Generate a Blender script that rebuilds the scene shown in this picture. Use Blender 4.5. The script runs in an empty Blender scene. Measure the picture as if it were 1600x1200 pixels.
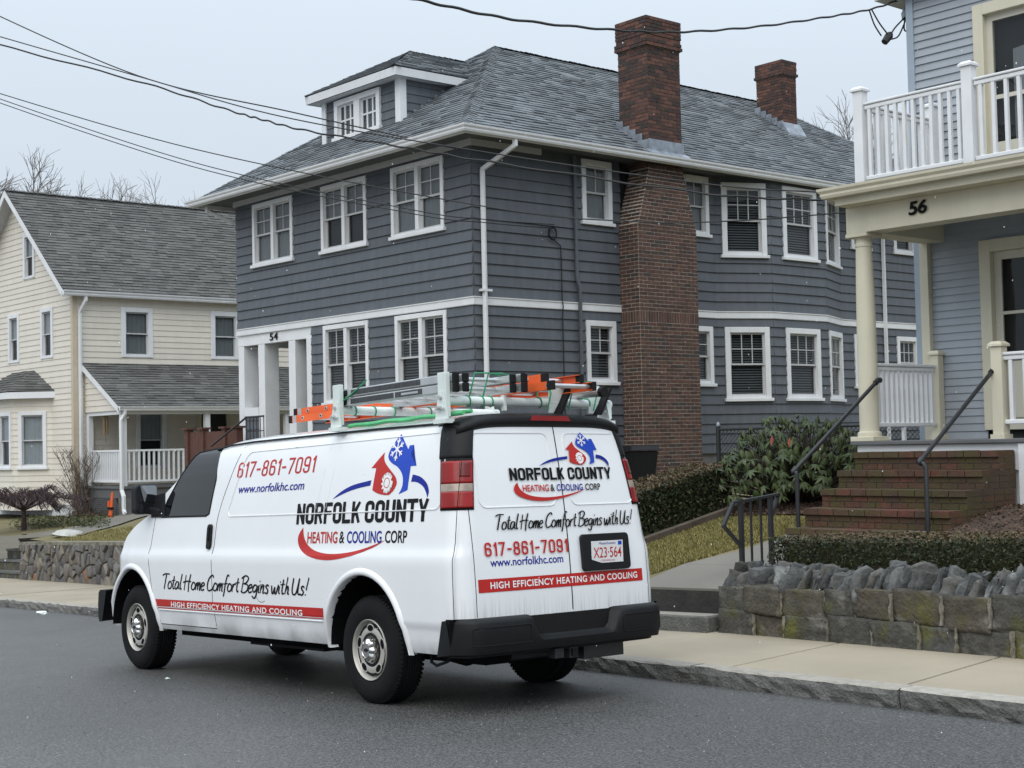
import bpy, bmesh, math, random
from mathutils import Vector, Matrix, noise
rnd = random.Random(11)
scene = bpy.context.scene
# ---------------------------------------------------------------- camera (at the origin, axes along house 54)
FPX = 2297.9
RC = [[0.65288, -0.75611, 0.04521], [0.75713, 0.65319, -0.00962], [-0.02226, 0.04051, 0.99893]]
RC = Matrix(RC)
cam_d = bpy.data.cameras.new('camera'); cam = bpy.data.objects.new('camera', cam_d)
scene.collection.objects.link(cam); scene.camera = cam
cam_d.sensor_width = 36.0; cam_d.lens = FPX / 1600 * 36.0; cam_d.clip_start = 0.1; cam_d.clip_end = 2000
cx_, cy_, cz_ = RC.col[0], RC.col[1], RC.col[2]
m3 = Matrix((cx_, cz_, -cy_)).transposed()
cam.matrix_world = m3.to_4x4()
# ---------------------------------------------------------------- world: overcast winter sky
world = bpy.data.worlds.new('World'); scene.world = world; world.use_nodes = True
nt = world.node_tree; nt.nodes.clear()
def N(nt, t, **k):
    n = nt.nodes.new(t)
    for a, b in k.items(): setattr(n, a, b)
    return n
def math_(nt, op, a, b=None):
    n = N(nt, 'ShaderNodeMath', operation=op)
    for i, x in enumerate((a, b)):
        if x is None: continue
        if isinstance(x, (int, float)): n.inputs[i].default_value = x
        else: nt.links.new(x, n.inputs[i])
    return n.outputs[0]
SUN_EL, SUN_AZ = math.radians(50), math.radians(150)
wo = N(nt, 'ShaderNodeOutputWorld'); bg = N(nt, 'ShaderNodeBackground')
sky = N(nt, 'ShaderNodeTexSky'); sky.sky_type = 'NISHITA'; sky.sun_disc = False
sky.sun_elevation = SUN_EL; sky.sun_rotation = SUN_AZ; sky.dust_density = 4.0
tc = N(nt, 'ShaderNodeTexCoord'); sx = N(nt, 'ShaderNodeSeparateXYZ')
nt.links.new(tc.outputs['Generated'], sx.inputs[0])
el = math_(nt, 'MAXIMUM', sx.outputs[2], 0.0)
grad = math_(nt, 'ADD', math_(nt, 'MULTIPLY', math_(nt, 'POWER', el, 1.6), 0.80), 0.40)      # CIE overcast sky
nz = N(nt, 'ShaderNodeTexNoise'); nz.inputs['Scale'].default_value = 2.2; nz.inputs['Detail'].default_value = 5
nt.links.new(tc.outputs['Generated'], nz.inputs['Vector'])
cl = math_(nt, 'ADD', math_(nt, 'MULTIPLY', nz.outputs[0], 0.16), 0.92)
lum = math_(nt, 'MULTIPLY', grad, cl)
hs = N(nt, 'ShaderNodeVectorMath', operation='SCALE')
hs.inputs[0].default_value = (15.3, 17.3, 19.4); nt.links.new(lum, hs.inputs['Scale'])
mx = N(nt, 'ShaderNodeMixRGB'); mx.inputs[0].default_value = 0.06
nt.links.new(hs.outputs[0], mx.inputs[1]); nt.links.new(sky.outputs[0], mx.inputs[2])
nt.links.new(mx.outputs[0], bg.inputs[0]); bg.inputs[1].default_value = 0.1
nt.links.new(bg.outputs[0], wo.inputs[0])
sd = bpy.data.lights.new('sun', 'SUN'); sd.energy = 1.5; sd.angle = math.radians(60); sd.color = (1, 0.94, 0.85)
so = bpy.data.objects.new('sun', sd); scene.collection.objects.link(so)
sdir = Vector((math.sin(SUN_AZ) * math.cos(SUN_EL), math.cos(SUN_AZ) * math.cos(SUN_EL), math.sin(SUN_EL)))
so.rotation_euler = sdir.to_track_quat('Z', 'Y').to_euler(); so.location = (0, 0, 30)
vs = scene.view_settings; vs.view_transform = 'Standard'; vs.look = 'None'; vs.exposure = 0; vs.gamma = 1
# ---------------------------------------------------------------- pixels of the photograph -> directions
def ray(px): return RC @ Vector(((px[0] - 800) / FPX, 1.0, -(px[1] - 600) / FPX))
def xp(px, x): d = ray(px); return d * (x / d.x)
def yp(px, y): d = ray(px); return d * (y / d.y)
# street frame (the road falls to the left and towards the kerb): u forward along the van, v across, z up
SM = Matrix(((0.99861, 0.03381, -0.04037), (-0.03307, 0.99928, 0.01867), (0.04098, -0.01731, 0.99901)))
SO = Vector((-9.0707, 5.9116, -1.3845))
def SW(u, v, z=0.0): return SM @ (SO + Vector((-u, v, z)))
STREET = (Matrix.Translation(SM @ SO) @ SM.to_4x4())        # local x = -u, y = v
SINV = STREET.inverted()
# ---------------------------------------------------------------- helpers
WM = {}
def link(o, parent=None, local=False):
    scene.collection.objects.link(o)
    if parent is not None:
        o.parent = parent
        if not local: o.matrix_parent_inverse = WM[parent].inverted(); WM[o] = o.matrix_basis.copy()
        else: WM[o] = WM[parent] @ o.matrix_basis
    else: WM[o] = o.matrix_basis.copy()
    return o
def tag(o, label, cat, group=None, kind=None):
    if label: o['label'] = label
    if cat: o['category'] = cat
    if group: o['group'] = group
    if kind: o['kind'] = kind
    return o
def thing(name, loc, label, cat, group=None, mw=None):
    o = bpy.data.objects.new(name, None); o.empty_display_size = 0.2
    if mw is None: o.location = loc
    else: o.matrix_basis = mw
    link(o); return tag(o, label, cat, group)
def V(*a): return Vector(a)
class MB:
    def __init__(s): s.v = []; s.f = []; s.sm = []
    def add(s, vs, fs):
        b = len(s.v); s.v += [tuple(x) for x in vs]; s.f += [tuple(i + b for i in q) for q in fs]; return s
    def hexa(s, p): # 8 pts: bottom 0-3 ccw, top 4-7
        return s.add(p, [(3, 2, 1, 0), (4, 5, 6, 7), (0, 1, 5, 4), (1, 2, 6, 5), (2, 3, 7, 6), (3, 0, 4, 7)])
    def box(s, x0, x1, y0, y1, z0, z1):
        return s.hexa([(x0, y0, z0), (x1, y0, z0), (x1, y1, z0), (x0, y1, z0), (x0, y0, z1), (x1, y0, z1), (x1, y1, z1), (x0, y1, z1)])
    def beam(s, a, b, w, h, up=(0, 0, 1)):
        a, b = Vector(a), Vector(b); d = (b - a).normalized(); r = d.cross(Vector(up))
        if r.length < 1e-4: r = d.cross(Vector((0, 1, 0)))
        r.normalize(); u = r.cross(d); r = r * (w / 2); u = u * (h / 2)
        return s.hexa([a - r - u, a + r - u, b + r - u, b - r - u, a - r + u, a + r + u, b + r + u, b - r + u])
    def tube(s, pts, r, n=8, cap=True):
        pts = [Vector(p) for p in pts]; rr = r if isinstance(r, (list, tuple)) else [r] * len(pts)
        b = len(s.v); prev = None
        for i, p in enumerate(pts):
            d = (pts[min(i + 1, len(pts) - 1)] - pts[max(i - 1, 0)]).normalized()
            if prev is None:
                a = d.cross(Vector((0, 0, 1)))
                if a.length < 0.05: a = d.cross(Vector((0, 1, 0)))
            else: a = prev - d * prev.dot(d)
            a.normalize(); prev = a; c = d.cross(a)
            for k in range(n):
                t = 2 * math.pi * k / n; q = p + (a * math.cos(t) + c * math.sin(t)) * rr[i]; s.v.append(tuple(q))
        for i in range(len(pts) - 1):
            for k in range(n):
                k2 = (k + 1) % n; s.f.append((b + i * n + k, b + i * n + k2, b + (i + 1) * n + k2, b + (i + 1) * n + k))
        if cap and n > 2:
            s.f.append(tuple(b + k for k in reversed(range(n)))); e = b + (len(pts) - 1) * n; s.f.append(tuple(e + k for k in range(n)))
        return s
    def lathe(s, prof, c, ax, n=24, ref=(0, 0, 1)): # prof: (r, along axis)
        c, ax = Vector(c), Vector(ax).normalized(); a = ax.cross(Vector(ref))
        if a.length < 0.05: a = ax.cross(Vector((1, 0, 0)))
        a.normalize(); d = ax.cross(a); b = len(s.v); m = len(prof)
        for k in range(n):
            t = 2 * math.pi * k / n; e = a * math.cos(t) + d * math.sin(t)
            for r, h in prof: s.v.append(tuple(c + e * r + ax * h))
        for k in range(n):
            k2 = (k + 1) % n
            for j in range(m - 1): s.f.append((b + k * m + j, b + k2 * m + j, b + k2 * m + j + 1, b + k * m + j + 1))
        return s
    def prism(s, pts, ext):
        ext = Vector(ext); n = len(pts); p = [Vector(q) for q in pts]
        return s.add(p + [q + ext for q in p], [tuple(reversed(range(n))), tuple(range(n, 2 * n))] + [(i, (i + 1) % n, n + (i + 1) % n, n + i) for i in range(n)])
    def mesh(s, name, mat=None, smooth=False, ang=40, recalc=True):
        me = bpy.data.meshes.new(name); me.from_pydata(s.v, [], s.f); 
        if recalc or smooth:
            bm = bmesh.new(); bm.from_mesh(me)
            if recalc: bmesh.ops.recalc_face_normals(bm, faces=bm.faces)
            if smooth:
                for f in bm.faces: f.smooth = True
                for e in bm.edges:
                    if len(e.link_faces) == 2 and e.calc_face_angle(0) > math.radians(ang): e.smooth = False
            bm.to_mesh(me); bm.free()
        if mat: me.materials.append(mat)
        return me
    def build(s, name, mat, parent=None, smooth=False, bevel=0, local=False, ang=40, recalc=True):
        o = bpy.data.objects.new(name, s.mesh(name, mat, smooth, ang, recalc)); link(o, parent, local)
        if bevel:
            md = o.modifiers.new('bevel', 'BEVEL'); md.width = bevel; md.segments = 2; md.limit_method = 'ANGLE'; md.angle_limit = math.radians(35)
        return o
def inst(name, me, parent, mw, local=False):
    o = bpy.data.objects.new(name, me); o.matrix_basis = mw
    return link(o, parent, local)
def struct(o): o['kind'] = 'structure'; return o
def stuff(o): o['kind'] = 'stuff'; return o
# ---------------------------------------------------------------- materials
def mat(name, col, rough=0.6, var=0.12, scale=6.0, bump=0.0, bscale=None, metal=0, coat=0, col2=None, rndv=0.0, spec=0.5, stretch=None, detail=6, fine=0.0, streak=0.0):
    m = bpy.data.materials.new(name); m.use_nodes = True; t = m.node_tree; b = t.nodes['Principled BSDF']
    b.inputs['Roughness'].default_value = rough; b.inputs['Metallic'].default_value = metal
    b.inputs['Coat Weight'].default_value = coat; b.inputs['Specular IOR Level'].default_value = spec
    co = N(t, 'ShaderNodeTexCoord'); src = co.outputs['Object']
    if stretch:
        mp = N(t, 'ShaderNodeMapping'); mp.inputs['Scale'].default_value = stretch; t.links.new(src, mp.inputs[0]); src = mp.outputs[0]
    nz = N(t, 'ShaderNodeTexNoise'); nz.inputs['Scale'].default_value = scale; nz.inputs['Detail'].default_value = detail; t.links.new(src, nz.inputs['Vector'])
    c2 = col2 or tuple(c * (1 - var) for c in col); c1 = col if col2 else tuple(min(1, c * (1 + var)) for c in col)
    rp = N(t, 'ShaderNodeValToRGB'); rp.color_ramp.elements[0].position = 0.3; rp.color_ramp.elements[1].position = 0.7
    rp.color_ramp.elements[0].color = (*c2, 1); rp.color_ramp.elements[1].color = (*c1, 1)
    t.links.new(nz.outputs[0], rp.inputs[0]); out = rp.outputs[0]
    if rndv or fine or streak:
        val = None
        if rndv:
            oi = N(t, 'ShaderNodeObjectInfo'); ge = N(t, 'ShaderNodeNewGeometry')
            r = math_(t, 'FRACT', math_(t, 'ADD', oi.outputs['Random'], ge.outputs['Random Per Island']))
            val = math_(t, 'ADD', math_(t, 'MULTIPLY', r, 2 * rndv), 1 - rndv)
        if fine:
            n2 = N(t, 'ShaderNodeTexNoise'); n2.inputs['Scale'].default_value = 160; n2.inputs['Detail'].default_value = 3; t.links.new(co.outputs['Object'], n2.inputs['Vector'])
            v2 = math_(t, 'ADD', math_(t, 'MULTIPLY', n2.outputs[0], 2 * fine), 1 - fine); val = v2 if val is None else math_(t, 'MULTIPLY', val, v2)
        if streak:
            mp = N(t, 'ShaderNodeMapping'); mp.inputs['Scale'].default_value = (9, 9, 0.7); t.links.new(co.outputs['Object'], mp.inputs[0])
            n2 = N(t, 'ShaderNodeTexNoise'); n2.inputs['Scale'].default_value = 1.2; n2.inputs['Detail'].default_value = 4; t.links.new(mp.outputs[0], n2.inputs['Vector'])
            v2 = math_(t, 'ADD', math_(t, 'MULTIPLY', n2.outputs[0], 2 * streak), 1 - streak); val = v2 if val is None else math_(t, 'MULTIPLY', val, v2)
        sc = N(t, 'ShaderNodeVectorMath', operation='SCALE'); t.links.new(out, sc.inputs[0]); t.links.new(val, sc.inputs['Scale']); out = sc.outputs[0]
    t.links.new(out, b.inputs['Base Color'])
    if bump:
        bn = N(t, 'ShaderNodeTexNoise'); bn.inputs['Scale'].default_value = bscale or scale * 4; bn.inputs['Detail'].default_value = 5; t.links.new(src, bn.inputs['Vector'])
        bp = N(t, 'ShaderNodeBump'); bp.inputs['Strength'].default_value = bump; bp.inputs['Distance'].default_value = 0.02
        t.links.new(bn.outputs[0], bp.inputs['Height']); t.links.new(bp.outputs[0], b.inputs['Normal'])
    return m
def ramp_mat(name, cols, rough=0.85, bump=0.4, bscale=30, patch=None, patchpos=(0.55, 0.68), nvar=0.25):
    """per piece colour out of a list; optional stain patches that run across the pieces"""
    m = bpy.data.materials.new(name); m.use_nodes = True; t = m.node_tree; b = t.nodes['Principled BSDF']
    b.inputs['Roughness'].default_value = rough; b.inputs['Specular IOR Level'].default_value = 0.3
    oi = N(t, 'ShaderNodeObjectInfo'); ge = N(t, 'ShaderNodeNewGeometry')
    r = math_(t, 'FRACT', math_(t, 'ADD', oi.outputs['Random'], ge.outputs['Random Per Island']))
    rp = N(t, 'ShaderNodeValToRGB'); rp.color_ramp.interpolation = 'CONSTANT'; e = rp.color_ramp.elements
    while len(e) < len(cols): e.new(0.5)
    for i, c in enumerate(cols): e[i].position = i / len(cols); e[i].color = (*c, 1)
    t.links.new(r, rp.inputs[0])
    nz = N(t, 'ShaderNodeTexNoise'); nz.inputs['Scale'].default_value = 14; nz.inputs['Detail'].default_value = 7; t.links.new(ge.outputs['Position'], nz.inputs['Vector'])
    sc = N(t, 'ShaderNodeVectorMath', operation='SCALE'); t.links.new(rp.outputs[0], sc.inputs[0])
    t.links.new(math_(t, 'ADD', math_(t, 'MULTIPLY', nz.outputs[0], 4 * nvar), 1 - 2 * nvar), sc.inputs['Scale']); out = sc.outputs[0]
    for k, pc in enumerate(patch or []):
        n2 = N(t, 'ShaderNodeTexNoise'); n2.inputs['Scale'].default_value = 2.3 + 1.7 * k; n2.inputs['Detail'].default_value = 6; n2.noise_dimensions = '4D'; n2.inputs['W'].default_value = 3.1 * k
        t.links.new(ge.outputs['Position'], n2.inputs['Vector'])
        mr = N(t, 'ShaderNodeMapRange'); mr.inputs['From Min'].default_value = patchpos[0]; mr.inputs['From Max'].default_value = patchpos[1]; mr.inputs['To Max'].default_value = 0.8; t.links.new(n2.outputs[0], mr.inputs[0])
        mx = N(t, 'ShaderNodeMixRGB'); t.links.new(mr.outputs[0], mx.inputs[0]); t.links.new(out, mx.inputs[1]); mx.inputs[2].default_value = (*pc, 1); out = mx.outputs[0]
    t.links.new(out, b.inputs['Base Color'])
    bn = N(t, 'ShaderNodeTexNoise'); bn.inputs['Scale'].default_value = bscale; bn.inputs['Detail'].default_value = 6; t.links.new(ge.outputs['Position'], bn.inputs['Vector'])
    bp = N(t, 'ShaderNodeBump'); bp.inputs['Strength'].default_value = bump; bp.inputs['Distance'].default_value = 0.02
    t.links.new(bn.outputs[0], bp.inputs['Height']); t.links.new(bp.outputs[0], b.inputs['Normal'])
    return m
def glass_mat(name, tint=(0.45, 0.5, 0.5), ior=1.5, boost=1.0):
    m = bpy.data.materials.new(name); m.use_nodes = True; t = m.node_tree; t.nodes.clear()
    o = N(t, 'ShaderNodeOutputMaterial'); tr = N(t, 'ShaderNodeBsdfTransparent'); tr.inputs[0].default_value = (*tint, 1)
    gl = N(t, 'ShaderNodeBsdfGlossy'); gl.inputs['Roughness'].default_value = 0.02; ge = N(t, 'ShaderNodeNewGeometry'); dp = N(t, 'ShaderNodeVectorMath', operation='DOT_PRODUCT')
    t.links.new(ge.outputs['Normal'], dp.inputs[0]); t.links.new(ge.outputs['Incoming'], dp.inputs[1])
    fz_ = math_(t, 'SUBTRACT', 1.0, math_(t, 'ABSOLUTE', dp.outputs['Value'])); f0 = ((ior - 1) / (ior + 1)) ** 2
    fr_ = math_(t, 'ADD', math_(t, 'MULTIPLY', math_(t, 'POWER', fz_, 5.0), 1 - f0), f0)
    co = N(t, 'ShaderNodeTexCoord'); nz = N(t, 'ShaderNodeTexNoise'); nz.inputs['Scale'].default_value = 1.4; t.links.new(co.outputs['Object'], nz.inputs['Vector'])
    bp = N(t, 'ShaderNodeBump'); bp.inputs['Strength'].default_value = 0.08; bp.inputs['Distance'].default_value = 0.05; t.links.new(nz.outputs[0], bp.inputs['Height']); t.links.new(bp.outputs[0], gl.inputs['Normal'])
    mx = N(t, 'ShaderNodeMixShader'); t.links.new(math_(t, 'MULTIPLY', fr_, boost), mx.inputs[0]); t.links.new(tr.outputs[0], mx.inputs[1]); t.links.new(gl.outputs[0], mx.inputs[2]); t.links.new(mx.outputs[0], o.inputs[0])
    return m
MT = {}
MT['white'] = mat('white_paint', (0.74, 0.75, 0.76), 0.45, 0.05, 3, bump=0.05, bscale=40, streak=0.05)
MT['sash'] = mat('grey_white_sash', (0.5, 0.5, 0.5), 0.5, 0.06)
MT['cream'] = mat('cream_paint', (0.62, 0.58, 0.45), 0.5, 0.05, 2, streak=0.06)
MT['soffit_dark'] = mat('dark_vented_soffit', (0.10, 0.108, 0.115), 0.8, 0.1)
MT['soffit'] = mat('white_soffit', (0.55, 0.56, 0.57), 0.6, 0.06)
MT['side54'] = mat('slate_blue_shingle', (0.096, 0.107, 0.122), 0.62, 0.10, 2.2, bump=0.12, bscale=30, rndv=0.07, stretch=(4, 4, 1), streak=0.12)
MT['side56'] = mat('light_blue_grey_siding', (0.33, 0.36, 0.395), 0.55, 0.05, 3, rndv=0.03, streak=0.05)
MT['sideY'] = mat('cream_vinyl_siding', (0.69, 0.64, 0.555), 0.5, 0.04, 2, rndv=0.03, streak=0.06)
MT['dark_room'] = mat('unlit_interior', (0.03, 0.032, 0.034), 0.9, 0.3, 1.5)  # near-black colour stands in for the gloom of unlit rooms
MT['blind'] = mat('window_blind', (0.16, 0.165, 0.17), 0.7, 0.1)
MT['shade'] = mat('window_shade', (0.32, 0.33, 0.34), 0.8, 0.12, 3, stretch=(14, 14, 1))
MT['shade_light'] = mat('pale_window_shade', (0.6, 0.62, 0.64), 0.8, 0.08, 3, stretch=(14, 14, 1))
MT['glass'] = glass_mat('window_glass', (0.62, 0.65, 0.66))
MT['gutter'] = mat('white_aluminium', (0.72, 0.73, 0.74), 0.35, 0.04, 3, streak=0.08)
MT['roof54'] = mat('charcoal_shingles', (0.142, 0.157, 0.168), 0.9, 0.08, 1.2, rndv=0.22, fine=0.3)
MT['roofY'] = mat('weathered_brown_grey_shingles', (0.100, 0.099, 0.094), 0.9, 0.10, 1.2, rndv=0.26, fine=0.3)
MT['flash'] = mat('lead_flashing', (0.27, 0.30, 0.34), 0.45, 0.3, 7, metal=0.4)
BR = [(0.115, 0.062, 0.05), (0.10, 0.056, 0.046), (0.08, 0.05, 0.042), (0.125, 0.066, 0.052), (0.062, 0.05, 0.047), (0.11, 0.066, 0.052), (0.072, 0.044, 0.038), (0.092, 0.052, 0.042)]
MT['brick'] = ramp_mat('chimney_brick', BR, 0.9, 0.35, 60)
MT['brick_old'] = ramp_mat('sooty_chimney_brick', [(0.12, 0.06, 0.048), (0.075, 0.045, 0.04), (0.055, 0.042, 0.038), (0.14, 0.07, 0.052), (0.09, 0.05, 0.04)], 0.9, 0.4, 60, patch=[(0.045, 0.036, 0.034)])
MT['mortar'] = mat('pale_mortar', (0.46, 0.40, 0.33), 0.95, 0.2, 12, bump=0.3)
MT['mortar_dark'] = mat('dark_mortar', (0.13, 0.11, 0.095), 0.95, 0.25, 12, bump=0.3)
MT['brick_step'] = ramp_mat('mossy_step_brick', [(0.105, 0.05, 0.035), (0.085, 0.048, 0.034), (0.08, 0.05, 0.034), (0.12, 0.05, 0.036)], 0.9, 0.4, 50, patch=[(0.066, 0.05, 0.035), (0.075, 0.066, 0.026)], patchpos=(0.43, 0.6))
MT['iron'] = mat('black_iron', (0.016, 0.017, 0.02), 0.45, 0.2, 8, bump=0.1)
MT['rubber'] = mat('rubber', (0.009, 0.009, 0.01), 0.75, 0.15, 9, bump=0.1, bscale=60, spec=0.25)
MT['trim'] = mat('black_plastic_trim', (0.008, 0.0085, 0.0095), 0.5, 0.12, 14, bump=0.15, bscale=200, spec=0.25)
MT['seam'] = mat('dark_seam', (0.006, 0.006, 0.007), 0.9, 0.1, spec=0.1)
MT['letter'] = mat('black_lettering', (0.006, 0.006, 0.007), 0.5, 0.05, spec=0.15)
# ---------------------------------------------------------------- generic builders
def sweep(path, prof, closed=False):
    """path: 3D points (horizontal run); prof: list of (out, up); out = right-hand side of travel"""
    mb = MB(); P = [Vector(p) for p in path]; n = len(prof)
    for i, p in enumerate(P):
        d0 = (P[i] - P[i - 1]) if i > 0 else (P[1] - P[0]); d1 = (P[i + 1] - P[i]) if i < len(P) - 1 else (P[-1] - P[-2])
        d0 = Vector((d0.x, d0.y, 0)).normalized(); d1 = Vector((d1.x, d1.y, 0)).normalized()
        n0 = Vector((d0.y, -d0.x, 0)); n1 = Vector((d1.y, -d1.x, 0)); b = (n0 + n1).normalized(); k = 1 / max(0.3, b.dot(n0))
        mb.v += [tuple(p + b * (o * k) + Vector((0, 0, z))) for o, z in prof]
    for i in range(len(P) - 1):
        for j in range(n):
            j2 = (j + 1) % n; mb.f.append((i * n + j, i * n + j2, (i + 1) * n + j2, (i + 1) * n + j))
    mb.f.append(tuple(reversed(range(n)))); mb.f.append(tuple((len(P) - 1) * n + j for j in range(n)))
    return mb
GUT = [(0, 0), (0.085, 0), (0.1, 0.03), (0.1, 0.055), (0.125, 0.085), (0.13, 0.115), (0.118, 0.115), (0.11, 0.09), (0.01, 0.09), (0.0, 0.115)]
class Face:
    """a vertical wall face: plan origin O, unit direction t, outward normal n"""
    def __init__(s, p0, p1, flip=False):
        s.O = Vector(p0); d = Vector(p1) - s.O; s.L = d.length; s.t = d.normalized(); s.n = Vector((s.t.y, -s.t.x))
        if flip: s.n = -s.n
    def P(s, a, out, z): q = s.O + s.t * a + s.n * out; return Vector((q.x, q.y, z))
    def box(s, mb, a0, a1, o0, o1, z0, z1):
        return mb.hexa([s.P(a0, o0, z0), s.P(a1, o0, z0), s.P(a1, o1, z0), s.P(a0, o1, z0), s.P(a0, o0, z1), s.P(a1, o0, z1), s.P(a1, o1, z1), s.P(a0, o1, z1)])
def siding(face, z0, z1, pitch, m, parent, holes=(), thick=0.02, name='clapboard', a0=0.0, a1=None, clip=None, edge=0.003):
    a1 = face.L if a1 is None else a1; k = 0; z = z0
    while z < z1 - 0.02:
        zt = min(z1, z + pitch); lo, hi = a0, a1
        if clip: 
            c = clip((z + zt) / 2)
            if c is None: z += pitch; continue
            lo, hi = c
        cuts = sorted({lo, hi} | {min(max(h[i], lo), hi) for h in holes for i in (0, 1) if h[2] < zt and h[3] > z})
        for s0, s1 in zip(cuts, cuts[1:]):
            if s1 - s0 < 0.01: continue
            segs = [(z, zt)]
            for h in holes:
                if h[0] <= s0 + 1e-4 and h[1] >= s1 - 1e-4:
                    ns = []
                    for b, t in segs:
                        if h[3] <= b or h[2] >= t: ns.append((b, t)); continue
                        if h[2] - b > 0.015: ns.append((b, h[2]))
                        if t - h[3] > 0.015: ns.append((h[3], t))
                    segs = ns
            for b, t in segs:
                f = thick * (1 - (b - z) / pitch * 0.85); g = thick * (1 - (t - z) / pitch * 0.85)
                mb = MB(); mb.add([face.P(s0, -0.01, b), face.P(s1, -0.01, b), face.P(s1, f, b), face.P(s0, f, b), face.P(s0, -0.01, t), face.P(s1, -0.01, t), face.P(s1, g, t), face.P(s0, g, t)],
                       [(0, 1, 2, 3), (3, 2, 6, 7), (4, 7, 6, 5), (0, 3, 7, 4), (1, 5, 6, 2)])
                mb.build(name, m, parent, recalc=False)
        z += pitch
def window(face, a0, a1, z0, z1, parent, pair=False, cols=2, rows=2, lower=False, shade='blind', cas=0.10, sill=True, mun=True, cm=None, off=0.0, head=0.0, lab=None):
    cm = cm or MT['white']; B = face.box; mb = MB(); d0, d1 = -0.10, 0.045 + off
    B(mb, a0, a0 + cas, d0, d1, z0, z1); B(mb, a1 - cas, a1, d0, d1, z0, z1); B(mb, a0 + cas, a1 - cas, d0, d1 + 0.006, z1 - cas, z1)
    if head: B(mb, a0 - 0.02, a1 + 0.02, d0, d1 + 0.03, z1, z1 + head)
    B(mb, a0 + cas, a1 - cas, d0, d1 - 0.01, z0, z0 + cas * 0.5)
    bays = [(a0 + cas, a1 - cas)]
    if pair:
        m_ = (a0 + a1) / 2; B(mb, m_ - 0.05, m_ + 0.05, d0, d1 - 0.003, z0 + cas * 0.5, z1 - cas); bays = [(a0 + cas, m_ - 0.05), (m_ + 0.05, a1 - cas)]
    w = mb.build('window', cm, parent, bevel=0.006)
    if lab: w['label'] = lab
    if sill: B(MB(), a0 - 0.04, a1 + 0.04, -0.05, d1 + 0.035, z0 - 0.06, z0).build('sill', cm, w, bevel=0.006)
    zb, zt = z0 + cas * 0.5, z1 - cas; zm = (zb + zt) / 2
    for b0, b1 in bays:
        for (p, q, oo, up) in ((zm - 0.02, zt, 0.0, True), (zb, zm + 0.02, -0.035, False)):
            s = MB(); r = 0.035; o0, o1 = oo - 0.03, oo
            B(s, b0, b0 + r, o0, o1, p, q); B(s, b1 - r, b1, o0, o1, p, q); B(s, b0 + r, b1 - r, o0, o1 - 0.002, q - r, q); B(s, b0 + r, b1 - r, o0, o1 - 0.002, p, p + r)
            sh = s.build('upper_sash' if up else 'lower_sash', MT['sash'], w)
            if mun and (up or lower) and cols * rows > 1:
                g = MB(); e = 0.009
                for i in range(1, cols): c_ = b0 + r + (b1 - b0 - 2 * r) * i / cols; B(g, c_ - e, c_ + e, oo - 0.022, oo - 0.004, p + r, q - r)
                for i in range(1, rows): c_ = p + r + (q - p - 2 * r) * i / rows; B(g, b0 + r, b1 - r, oo - 0.021, oo - 0.005, c_ - e, c_ + e)
                g.build('muntin', MT['sash'], w)
            pn = MB(); pn.add([face.P(b0 + r, oo - 0.016, p + r), face.P(b1 - r, oo - 0.016, p + r), face.P(b1 - r, oo - 0.016, q - r), face.P(b0 + r, oo - 0.016, q - r)], [(0, 1, 2, 3)])
            pn.build('pane', MT['glass'], w, recalc=False)
        if shade == 'blind':
            g = MB(); k = zb
            while k < zt - 0.02:
                g.add([face.P(b0 + 0.01, -0.075, k), face.P(b1 - 0.01, -0.075, k), face.P(b1 - 0.01, -0.09, k + 0.03), face.P(b0 + 0.01, -0.09, k + 0.03)], [(0, 1, 2, 3)]); k += 0.05
            g.build('blind', MT['blind'], w, recalc=False)
        elif shade:
            g = MB(); zs = zb if shade in ('shade', 'shade_light') else zm
            nn = 10
            for i in range(nn):
                c0 = b0 + (b1 - b0) * i / nn; c1 = b0 + (b1 - b0) * (i + 1) / nn; oa, ob = (-0.072, -0.086) if i % 2 else (-0.086, -0.072)
                g.add([face.P(c0, oa, zs), face.P(c1, ob, zs), face.P(c1, ob, zt), face.P(c0, oa, zt)], [(0, 1, 2, 3)])
            g.build('shade', MT['shade_light' if 'light' in shade else 'shade'], w, recalc=False)
    return w, (a0 + 0.03, a1 - 0.03, z0 + 0.0, z1 - 0.02)
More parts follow.
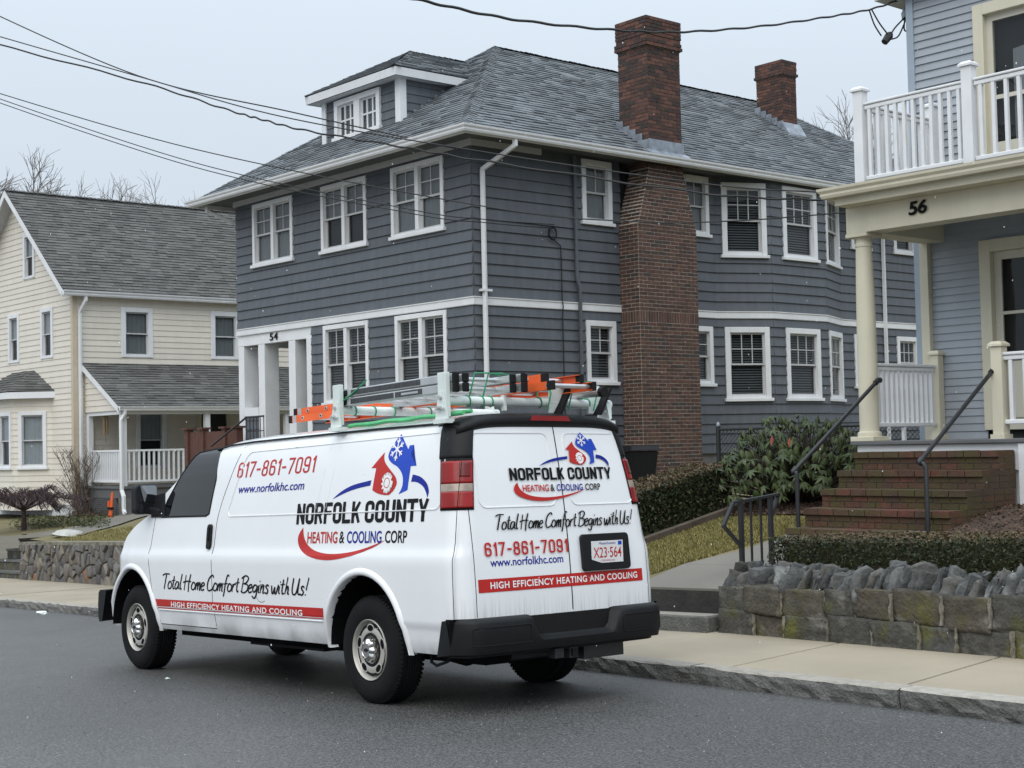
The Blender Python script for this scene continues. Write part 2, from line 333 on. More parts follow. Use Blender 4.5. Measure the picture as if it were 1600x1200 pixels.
def shingles(poly, up, parent, m, expo=0.14, name='shingles', tw=(0.16, 0.34), seed=1, thick=0.02):
    """poly: planar 3D polygon of a roof slope (convex), up: uphill direction"""
    R = random.Random(seed); P = [Vector(p) for p in poly]; up = Vector(up).normalized()
    nrm = (P[1] - P[0]).cross(P[2] - P[0]).normalized()
    if nrm.z < 0: nrm = -nrm
    up = (up - nrm * up.dot(nrm)).normalized(); uu = up.cross(nrm).normalized(); O = P[0]
    Q = [((p - O).dot(uu), (p - O).dot(up)) for p in P]
    v0, v1 = min(q[1] for q in Q), max(q[1] for q in Q); mb = MB(); v = v0
    def span(h):
        xs = []
        for (a, b), (c, d) in zip(Q, Q[1:] + Q[:1]):
            if (b - h) * (d - h) <= 0 and abs(b - d) > 1e-9: xs.append(a + (c - a) * (h - b) / (d - b))
        return (min(xs), max(xs)) if len(xs) > 1 else None
    while v < v1 - 0.01:
        vt = min(v + expo, v1); s0, s1 = span(v + 1e-4), span(vt - 1e-4)
        if s0 and s1:
            lo0, hi0 = s0; lo1, hi1 = s1; a = min(lo0, lo1) - R.random() * 0.3
            while a < max(hi0, hi1):
                w = R.uniform(*tw); b = a + w - 0.006; c0, c1 = max(a, lo0), min(b, hi0); e0, e1 = max(a, lo1), min(b, hi1); a += w
                if c1 - c0 < 0.005 and e1 - e0 < 0.005: continue
                if c1 < c0: c0 = c1 = min(max(c0, lo0), hi0)
                if e1 < e0: e0 = e1 = min(max(e0, lo1), hi1)
                h = thick * R.uniform(0.6, 1.5); dv = R.uniform(-0.008, 0.008)
                g = lambda x, y, k: O + uu * x + up * y + nrm * k
                mb.add([g(c0, v + dv, -0.005), g(c1, v + dv, -0.005), g(c1, v + dv, h), g(c0, v + dv, h), g(e1, vt + 0.01, 0.001), g(e0, vt + 0.01, 0.001)], [(0, 1, 2, 3), (3, 2, 4, 5), (0, 3, 5), (1, 4, 2)])
        v += expo
    o = mb.build(name, m, parent, recalc=False); stuff(o)
    MB().add(P, [tuple(range(len(P)))]).build('roof_deck', m, o, recalc=False)
    return o
# ================================================================ ground, road, kerb, sidewalk, walls
def lerp_tab(tab):
    def f(u):
        if u <= tab[0][0]: a, b = tab[0], tab[1]
        elif u >= tab[-1][0]: a, b = tab[-2], tab[-1]
        else:
            for a, b in zip(tab, tab[1:]):
                if a[0] <= u <= b[0]: break
        return a[1] + (b[1] - a[1]) * (u - a[0]) / (b[0] - a[0])
    return f
kerbv = lerp_tab([(-30, 0.3), (-4, 1.97), (-2.2, 2.14), (0, 2.33), (5, 2.64), (12, 2.95), (16, 3.06), (60, 4.6)])
wallv = lerp_tab([(-30, 0.2), (-8, 3.05), (-2.93, 3.76), (0.56, 4.26), (1.3, 4.34), (10, 5.2), (18.2, 5.89), (23.8, 6.24), (60, 8.6)])
def sstep(a, b, x): t = min(1, max(0, (x - a) / (b - a))); return t * t * (3 - 2 * t)
gR = lerp_tab([(0, -1.47), (3.4, -0.82), (10.6, -0.62), (60, -0.6)]); gL = lerp_tab([(0, -1.9), (3.5, -1.56), (60, -1.5)])
def Gw(x, w): k = sstep(-14, -27, x) if False else sstep(0, 1, (-14 - x) / 13); return gR(w) * (1 - k) + gL(w) * k
def uw(x, y):
    l = SINV @ Vector((x, y, -1.5)); u = -l.x; return u, l.y - wallv(u) - 0.2
def G(x, y): u, w = uw(x, y); return Gw(x, max(0, w)) + 0.03 * noise.noise(Vector((x * 0.6, y * 0.6, 0)))
# road
def asphalt():
    m = mat('damp_asphalt', (0.072, 0.0715, 0.07), 0.52, 0.16, 0.35, fine=0.0, spec=0.5); t = m.node_tree; b = t.nodes['Principled BSDF']
    co = N(t, 'ShaderNodeTexCoord'); v = N(t, 'ShaderNodeTexVoronoi'); v.inputs['Scale'].default_value = 120; t.links.new(co.outputs['Object'], v.inputs['Vector'])
    n = N(t, 'ShaderNodeTexNoise'); n.inputs['Scale'].default_value = 45; n.inputs['Detail'].default_value = 8; t.links.new(co.outputs['Object'], n.inputs['Vector'])
    n3 = N(t, 'ShaderNodeTexNoise'); n3.inputs['Scale'].default_value = 58; n3.inputs['Detail'].default_value = 3; t.links.new(co.outputs['Object'], n3.inputs['Vector'])
    src = b.inputs['Base Color'].links[0].from_socket
    sc = N(t, 'ShaderNodeVectorMath', operation='SCALE'); t.links.new(src, sc.inputs[0])
    t.links.new(math_(t, 'ADD', math_(t, 'MULTIPLY', math_(t, 'POWER', n3.outputs[0], 3.0), 5.5), math_(t, 'ADD', math_(t, 'MULTIPLY', n.outputs[0], 0.6), 0.0)), sc.inputs['Scale']); t.links.new(sc.outputs[0], b.inputs['Base Color'])
    bp = N(t, 'ShaderNodeBump'); bp.inputs['Strength'].default_value = 0.55; bp.inputs['Distance'].default_value = 0.008
    t.links.new(math_(t, 'ADD', v.outputs['Distance'], n.outputs[0]), bp.inputs['Height']); t.links.new(bp.outputs[0], b.inputs['Normal'])
    w = N(t, 'ShaderNodeTexNoise'); w.inputs['Scale'].default_value = 0.5; w.inputs['Detail'].default_value = 5; t.links.new(co.outputs['Object'], w.inputs['Vector'])
    t.links.new(math_(t, 'ADD', math_(t, 'MULTIPLY', w.outputs[0], 0.5), 0.2), b.inputs['Roughness'])
    return m
MT['road'] = asphalt()
MT['earth'] = mat('winter_earth', (0.10, 0.085, 0.055), 0.95, 0.3, 0.8, bump=0.4)
mb = MB(); us = [-60 + 4 * i for i in range(46)]
for u in us: mb.v += [tuple(SW(u, -30, 0)), tuple(SW(u, kerbv(u) + 0.05, 0))]
for i in range(len(us) - 1): mb.f.append((2 * i, 2 * i + 1, 2 * i + 3, 2 * i + 2))
struct(mb.build('road', MT['road']))
mb = MB(); mb.add([SW(-400, -400, -0.6), SW(400, -400, -0.6), SW(400, 500, -0.6), SW(-400, 500, -0.6)], [(0, 1, 2, 3)])
struct(mb.build('ground', MT['earth']))
# kerb of granite stones
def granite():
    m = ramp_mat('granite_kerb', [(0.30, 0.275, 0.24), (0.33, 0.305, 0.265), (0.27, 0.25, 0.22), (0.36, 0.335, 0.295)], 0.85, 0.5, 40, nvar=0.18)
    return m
MT['granite'] = granite(); MT['granite_dark'] = ramp_mat('dark_granite_face', [(0.15, 0.15, 0.14), (0.18, 0.175, 0.16), (0.13, 0.13, 0.12)], 0.9, 1.0, 45, patch=[(0.08, 0.08, 0.07)])  # darker of the two granites, given to the upright kerb faces
mb = MB(); mb.add([SW(u, kerbv(u) + w, z) for u in us for w, z in ((0.02, 0.0), (0.4, 0.0))], [(2 * i, 2 * i + 1, 2 * i + 3, 2 * i + 2) for i in range(len(us) - 1)])
kerb = struct(mb.build('kerb', MT['earth']))
edges_u = [-9.6, -7.7, -5.3, -3.1, -1.05, 0.9, 2.9, 4.8, 6.7, 8.7, 10.6, 12.3, 14.9, 16.9, 18.9, 21, 23.2, 25.4, 27.5]
for u0, u1 in zip(edges_u, edges_u[1:]):
    n = 22; mb = MB(); R = random.Random(int(u0 * 10)); prof = [(0.012, -0.08), (0.006, -0.02), (0.0, 0.03), (-0.004, 0.08), (0.004, 0.118), (0.02, 0.13), (0.16, 0.135), (0.165, -0.08)]
    for i in range(n + 1):
        u = u0 + 0.006 + (u1 - u0 - 0.012) * i / n
        for j, (w, z) in enumerate(prof):
            q = 0.013 if 0 < j < 4 else (0.009 if j in (4, 5) else 0.003)
            mb.v.append(tuple(SW(u, kerbv(u) + w - 0.02 + R.uniform(-q, q), z + R.uniform(-q, q) * 0.35)))
    k = len(prof)
    for i in range(n):
        for j in range(k - 1): mb.f.append((i * k + j, i * k + j + 1, (i + 1) * k + j + 1, (i + 1) * k + j))
    mb.f.append(tuple(range(k))); mb.f.append(tuple(reversed(range(n * k, n * k + k))))
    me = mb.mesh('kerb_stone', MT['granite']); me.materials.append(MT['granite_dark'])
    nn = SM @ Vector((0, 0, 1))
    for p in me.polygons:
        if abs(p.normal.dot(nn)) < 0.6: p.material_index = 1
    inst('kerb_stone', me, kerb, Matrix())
# sidewalk slabs
def concrete(name, col):
    m = mat(name, col, 0.8, 0.12, 0.9, bump=0.25, bscale=90, fine=0.22); return m
MT['walk'] = concrete('tan_concrete', (0.325, 0.279, 0.207)); MT['walk_grey'] = concrete('grey_concrete', (0.16, 0.148, 0.126))
mb = MB(); mb.add([SW(u, w, 0.10) for u in us for w in (kerbv(u) + 0.1, wallv(u) + 0.35)], [(2 * i, 2 * i + 1, 2 * i + 3, 2 * i + 2) for i in range(len(us) - 1)])
walk = struct(mb.build('sidewalk', MT['earth']))
j = [-9.75 + 1.68 * i for i in range(23)]
for a, b in zip(j, j[1:]):
    a += 0.012; b -= 0.012; sk = 0.19
    def vv(u, f, z): w0, w1 = kerbv(u) + 0.148, wallv(u + 0.33) + 0.03; w = w0 + (w1 - w0) * f; return SW(u + 0.33 * f, w, z)
    mb = MB(); pts = [(a, 0), (b, 0), (b, 1), (a, 1)]; dz = rnd.uniform(-0.004, 0.004)
    mb.hexa([vv(u, f, 0.09) for u, f in pts] + [vv(u, f, 0.132 + 0.02 * f + dz) for u, f in pts]); mb.build('slab', MT['walk'], walk, bevel=0.006)
# lots behind the walls
def lawn_mat():
    m = mat('dormant_grass_soil', (0.19, 0.155, 0.075), 0.95, 0.2, 1.1, bump=0.5, bscale=40, col2=(0.12, 0.11, 0.05)); return m
MT['lawn'] = lawn_mat()
mb = MB(); U = [-26 + 0.8 * i for i in range(95)]; Wd = [0, .3, .6, 1, 1.4, 1.8, 2.2, 2.6, 3, 3.5, 4, 4.6, 5.4, 6.5, 8, 10, 13, 18, 26, 40, 70]
for u in U:
    for w in Wd:
        p = SW(u, wallv(u) + 0.2 + w, 0.4); mb.v.append((p.x, p.y, G(p.x, p.y)))
n = len(Wd)
for i in range(len(U) - 1):
    for k in range(n - 1):
        if not (23.5 < U[i] < 24.6 and Wd[k] < 1.0): mb.f.append((i * n + k, i * n + k + 1, (i + 1) * n + k + 1, (i + 1) * n + k))
lawn = struct(mb.build('lawn', MT['lawn'], smooth=True)); 
def on_ground(px, dz=0.0):
    d = ray(px); lo, hi = 4.0, 80.0
    for _ in range(50):
        m_ = (lo + hi) / 2; p = d * m_
        if p.z - G(p.x, p.y) - dz > 0: lo = m_
        else: hi = m_
    return d * lo
# rocks
def rock(w, d, h, seed, cuts=2, rough=0.18, taper=0.0, lean=0.0, power=0.5, oct_=0.0):
    bm = bmesh.new(); bmesh.ops.create_cube(bm, size=2.0); bmesh.ops.subdivide_edges(bm, edges=bm.edges[:], cuts=cuts, use_grid_fill=True)
    for v in bm.verts:
        c = v.co; L = max(abs(c.x), abs(c.y), abs(c.z)); s = c.normalized() * L; c = c.lerp(s, power)
        k = 1 + rough * noise.noise(c * 1.3 + Vector((seed * 7.3, seed * 1.7, 0))) * 1.8
        k += oct_ * noise.noise(c * 5 + Vector((seed, 0, 3))) + oct_ * .6 * noise.noise(c * 11 + Vector((seed, 5, 3)))
        c = c * k; tz = (c.z + 1) / 2; c.x *= 1 - taper * tz; c.x += lean * tz
        v.co = Vector((c.x * w / 2, c.y * d / 2, c.z * h / 2))
    me = bpy.data.meshes.new('stone'); bm.to_mesh(me); bm.free(); return me
# stone retaining wall on the right
ST = [(0.088, 0.08, 0.066), (0.078, 0.075, 0.066), (0.098, 0.088, 0.07), (0.07, 0.068, 0.06), (0.086, 0.074, 0.06), (0.08, 0.079, 0.073)]
MT['stone'] = ramp_mat('mossy_field_stone', ST, 0.92, 1.0, 34, patch=[(0.13, 0.125, 0.02), (0.065, 0.06, 0.05), (0.20, 0.19, 0.165)], patchpos=(0.53, 0.68), nvar=0.3)
MT['cope'] = ramp_mat('grey_lichen_stone', [(0.105, 0.109, 0.11), (0.13, 0.132, 0.13), (0.085, 0.088, 0.09), (0.12, 0.117, 0.108)], 0.92, 0.9, 26, patch=[(0.09, 0.085, 0.075), (0.27, 0.28, 0.27)], patchpos=(0.56, 0.66), nvar=0.3)
MT['wallmortar'] = mat('stained_mortar', (0.25, 0.235, 0.20), 0.95, 0.3, 5, bump=0.6, col2=(0.11, 0.10, 0.06))
wA, wB = SW(0.52, wallv(0.52), 0.14), SW(-8.4, wallv(-8.4), 0.14)
wt = (wB - wA); wL = wt.length; wt.normalize(); wn = Vector((wt.y, -wt.x, 0)).normalized()
if wn.y > 0: wn = -wn
def wallP(a, out, z): return wA + wt * a + wn * out + Vector((0, 0, z))
wall = thing('stone_wall', wallP(0, 0, 0), 'mossy grey stone retaining wall with jagged upright coping beside the sidewalk', 'wall')
mb = MB(); core = [wallP(a, o, z) for z in (-0.15, 0.44) for a, o in ((0.0, -0.008), (wL, -0.008), (wL, -0.4), (0.0, -0.4))]
mb.hexa(core).build('wall_core', MT['wallmortar'], wall)
R = random.Random(5)
for ci, (z0, z1) in enumerate(((-0.03, 0.205), (0.215, 0.44))):
    a = -0.02 - (0.0 if ci else 0.0)
    while a < wL:
        w = R.uniform(0.34, 0.56) if a > 0.1 else (0.36 if ci else 0.5); h = z1 - z0
        h = h + R.uniform(-.02, .05); me = rock(w - 0.016, 0.34, h, R.random() * 50, cuts=8, rough=0.05, power=0.03, oct_=0.045); me.materials.append(MT['stone'])
        for p in me.polygons: p.use_smooth = True
        p = wallP(a + w / 2, -0.155 + R.uniform(-0.012, 0.02), (z0 + z1) / 2 + R.uniform(-.018, .018))
        M_ = Matrix.Translation(p) @ Matrix((wt, -wn, Vector((0, 0, 1)))).transposed().to_4x4() @ Matrix.Rotation(R.uniform(-0.03, 0.03), 4, 'Y')
        inst('stone', me, wall, M_); a += w
        jm = MB(); zz_ = [z0 + (z1 - z0) * q / 6 for q in range(7)]; ww_ = [R.uniform(.004, .017) for _ in zz_]
        if R.random() < .75 and a < wL - .1:
            jm.v = [tuple(wallP(a + s_ * w_ + R.uniform(-.004, .004), .012 + R.uniform(-.006, .012), z_)) for z_, w_ in zip(zz_, ww_) for s_ in (-1, 1)]; jm.f = [(2 * q, 2 * q + 1, 2 * q + 3, 2 * q + 2) for q in range(6)]
            jo = jm.build('mortar_joint', MT['wallmortar'], wall, recalc=False); md = jo.modifiers.new('s', 'SOLIDIFY'); md.thickness = .03; md.offset = 0
cm_ = []
for k in range(9):
    me = rock(1, 1, 1, k * 3.3 + 1, cuts=3, rough=0.22, taper=0.62, power=0.36, oct_=0.05); me.polygons.foreach_set('use_smooth', [k % 3 != 0] * len(me.polygons)); me.name = 'coping_stone'; me.materials.append(MT['cope']); cm_.append(me)
a = 0.06
while a < wL:
    w = R.uniform(0.075, 0.13); h = R.uniform(0.18, 0.27); back = R.random() < 0.4
    p = wallP(a, -0.14 + R.uniform(-0.05, 0.05) - (0.1 if back else 0), 0.41 + h / 2 - 0.04 + (0.03 if back else 0))
    M_ = Matrix.Translation(p) @ Matrix((wt, -wn, Vector((0, 0, 1)))).transposed().to_4x4() @ Matrix.Rotation(R.uniform(0.1, 0.5), 4, 'Y') @ Matrix.Rotation(R.uniform(-0.35, 0.1), 4, 'X') @ Matrix.Rotation(R.uniform(-0.6, 0.6), 4, 'Z') @ Matrix.Diagonal((w * 1.2, 0.22, h * 1.12, 1))
    inst('coping_stone', cm_[R.randrange(9)], wall, M_); a += w * (0.45 if back else 0.72)
# granite step, dark riser and walkway left of the wall
st = thing('granite_steps', SW(1.1, 4.3, 0.14), 'granite step and dark stone riser up from the sidewalk beside the stone wall', 'steps')
def sbox(u0, u1, v0, v1, z0, z1): return MB().hexa([SW(u0, v0, z0), SW(u1, v0, z0), SW(u1, v1, z0), SW(u0, v1, z0), SW(u0, v0, z1), SW(u1, v0, z1), SW(u1, v1, z1), SW(u0, v1, z1)])
sbox(0.62, 2.6, 4.17, 4.6, 0.08, 0.295).build('lower_step', MT['granite_dark'], st, bevel=0.012)
sbox(0.66, 2.58, 4.19, 4.5, 0.29, 0.302).build('tread', MT['granite'], st)
MT['riser'] = mat('dark_riser_stone', (0.022, 0.02, 0.018), 0.7, 0.35, 6, bump=0.5)  # near-black stone, darker than the step below it
sbox(0.5, 2.6, 4.46, 4.64, 0.2, 0.515).build('riser', MT['riser'], st)
# walkway slabs up to the brick steps
pathL = [SW(1.95, 4.47, 0.53), V(-10.58, 11.45, 0), V(-10.3, 12.15, 0), V(-10.26, 13.0, 0)]; pathR = [SW(0.52, 4.47, 0.53), V(-9.3, 11.5, 0), V(-9.1, 12.2, 0), V(-8.5, 12.95, 0)]
wk = MB(); wo_ = None
for k in range(3):
    q = [pathL[k], pathR[k], pathR[k + 1], pathL[k + 1]]; c = sum(q, Vector()) / 4; q = [c + (p - c) * 0.988 for p in q]
    zt = [(p.z if (k == 0 and i < 2) else G(p.x, p.y) + 0.045) for i, p in enumerate(q)]
    mb = MB(); mb.hexa([V(p.x, p.y, z - 0.14) for p, z in zip(q, zt)] + [V(p.x, p.y, z) for p, z in zip(q, zt)])
    if wo_ is None: wo_ = struct(mb.build('walkway', MT['walk_grey'], bevel=0.005))
    else: mb.build('slab', MT['walk_grey'], wo_, bevel=0.005)
# rubble wall and steps on the left
RB = [(0.13, 0.115, 0.10), (0.10, 0.095, 0.09), (0.16, 0.14, 0.115), (0.085, 0.08, 0.078), (0.115, 0.10, 0.085), (0.14, 0.135, 0.125), (0.11, 0.105, 0.10)]; RB = [tuple(v * 1.25 for v in c) for c in RB]; MT['ochre_stone'] = ramp_mat('ochre_stone', [(0.24, 0.13, 0.075)], 0.9, 0.6, 20)
MT['rubble'] = ramp_mat('rubble_stone', RB, 0.9, 0.6, 20, patch=[(0.26, 0.26, 0.25)], patchpos=(0.66, 0.74))
lA, lB = SW(23.6, wallv(23.6), 0.13), SW(13.5, wallv(13.5), 0.13)
lw = thing('rubble_wall', lA, 'low dark rubble stone wall in front of the cream house lawn', 'wall')
lt = lB - lA; lL = lt.length; lt.normalize(); ln = Vector((lt.y, -lt.x, 0)).normalized(); ln = ln if ln.y < 0 else -ln; lH = 0.80
def lP(a, o, z): return lA + lt * a + ln * o + Vector((0, 0, z))
MB().hexa([lP(a, o, z) for z in (-0.1, lH - 0.02) for a, o in ((0, -0.05), (lL, -0.05), (lL, -0.4), (0, -0.4))]).build('wall_core', MT['mortar_dark'], lw)
pts = []
vis = 6.4
tries = 0
while tries < 4000:
    tries += 1; q = (R.uniform(0, vis), R.uniform(0, lH)); md_ = 0.11 + 0.19 * (0.5 + noise.noise(Vector((q[0] * 1.7, q[1] * 2.5, 3))))
    if all((q[0] - x) ** 2 + ((q[1] - y) * 1.05) ** 2 > md_ * md_ for x, y in pts): pts.append(q)
def clip(poly, px, py, nx, ny):
    o = []
    for (ax, ay), (bx, by) in zip(poly, poly[1:] + poly[:1]):
        da = (ax - px) * nx + (ay - py) * ny; db = (bx - px) * nx + (by - py) * ny
        if da <= 0: o.append((ax, ay))
        if da * db < 0: t = da / (da - db); o.append((ax + (bx - ax) * t, ay + (by - ay) * t))
    return o
for i, (x, y) in enumerate(pts):
    poly = [(max(0, x - 0.5), 0.0), (min(vis, x + 0.5), 0.0), (min(vis, x + 0.5), lH), (max(0, x - 0.5), lH)]
    for k, (x2, y2) in enumerate(pts):
        if k != i and abs(x2 - x) < 1 and poly:
            dx, dy = x2 - x, y2 - y; L = math.hypot(dx, dy); poly = clip(poly, (x + x2) / 2 - dx / L * 0.014, (y + y2) / 2 - dy / L * 0.014, dx / L, dy / L)
    if len(poly) < 3: continue
    cxx = sum(p[0] for p in poly) / len(poly); cyy = sum(p[1] for p in poly) / len(poly); d = R.uniform(-0.02, 0.04); mb = MB(); n = len(poly)
    f1 = [lP(a, -0.06, z) for a, z in poly]; f2 = [lP(a, d, z) for a, z in poly]; f3 = [lP(cxx + (a - cxx) * 0.84, d + 0.022, cyy + (z - cyy) * 0.84) for a, z in poly]
    mb.add(f1 + f2 + f3, [(q, (q + 1) % n, n + (q + 1) % n, n + q) for q in range(n)] + [(n + q, n + (q + 1) % n, 2 * n + (q + 1) % n, 2 * n + q) for q in range(n)] + [tuple(2 * n + q for q in range(n))])
    mb.build('stone', MT['ochre_stone'] if i in (9, 37) else MT['rubble'], lw, smooth=True, ang=50)
MB().hexa([lP(a, o, z) for z in (lH - 0.015, lH + 0.05) for a, o in ((0, 0.02), (lL, 0.02), (lL, -0.42), (0, -0.42))]).build('cap', MT['wallmortar'], lw)
ls = thing('stone_stair', lP(-0.6, 0, 0), 'grey slab steps through the rubble wall at the left edge', 'steps')
for k in range(4):
    MB().hexa([lP(a, o, z) for z in (0.235 * k - 0.05, 0.235 * k + 0.13) for a, o in ((-3.4, -0.06 - 0.3 * k), (0.0, -0.06 - 0.3 * k), (0.0, -1.7), (-3.4, -1.7))]).build('riser', MT['stone'], ls)
    MB().hexa([lP(a, o, z) for z in (0.235 * k + 0.13, 0.235 * k + 0.18) for a, o in ((-3.4, -0.03 - 0.3 * k), (0.0, -0.03 - 0.3 * k), (0.0, -1.7), (-3.4, -1.7))]).build('tread', MT['granite_dark'], ls)

cw = MB(); uu_ = [2.62, 5, 7.5, 10, 12, 13.6]
for u in uu_:
    v_ = wallv(u); p_ = SW(u, v_ + .42, .4); zt_ = max(G(p_.x, p_.y) + .03, SW(u, v_, .35).z)
    for o_, z_ in ((.0, None), (.0, zt_), (.5, zt_), (.5, None)): q_ = SW(u, v_ + o_, .05); cw.v.append((q_.x, q_.y, q_.z if z_ is None else z_))
cw.f = [(i * 4 + k, i * 4 + (k + 1) % 4, (i + 1) * 4 + (k + 1) % 4, (i + 1) * 4 + k) for i in range(len(uu_) - 1) for k in range(4)] + [(0, 1, 2, 3), tuple(range(len(uu_) * 4 - 4, len(uu_) * 4))]
tag(cw.build('retaining_wall', MT['wallmortar']), 'plain low retaining wall along the sidewalk behind the van', 'wall')
# ================================================================ house 54 (slate blue, hip roof)
X0, Y0 = -18.93, 15.56; XL = -26.64; YB = 31.0; OV = 0.65; ZE = 5.17; XR = (X0 + XL) / 2; SL = 0.664; ZR = ZE + SL * (X0 + OV - XR)
YA = Y0 - OV + (ZR - ZE) / SL; YC = 27.7
h54 = thing('shingled_house', (X0, Y0, G(X0, Y0)), 'two-storey slate blue shingled house with hip roof, dormer and brick chimneys, number 54', 'house')
ZF = -0.27
mb = MB(); mb.box(XL + 0.12, X0 - 0.12, Y0 + 0.12, YB, 2.36, ZE + 0.02); mb.box(-23.75, X0 - 0.12, Y0 + 0.12, YB, -1.2, 2.36); mb.box(XL + 0.12, -23.75, Y0 + 1.9, YB, -1.2, 2.36)
w54 = mb.build('wall', MT['dark_room'], h54)
MT['found'] = mat('grey_foundation', (0.17, 0.165, 0.16), 0.9, 0.2, 3, bump=0.4)
mb = MB(); mb.box(-23.85, X0 - 0.03, Y0 + 0.03, YB, -2.2, ZF); mb.build('foundation', MT['found'], h54)
front = Face((XL, Y0), (X0, Y0)); side = Face((X0, Y0), (X0, YB))
FA = lambda x: x - XL; SA = lambda y: y - Y0
S54 = MT['side54']; fh = []; sh = []
for i, (x0, x1) in enumerate(((-25.95, -24.45), (-23.44, -21.95), (-21.18, -19.66))):
    fh.append(window(front, FA(x0), FA(x1), 3.73, 4.97, h54, pair=True, shade='shade' if i != 1 else 'halfshade', cas=0.085, mun=True)[1])
for x0, x1 in ((-23.43, -21.96), (-21.13, -19.65)):
    fh.append(window(front, FA(x0), FA(x1), 0.85, 2.31, h54, pair=True, shade='blind', cas=0.085, rows=2)[1])
fh.append((FA(XL) - 1, FA(-23.87), -2, 2.36))
for y0, y1 in ((18.08, 18.83), (20.72, 21.46)):
    sh.append(window(side, SA(y0), SA(y1), 3.95, 5.07, h54, shade='shade', mun=True, cols=2, rows=1)[1])
    sh.append(window(side, SA(y0 + 0.02), SA(y1 + 0.02), 1.07, 2.17, h54, shade='blind', cols=2, rows=2)[1])
for y0, y1 in ((26.0, 26.65), (27.55, 28.35)):
    sh.append(window(side, SA(y0), SA(y1), 4.05, 5.05, h54, shade='blind')[1]); sh.append(window(side, SA(y0), SA(y1), 1.07, 2.17, h54, shade='blind', cols=3)[1])
BY = [21.63, 22.72, 24.41, 25.59]; BD = 0.5
sh.append((SA(BY[0]), SA(BY[3]), -2, 5.2)); sh.append((SA(19.05), SA(20.5), -2, 5.2))
bay = [(X0, BY[0]), (X0 + BD, BY[1]), (X0 + BD, BY[2]), (X0, BY[3])]
bf = [Face(bay[i], bay[i + 1]) for i in range(3)]
bh = [[], [], []]
for i, (lo, hi) in enumerate((((1133, 1203)), ((1228, 1281)), ((1295, 1317)))):
    def on(px):
        d = ray((px, 573)); f = bf[i]; O, t = f.O, f.t; k = (O.x * t.y - O.y * t.x) / (d.x * t.y - d.y * t.x); q = Vector((d.x * k, d.y * k)) - O; return q.dot(t)
    a0, a1 = on(lo), min(on(hi), bf[i].L - 0.06)
    bh[i].append(window(bf[i], a0, a1, 0.78, 2.17, h54, shade='blind', cols=3, rows=2, cas=0.11)[1]); bh[i].append(window(bf[i], a0, a1, 3.58, 5.0, h54, shade='blind' , cols=3, rows=2, cas=0.11)[1])
P54 = 0.188
for z0, z1 in ((2.48, 5.16), (ZF, 2.34)):
    siding(front, z0, z1, P54, S54, w54, fh, 0.032); siding(side, z0, z1, P54, S54, w54, sh, 0.032)
    for i in range(3): siding(bf[i], z0, z1, P54, S54, w54, bh[i], 0.032)
MB().prism([V(*p, -1.2) for p in ((X0 - 0.2, BY[0] + 0.1), (X0 + BD - 0.11, BY[1] + 0.03), (X0 + BD - 0.11, BY[2] - 0.03), (X0 - 0.2, BY[3] - 0.1))], (0, 0, 6.3)).build('bay_core', MT['dark_room'], h54)
MB().prism([V(*p, -1.3) for p in ((X0 - 0.2, BY[0] + 0.03), (X0 + BD - 0.02, BY[1]), (X0 + BD - 0.02, BY[2]), (X0 - 0.2, BY[3] - 0.03))], (0, 0, 1.0)).build('bay_foundation', MT['found'], h54)
# belt course, frieze, soffit, gutter
bp = [(0, 0), (0.035, 0), (0.04, 0.012), (0.04, 0.11), (0.055, 0.125), (0.055, 0.14), (0, 0.145)]
zb = 2.335
sweep([V(XL, Y0, zb), V(X0, Y0, zb), V(X0, 19.04, zb)], bp).build('belt_course', MT['white'], h54)
sweep([V(X0, 20.52, zb)] + [V(*p, zb) for p in bay] + [V(X0, YB, zb)], bp).build('belt_course', MT['white'], h54)
sweep([V(XL, YB, 5.02), V(XL, Y0, 5.02), V(X0, Y0, 5.02), V(X0, Y0 + 1.55, 5.02)], [(0, 0), (0.05, 0), (0.05, 0.15), (0, 0.15)]).build('frieze', MT['soffit'], h54)
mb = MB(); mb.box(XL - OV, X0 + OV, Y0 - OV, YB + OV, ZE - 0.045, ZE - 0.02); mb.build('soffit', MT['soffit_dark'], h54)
xl, xr, yf = XL - OV, X0 + OV, Y0 - OV
sweep([V(xl, YB, ZE - 0.13), V(xl, yf, ZE - 0.13), V(xr, yf, ZE - 0.13), V(xr, YB, ZE - 0.13)], [(-0.02, 0), (0, 0), (0, 0.13), (-0.02, 0.13)]).build('fascia', MT['white'], h54)
sweep([V(xl, YB, ZE - 0.115), V(xl, yf, ZE - 0.115), V(xr, yf, ZE - 0.115), V(xr, YB, ZE - 0.115)], GUT).build('gutter', MT['gutter'], h54)
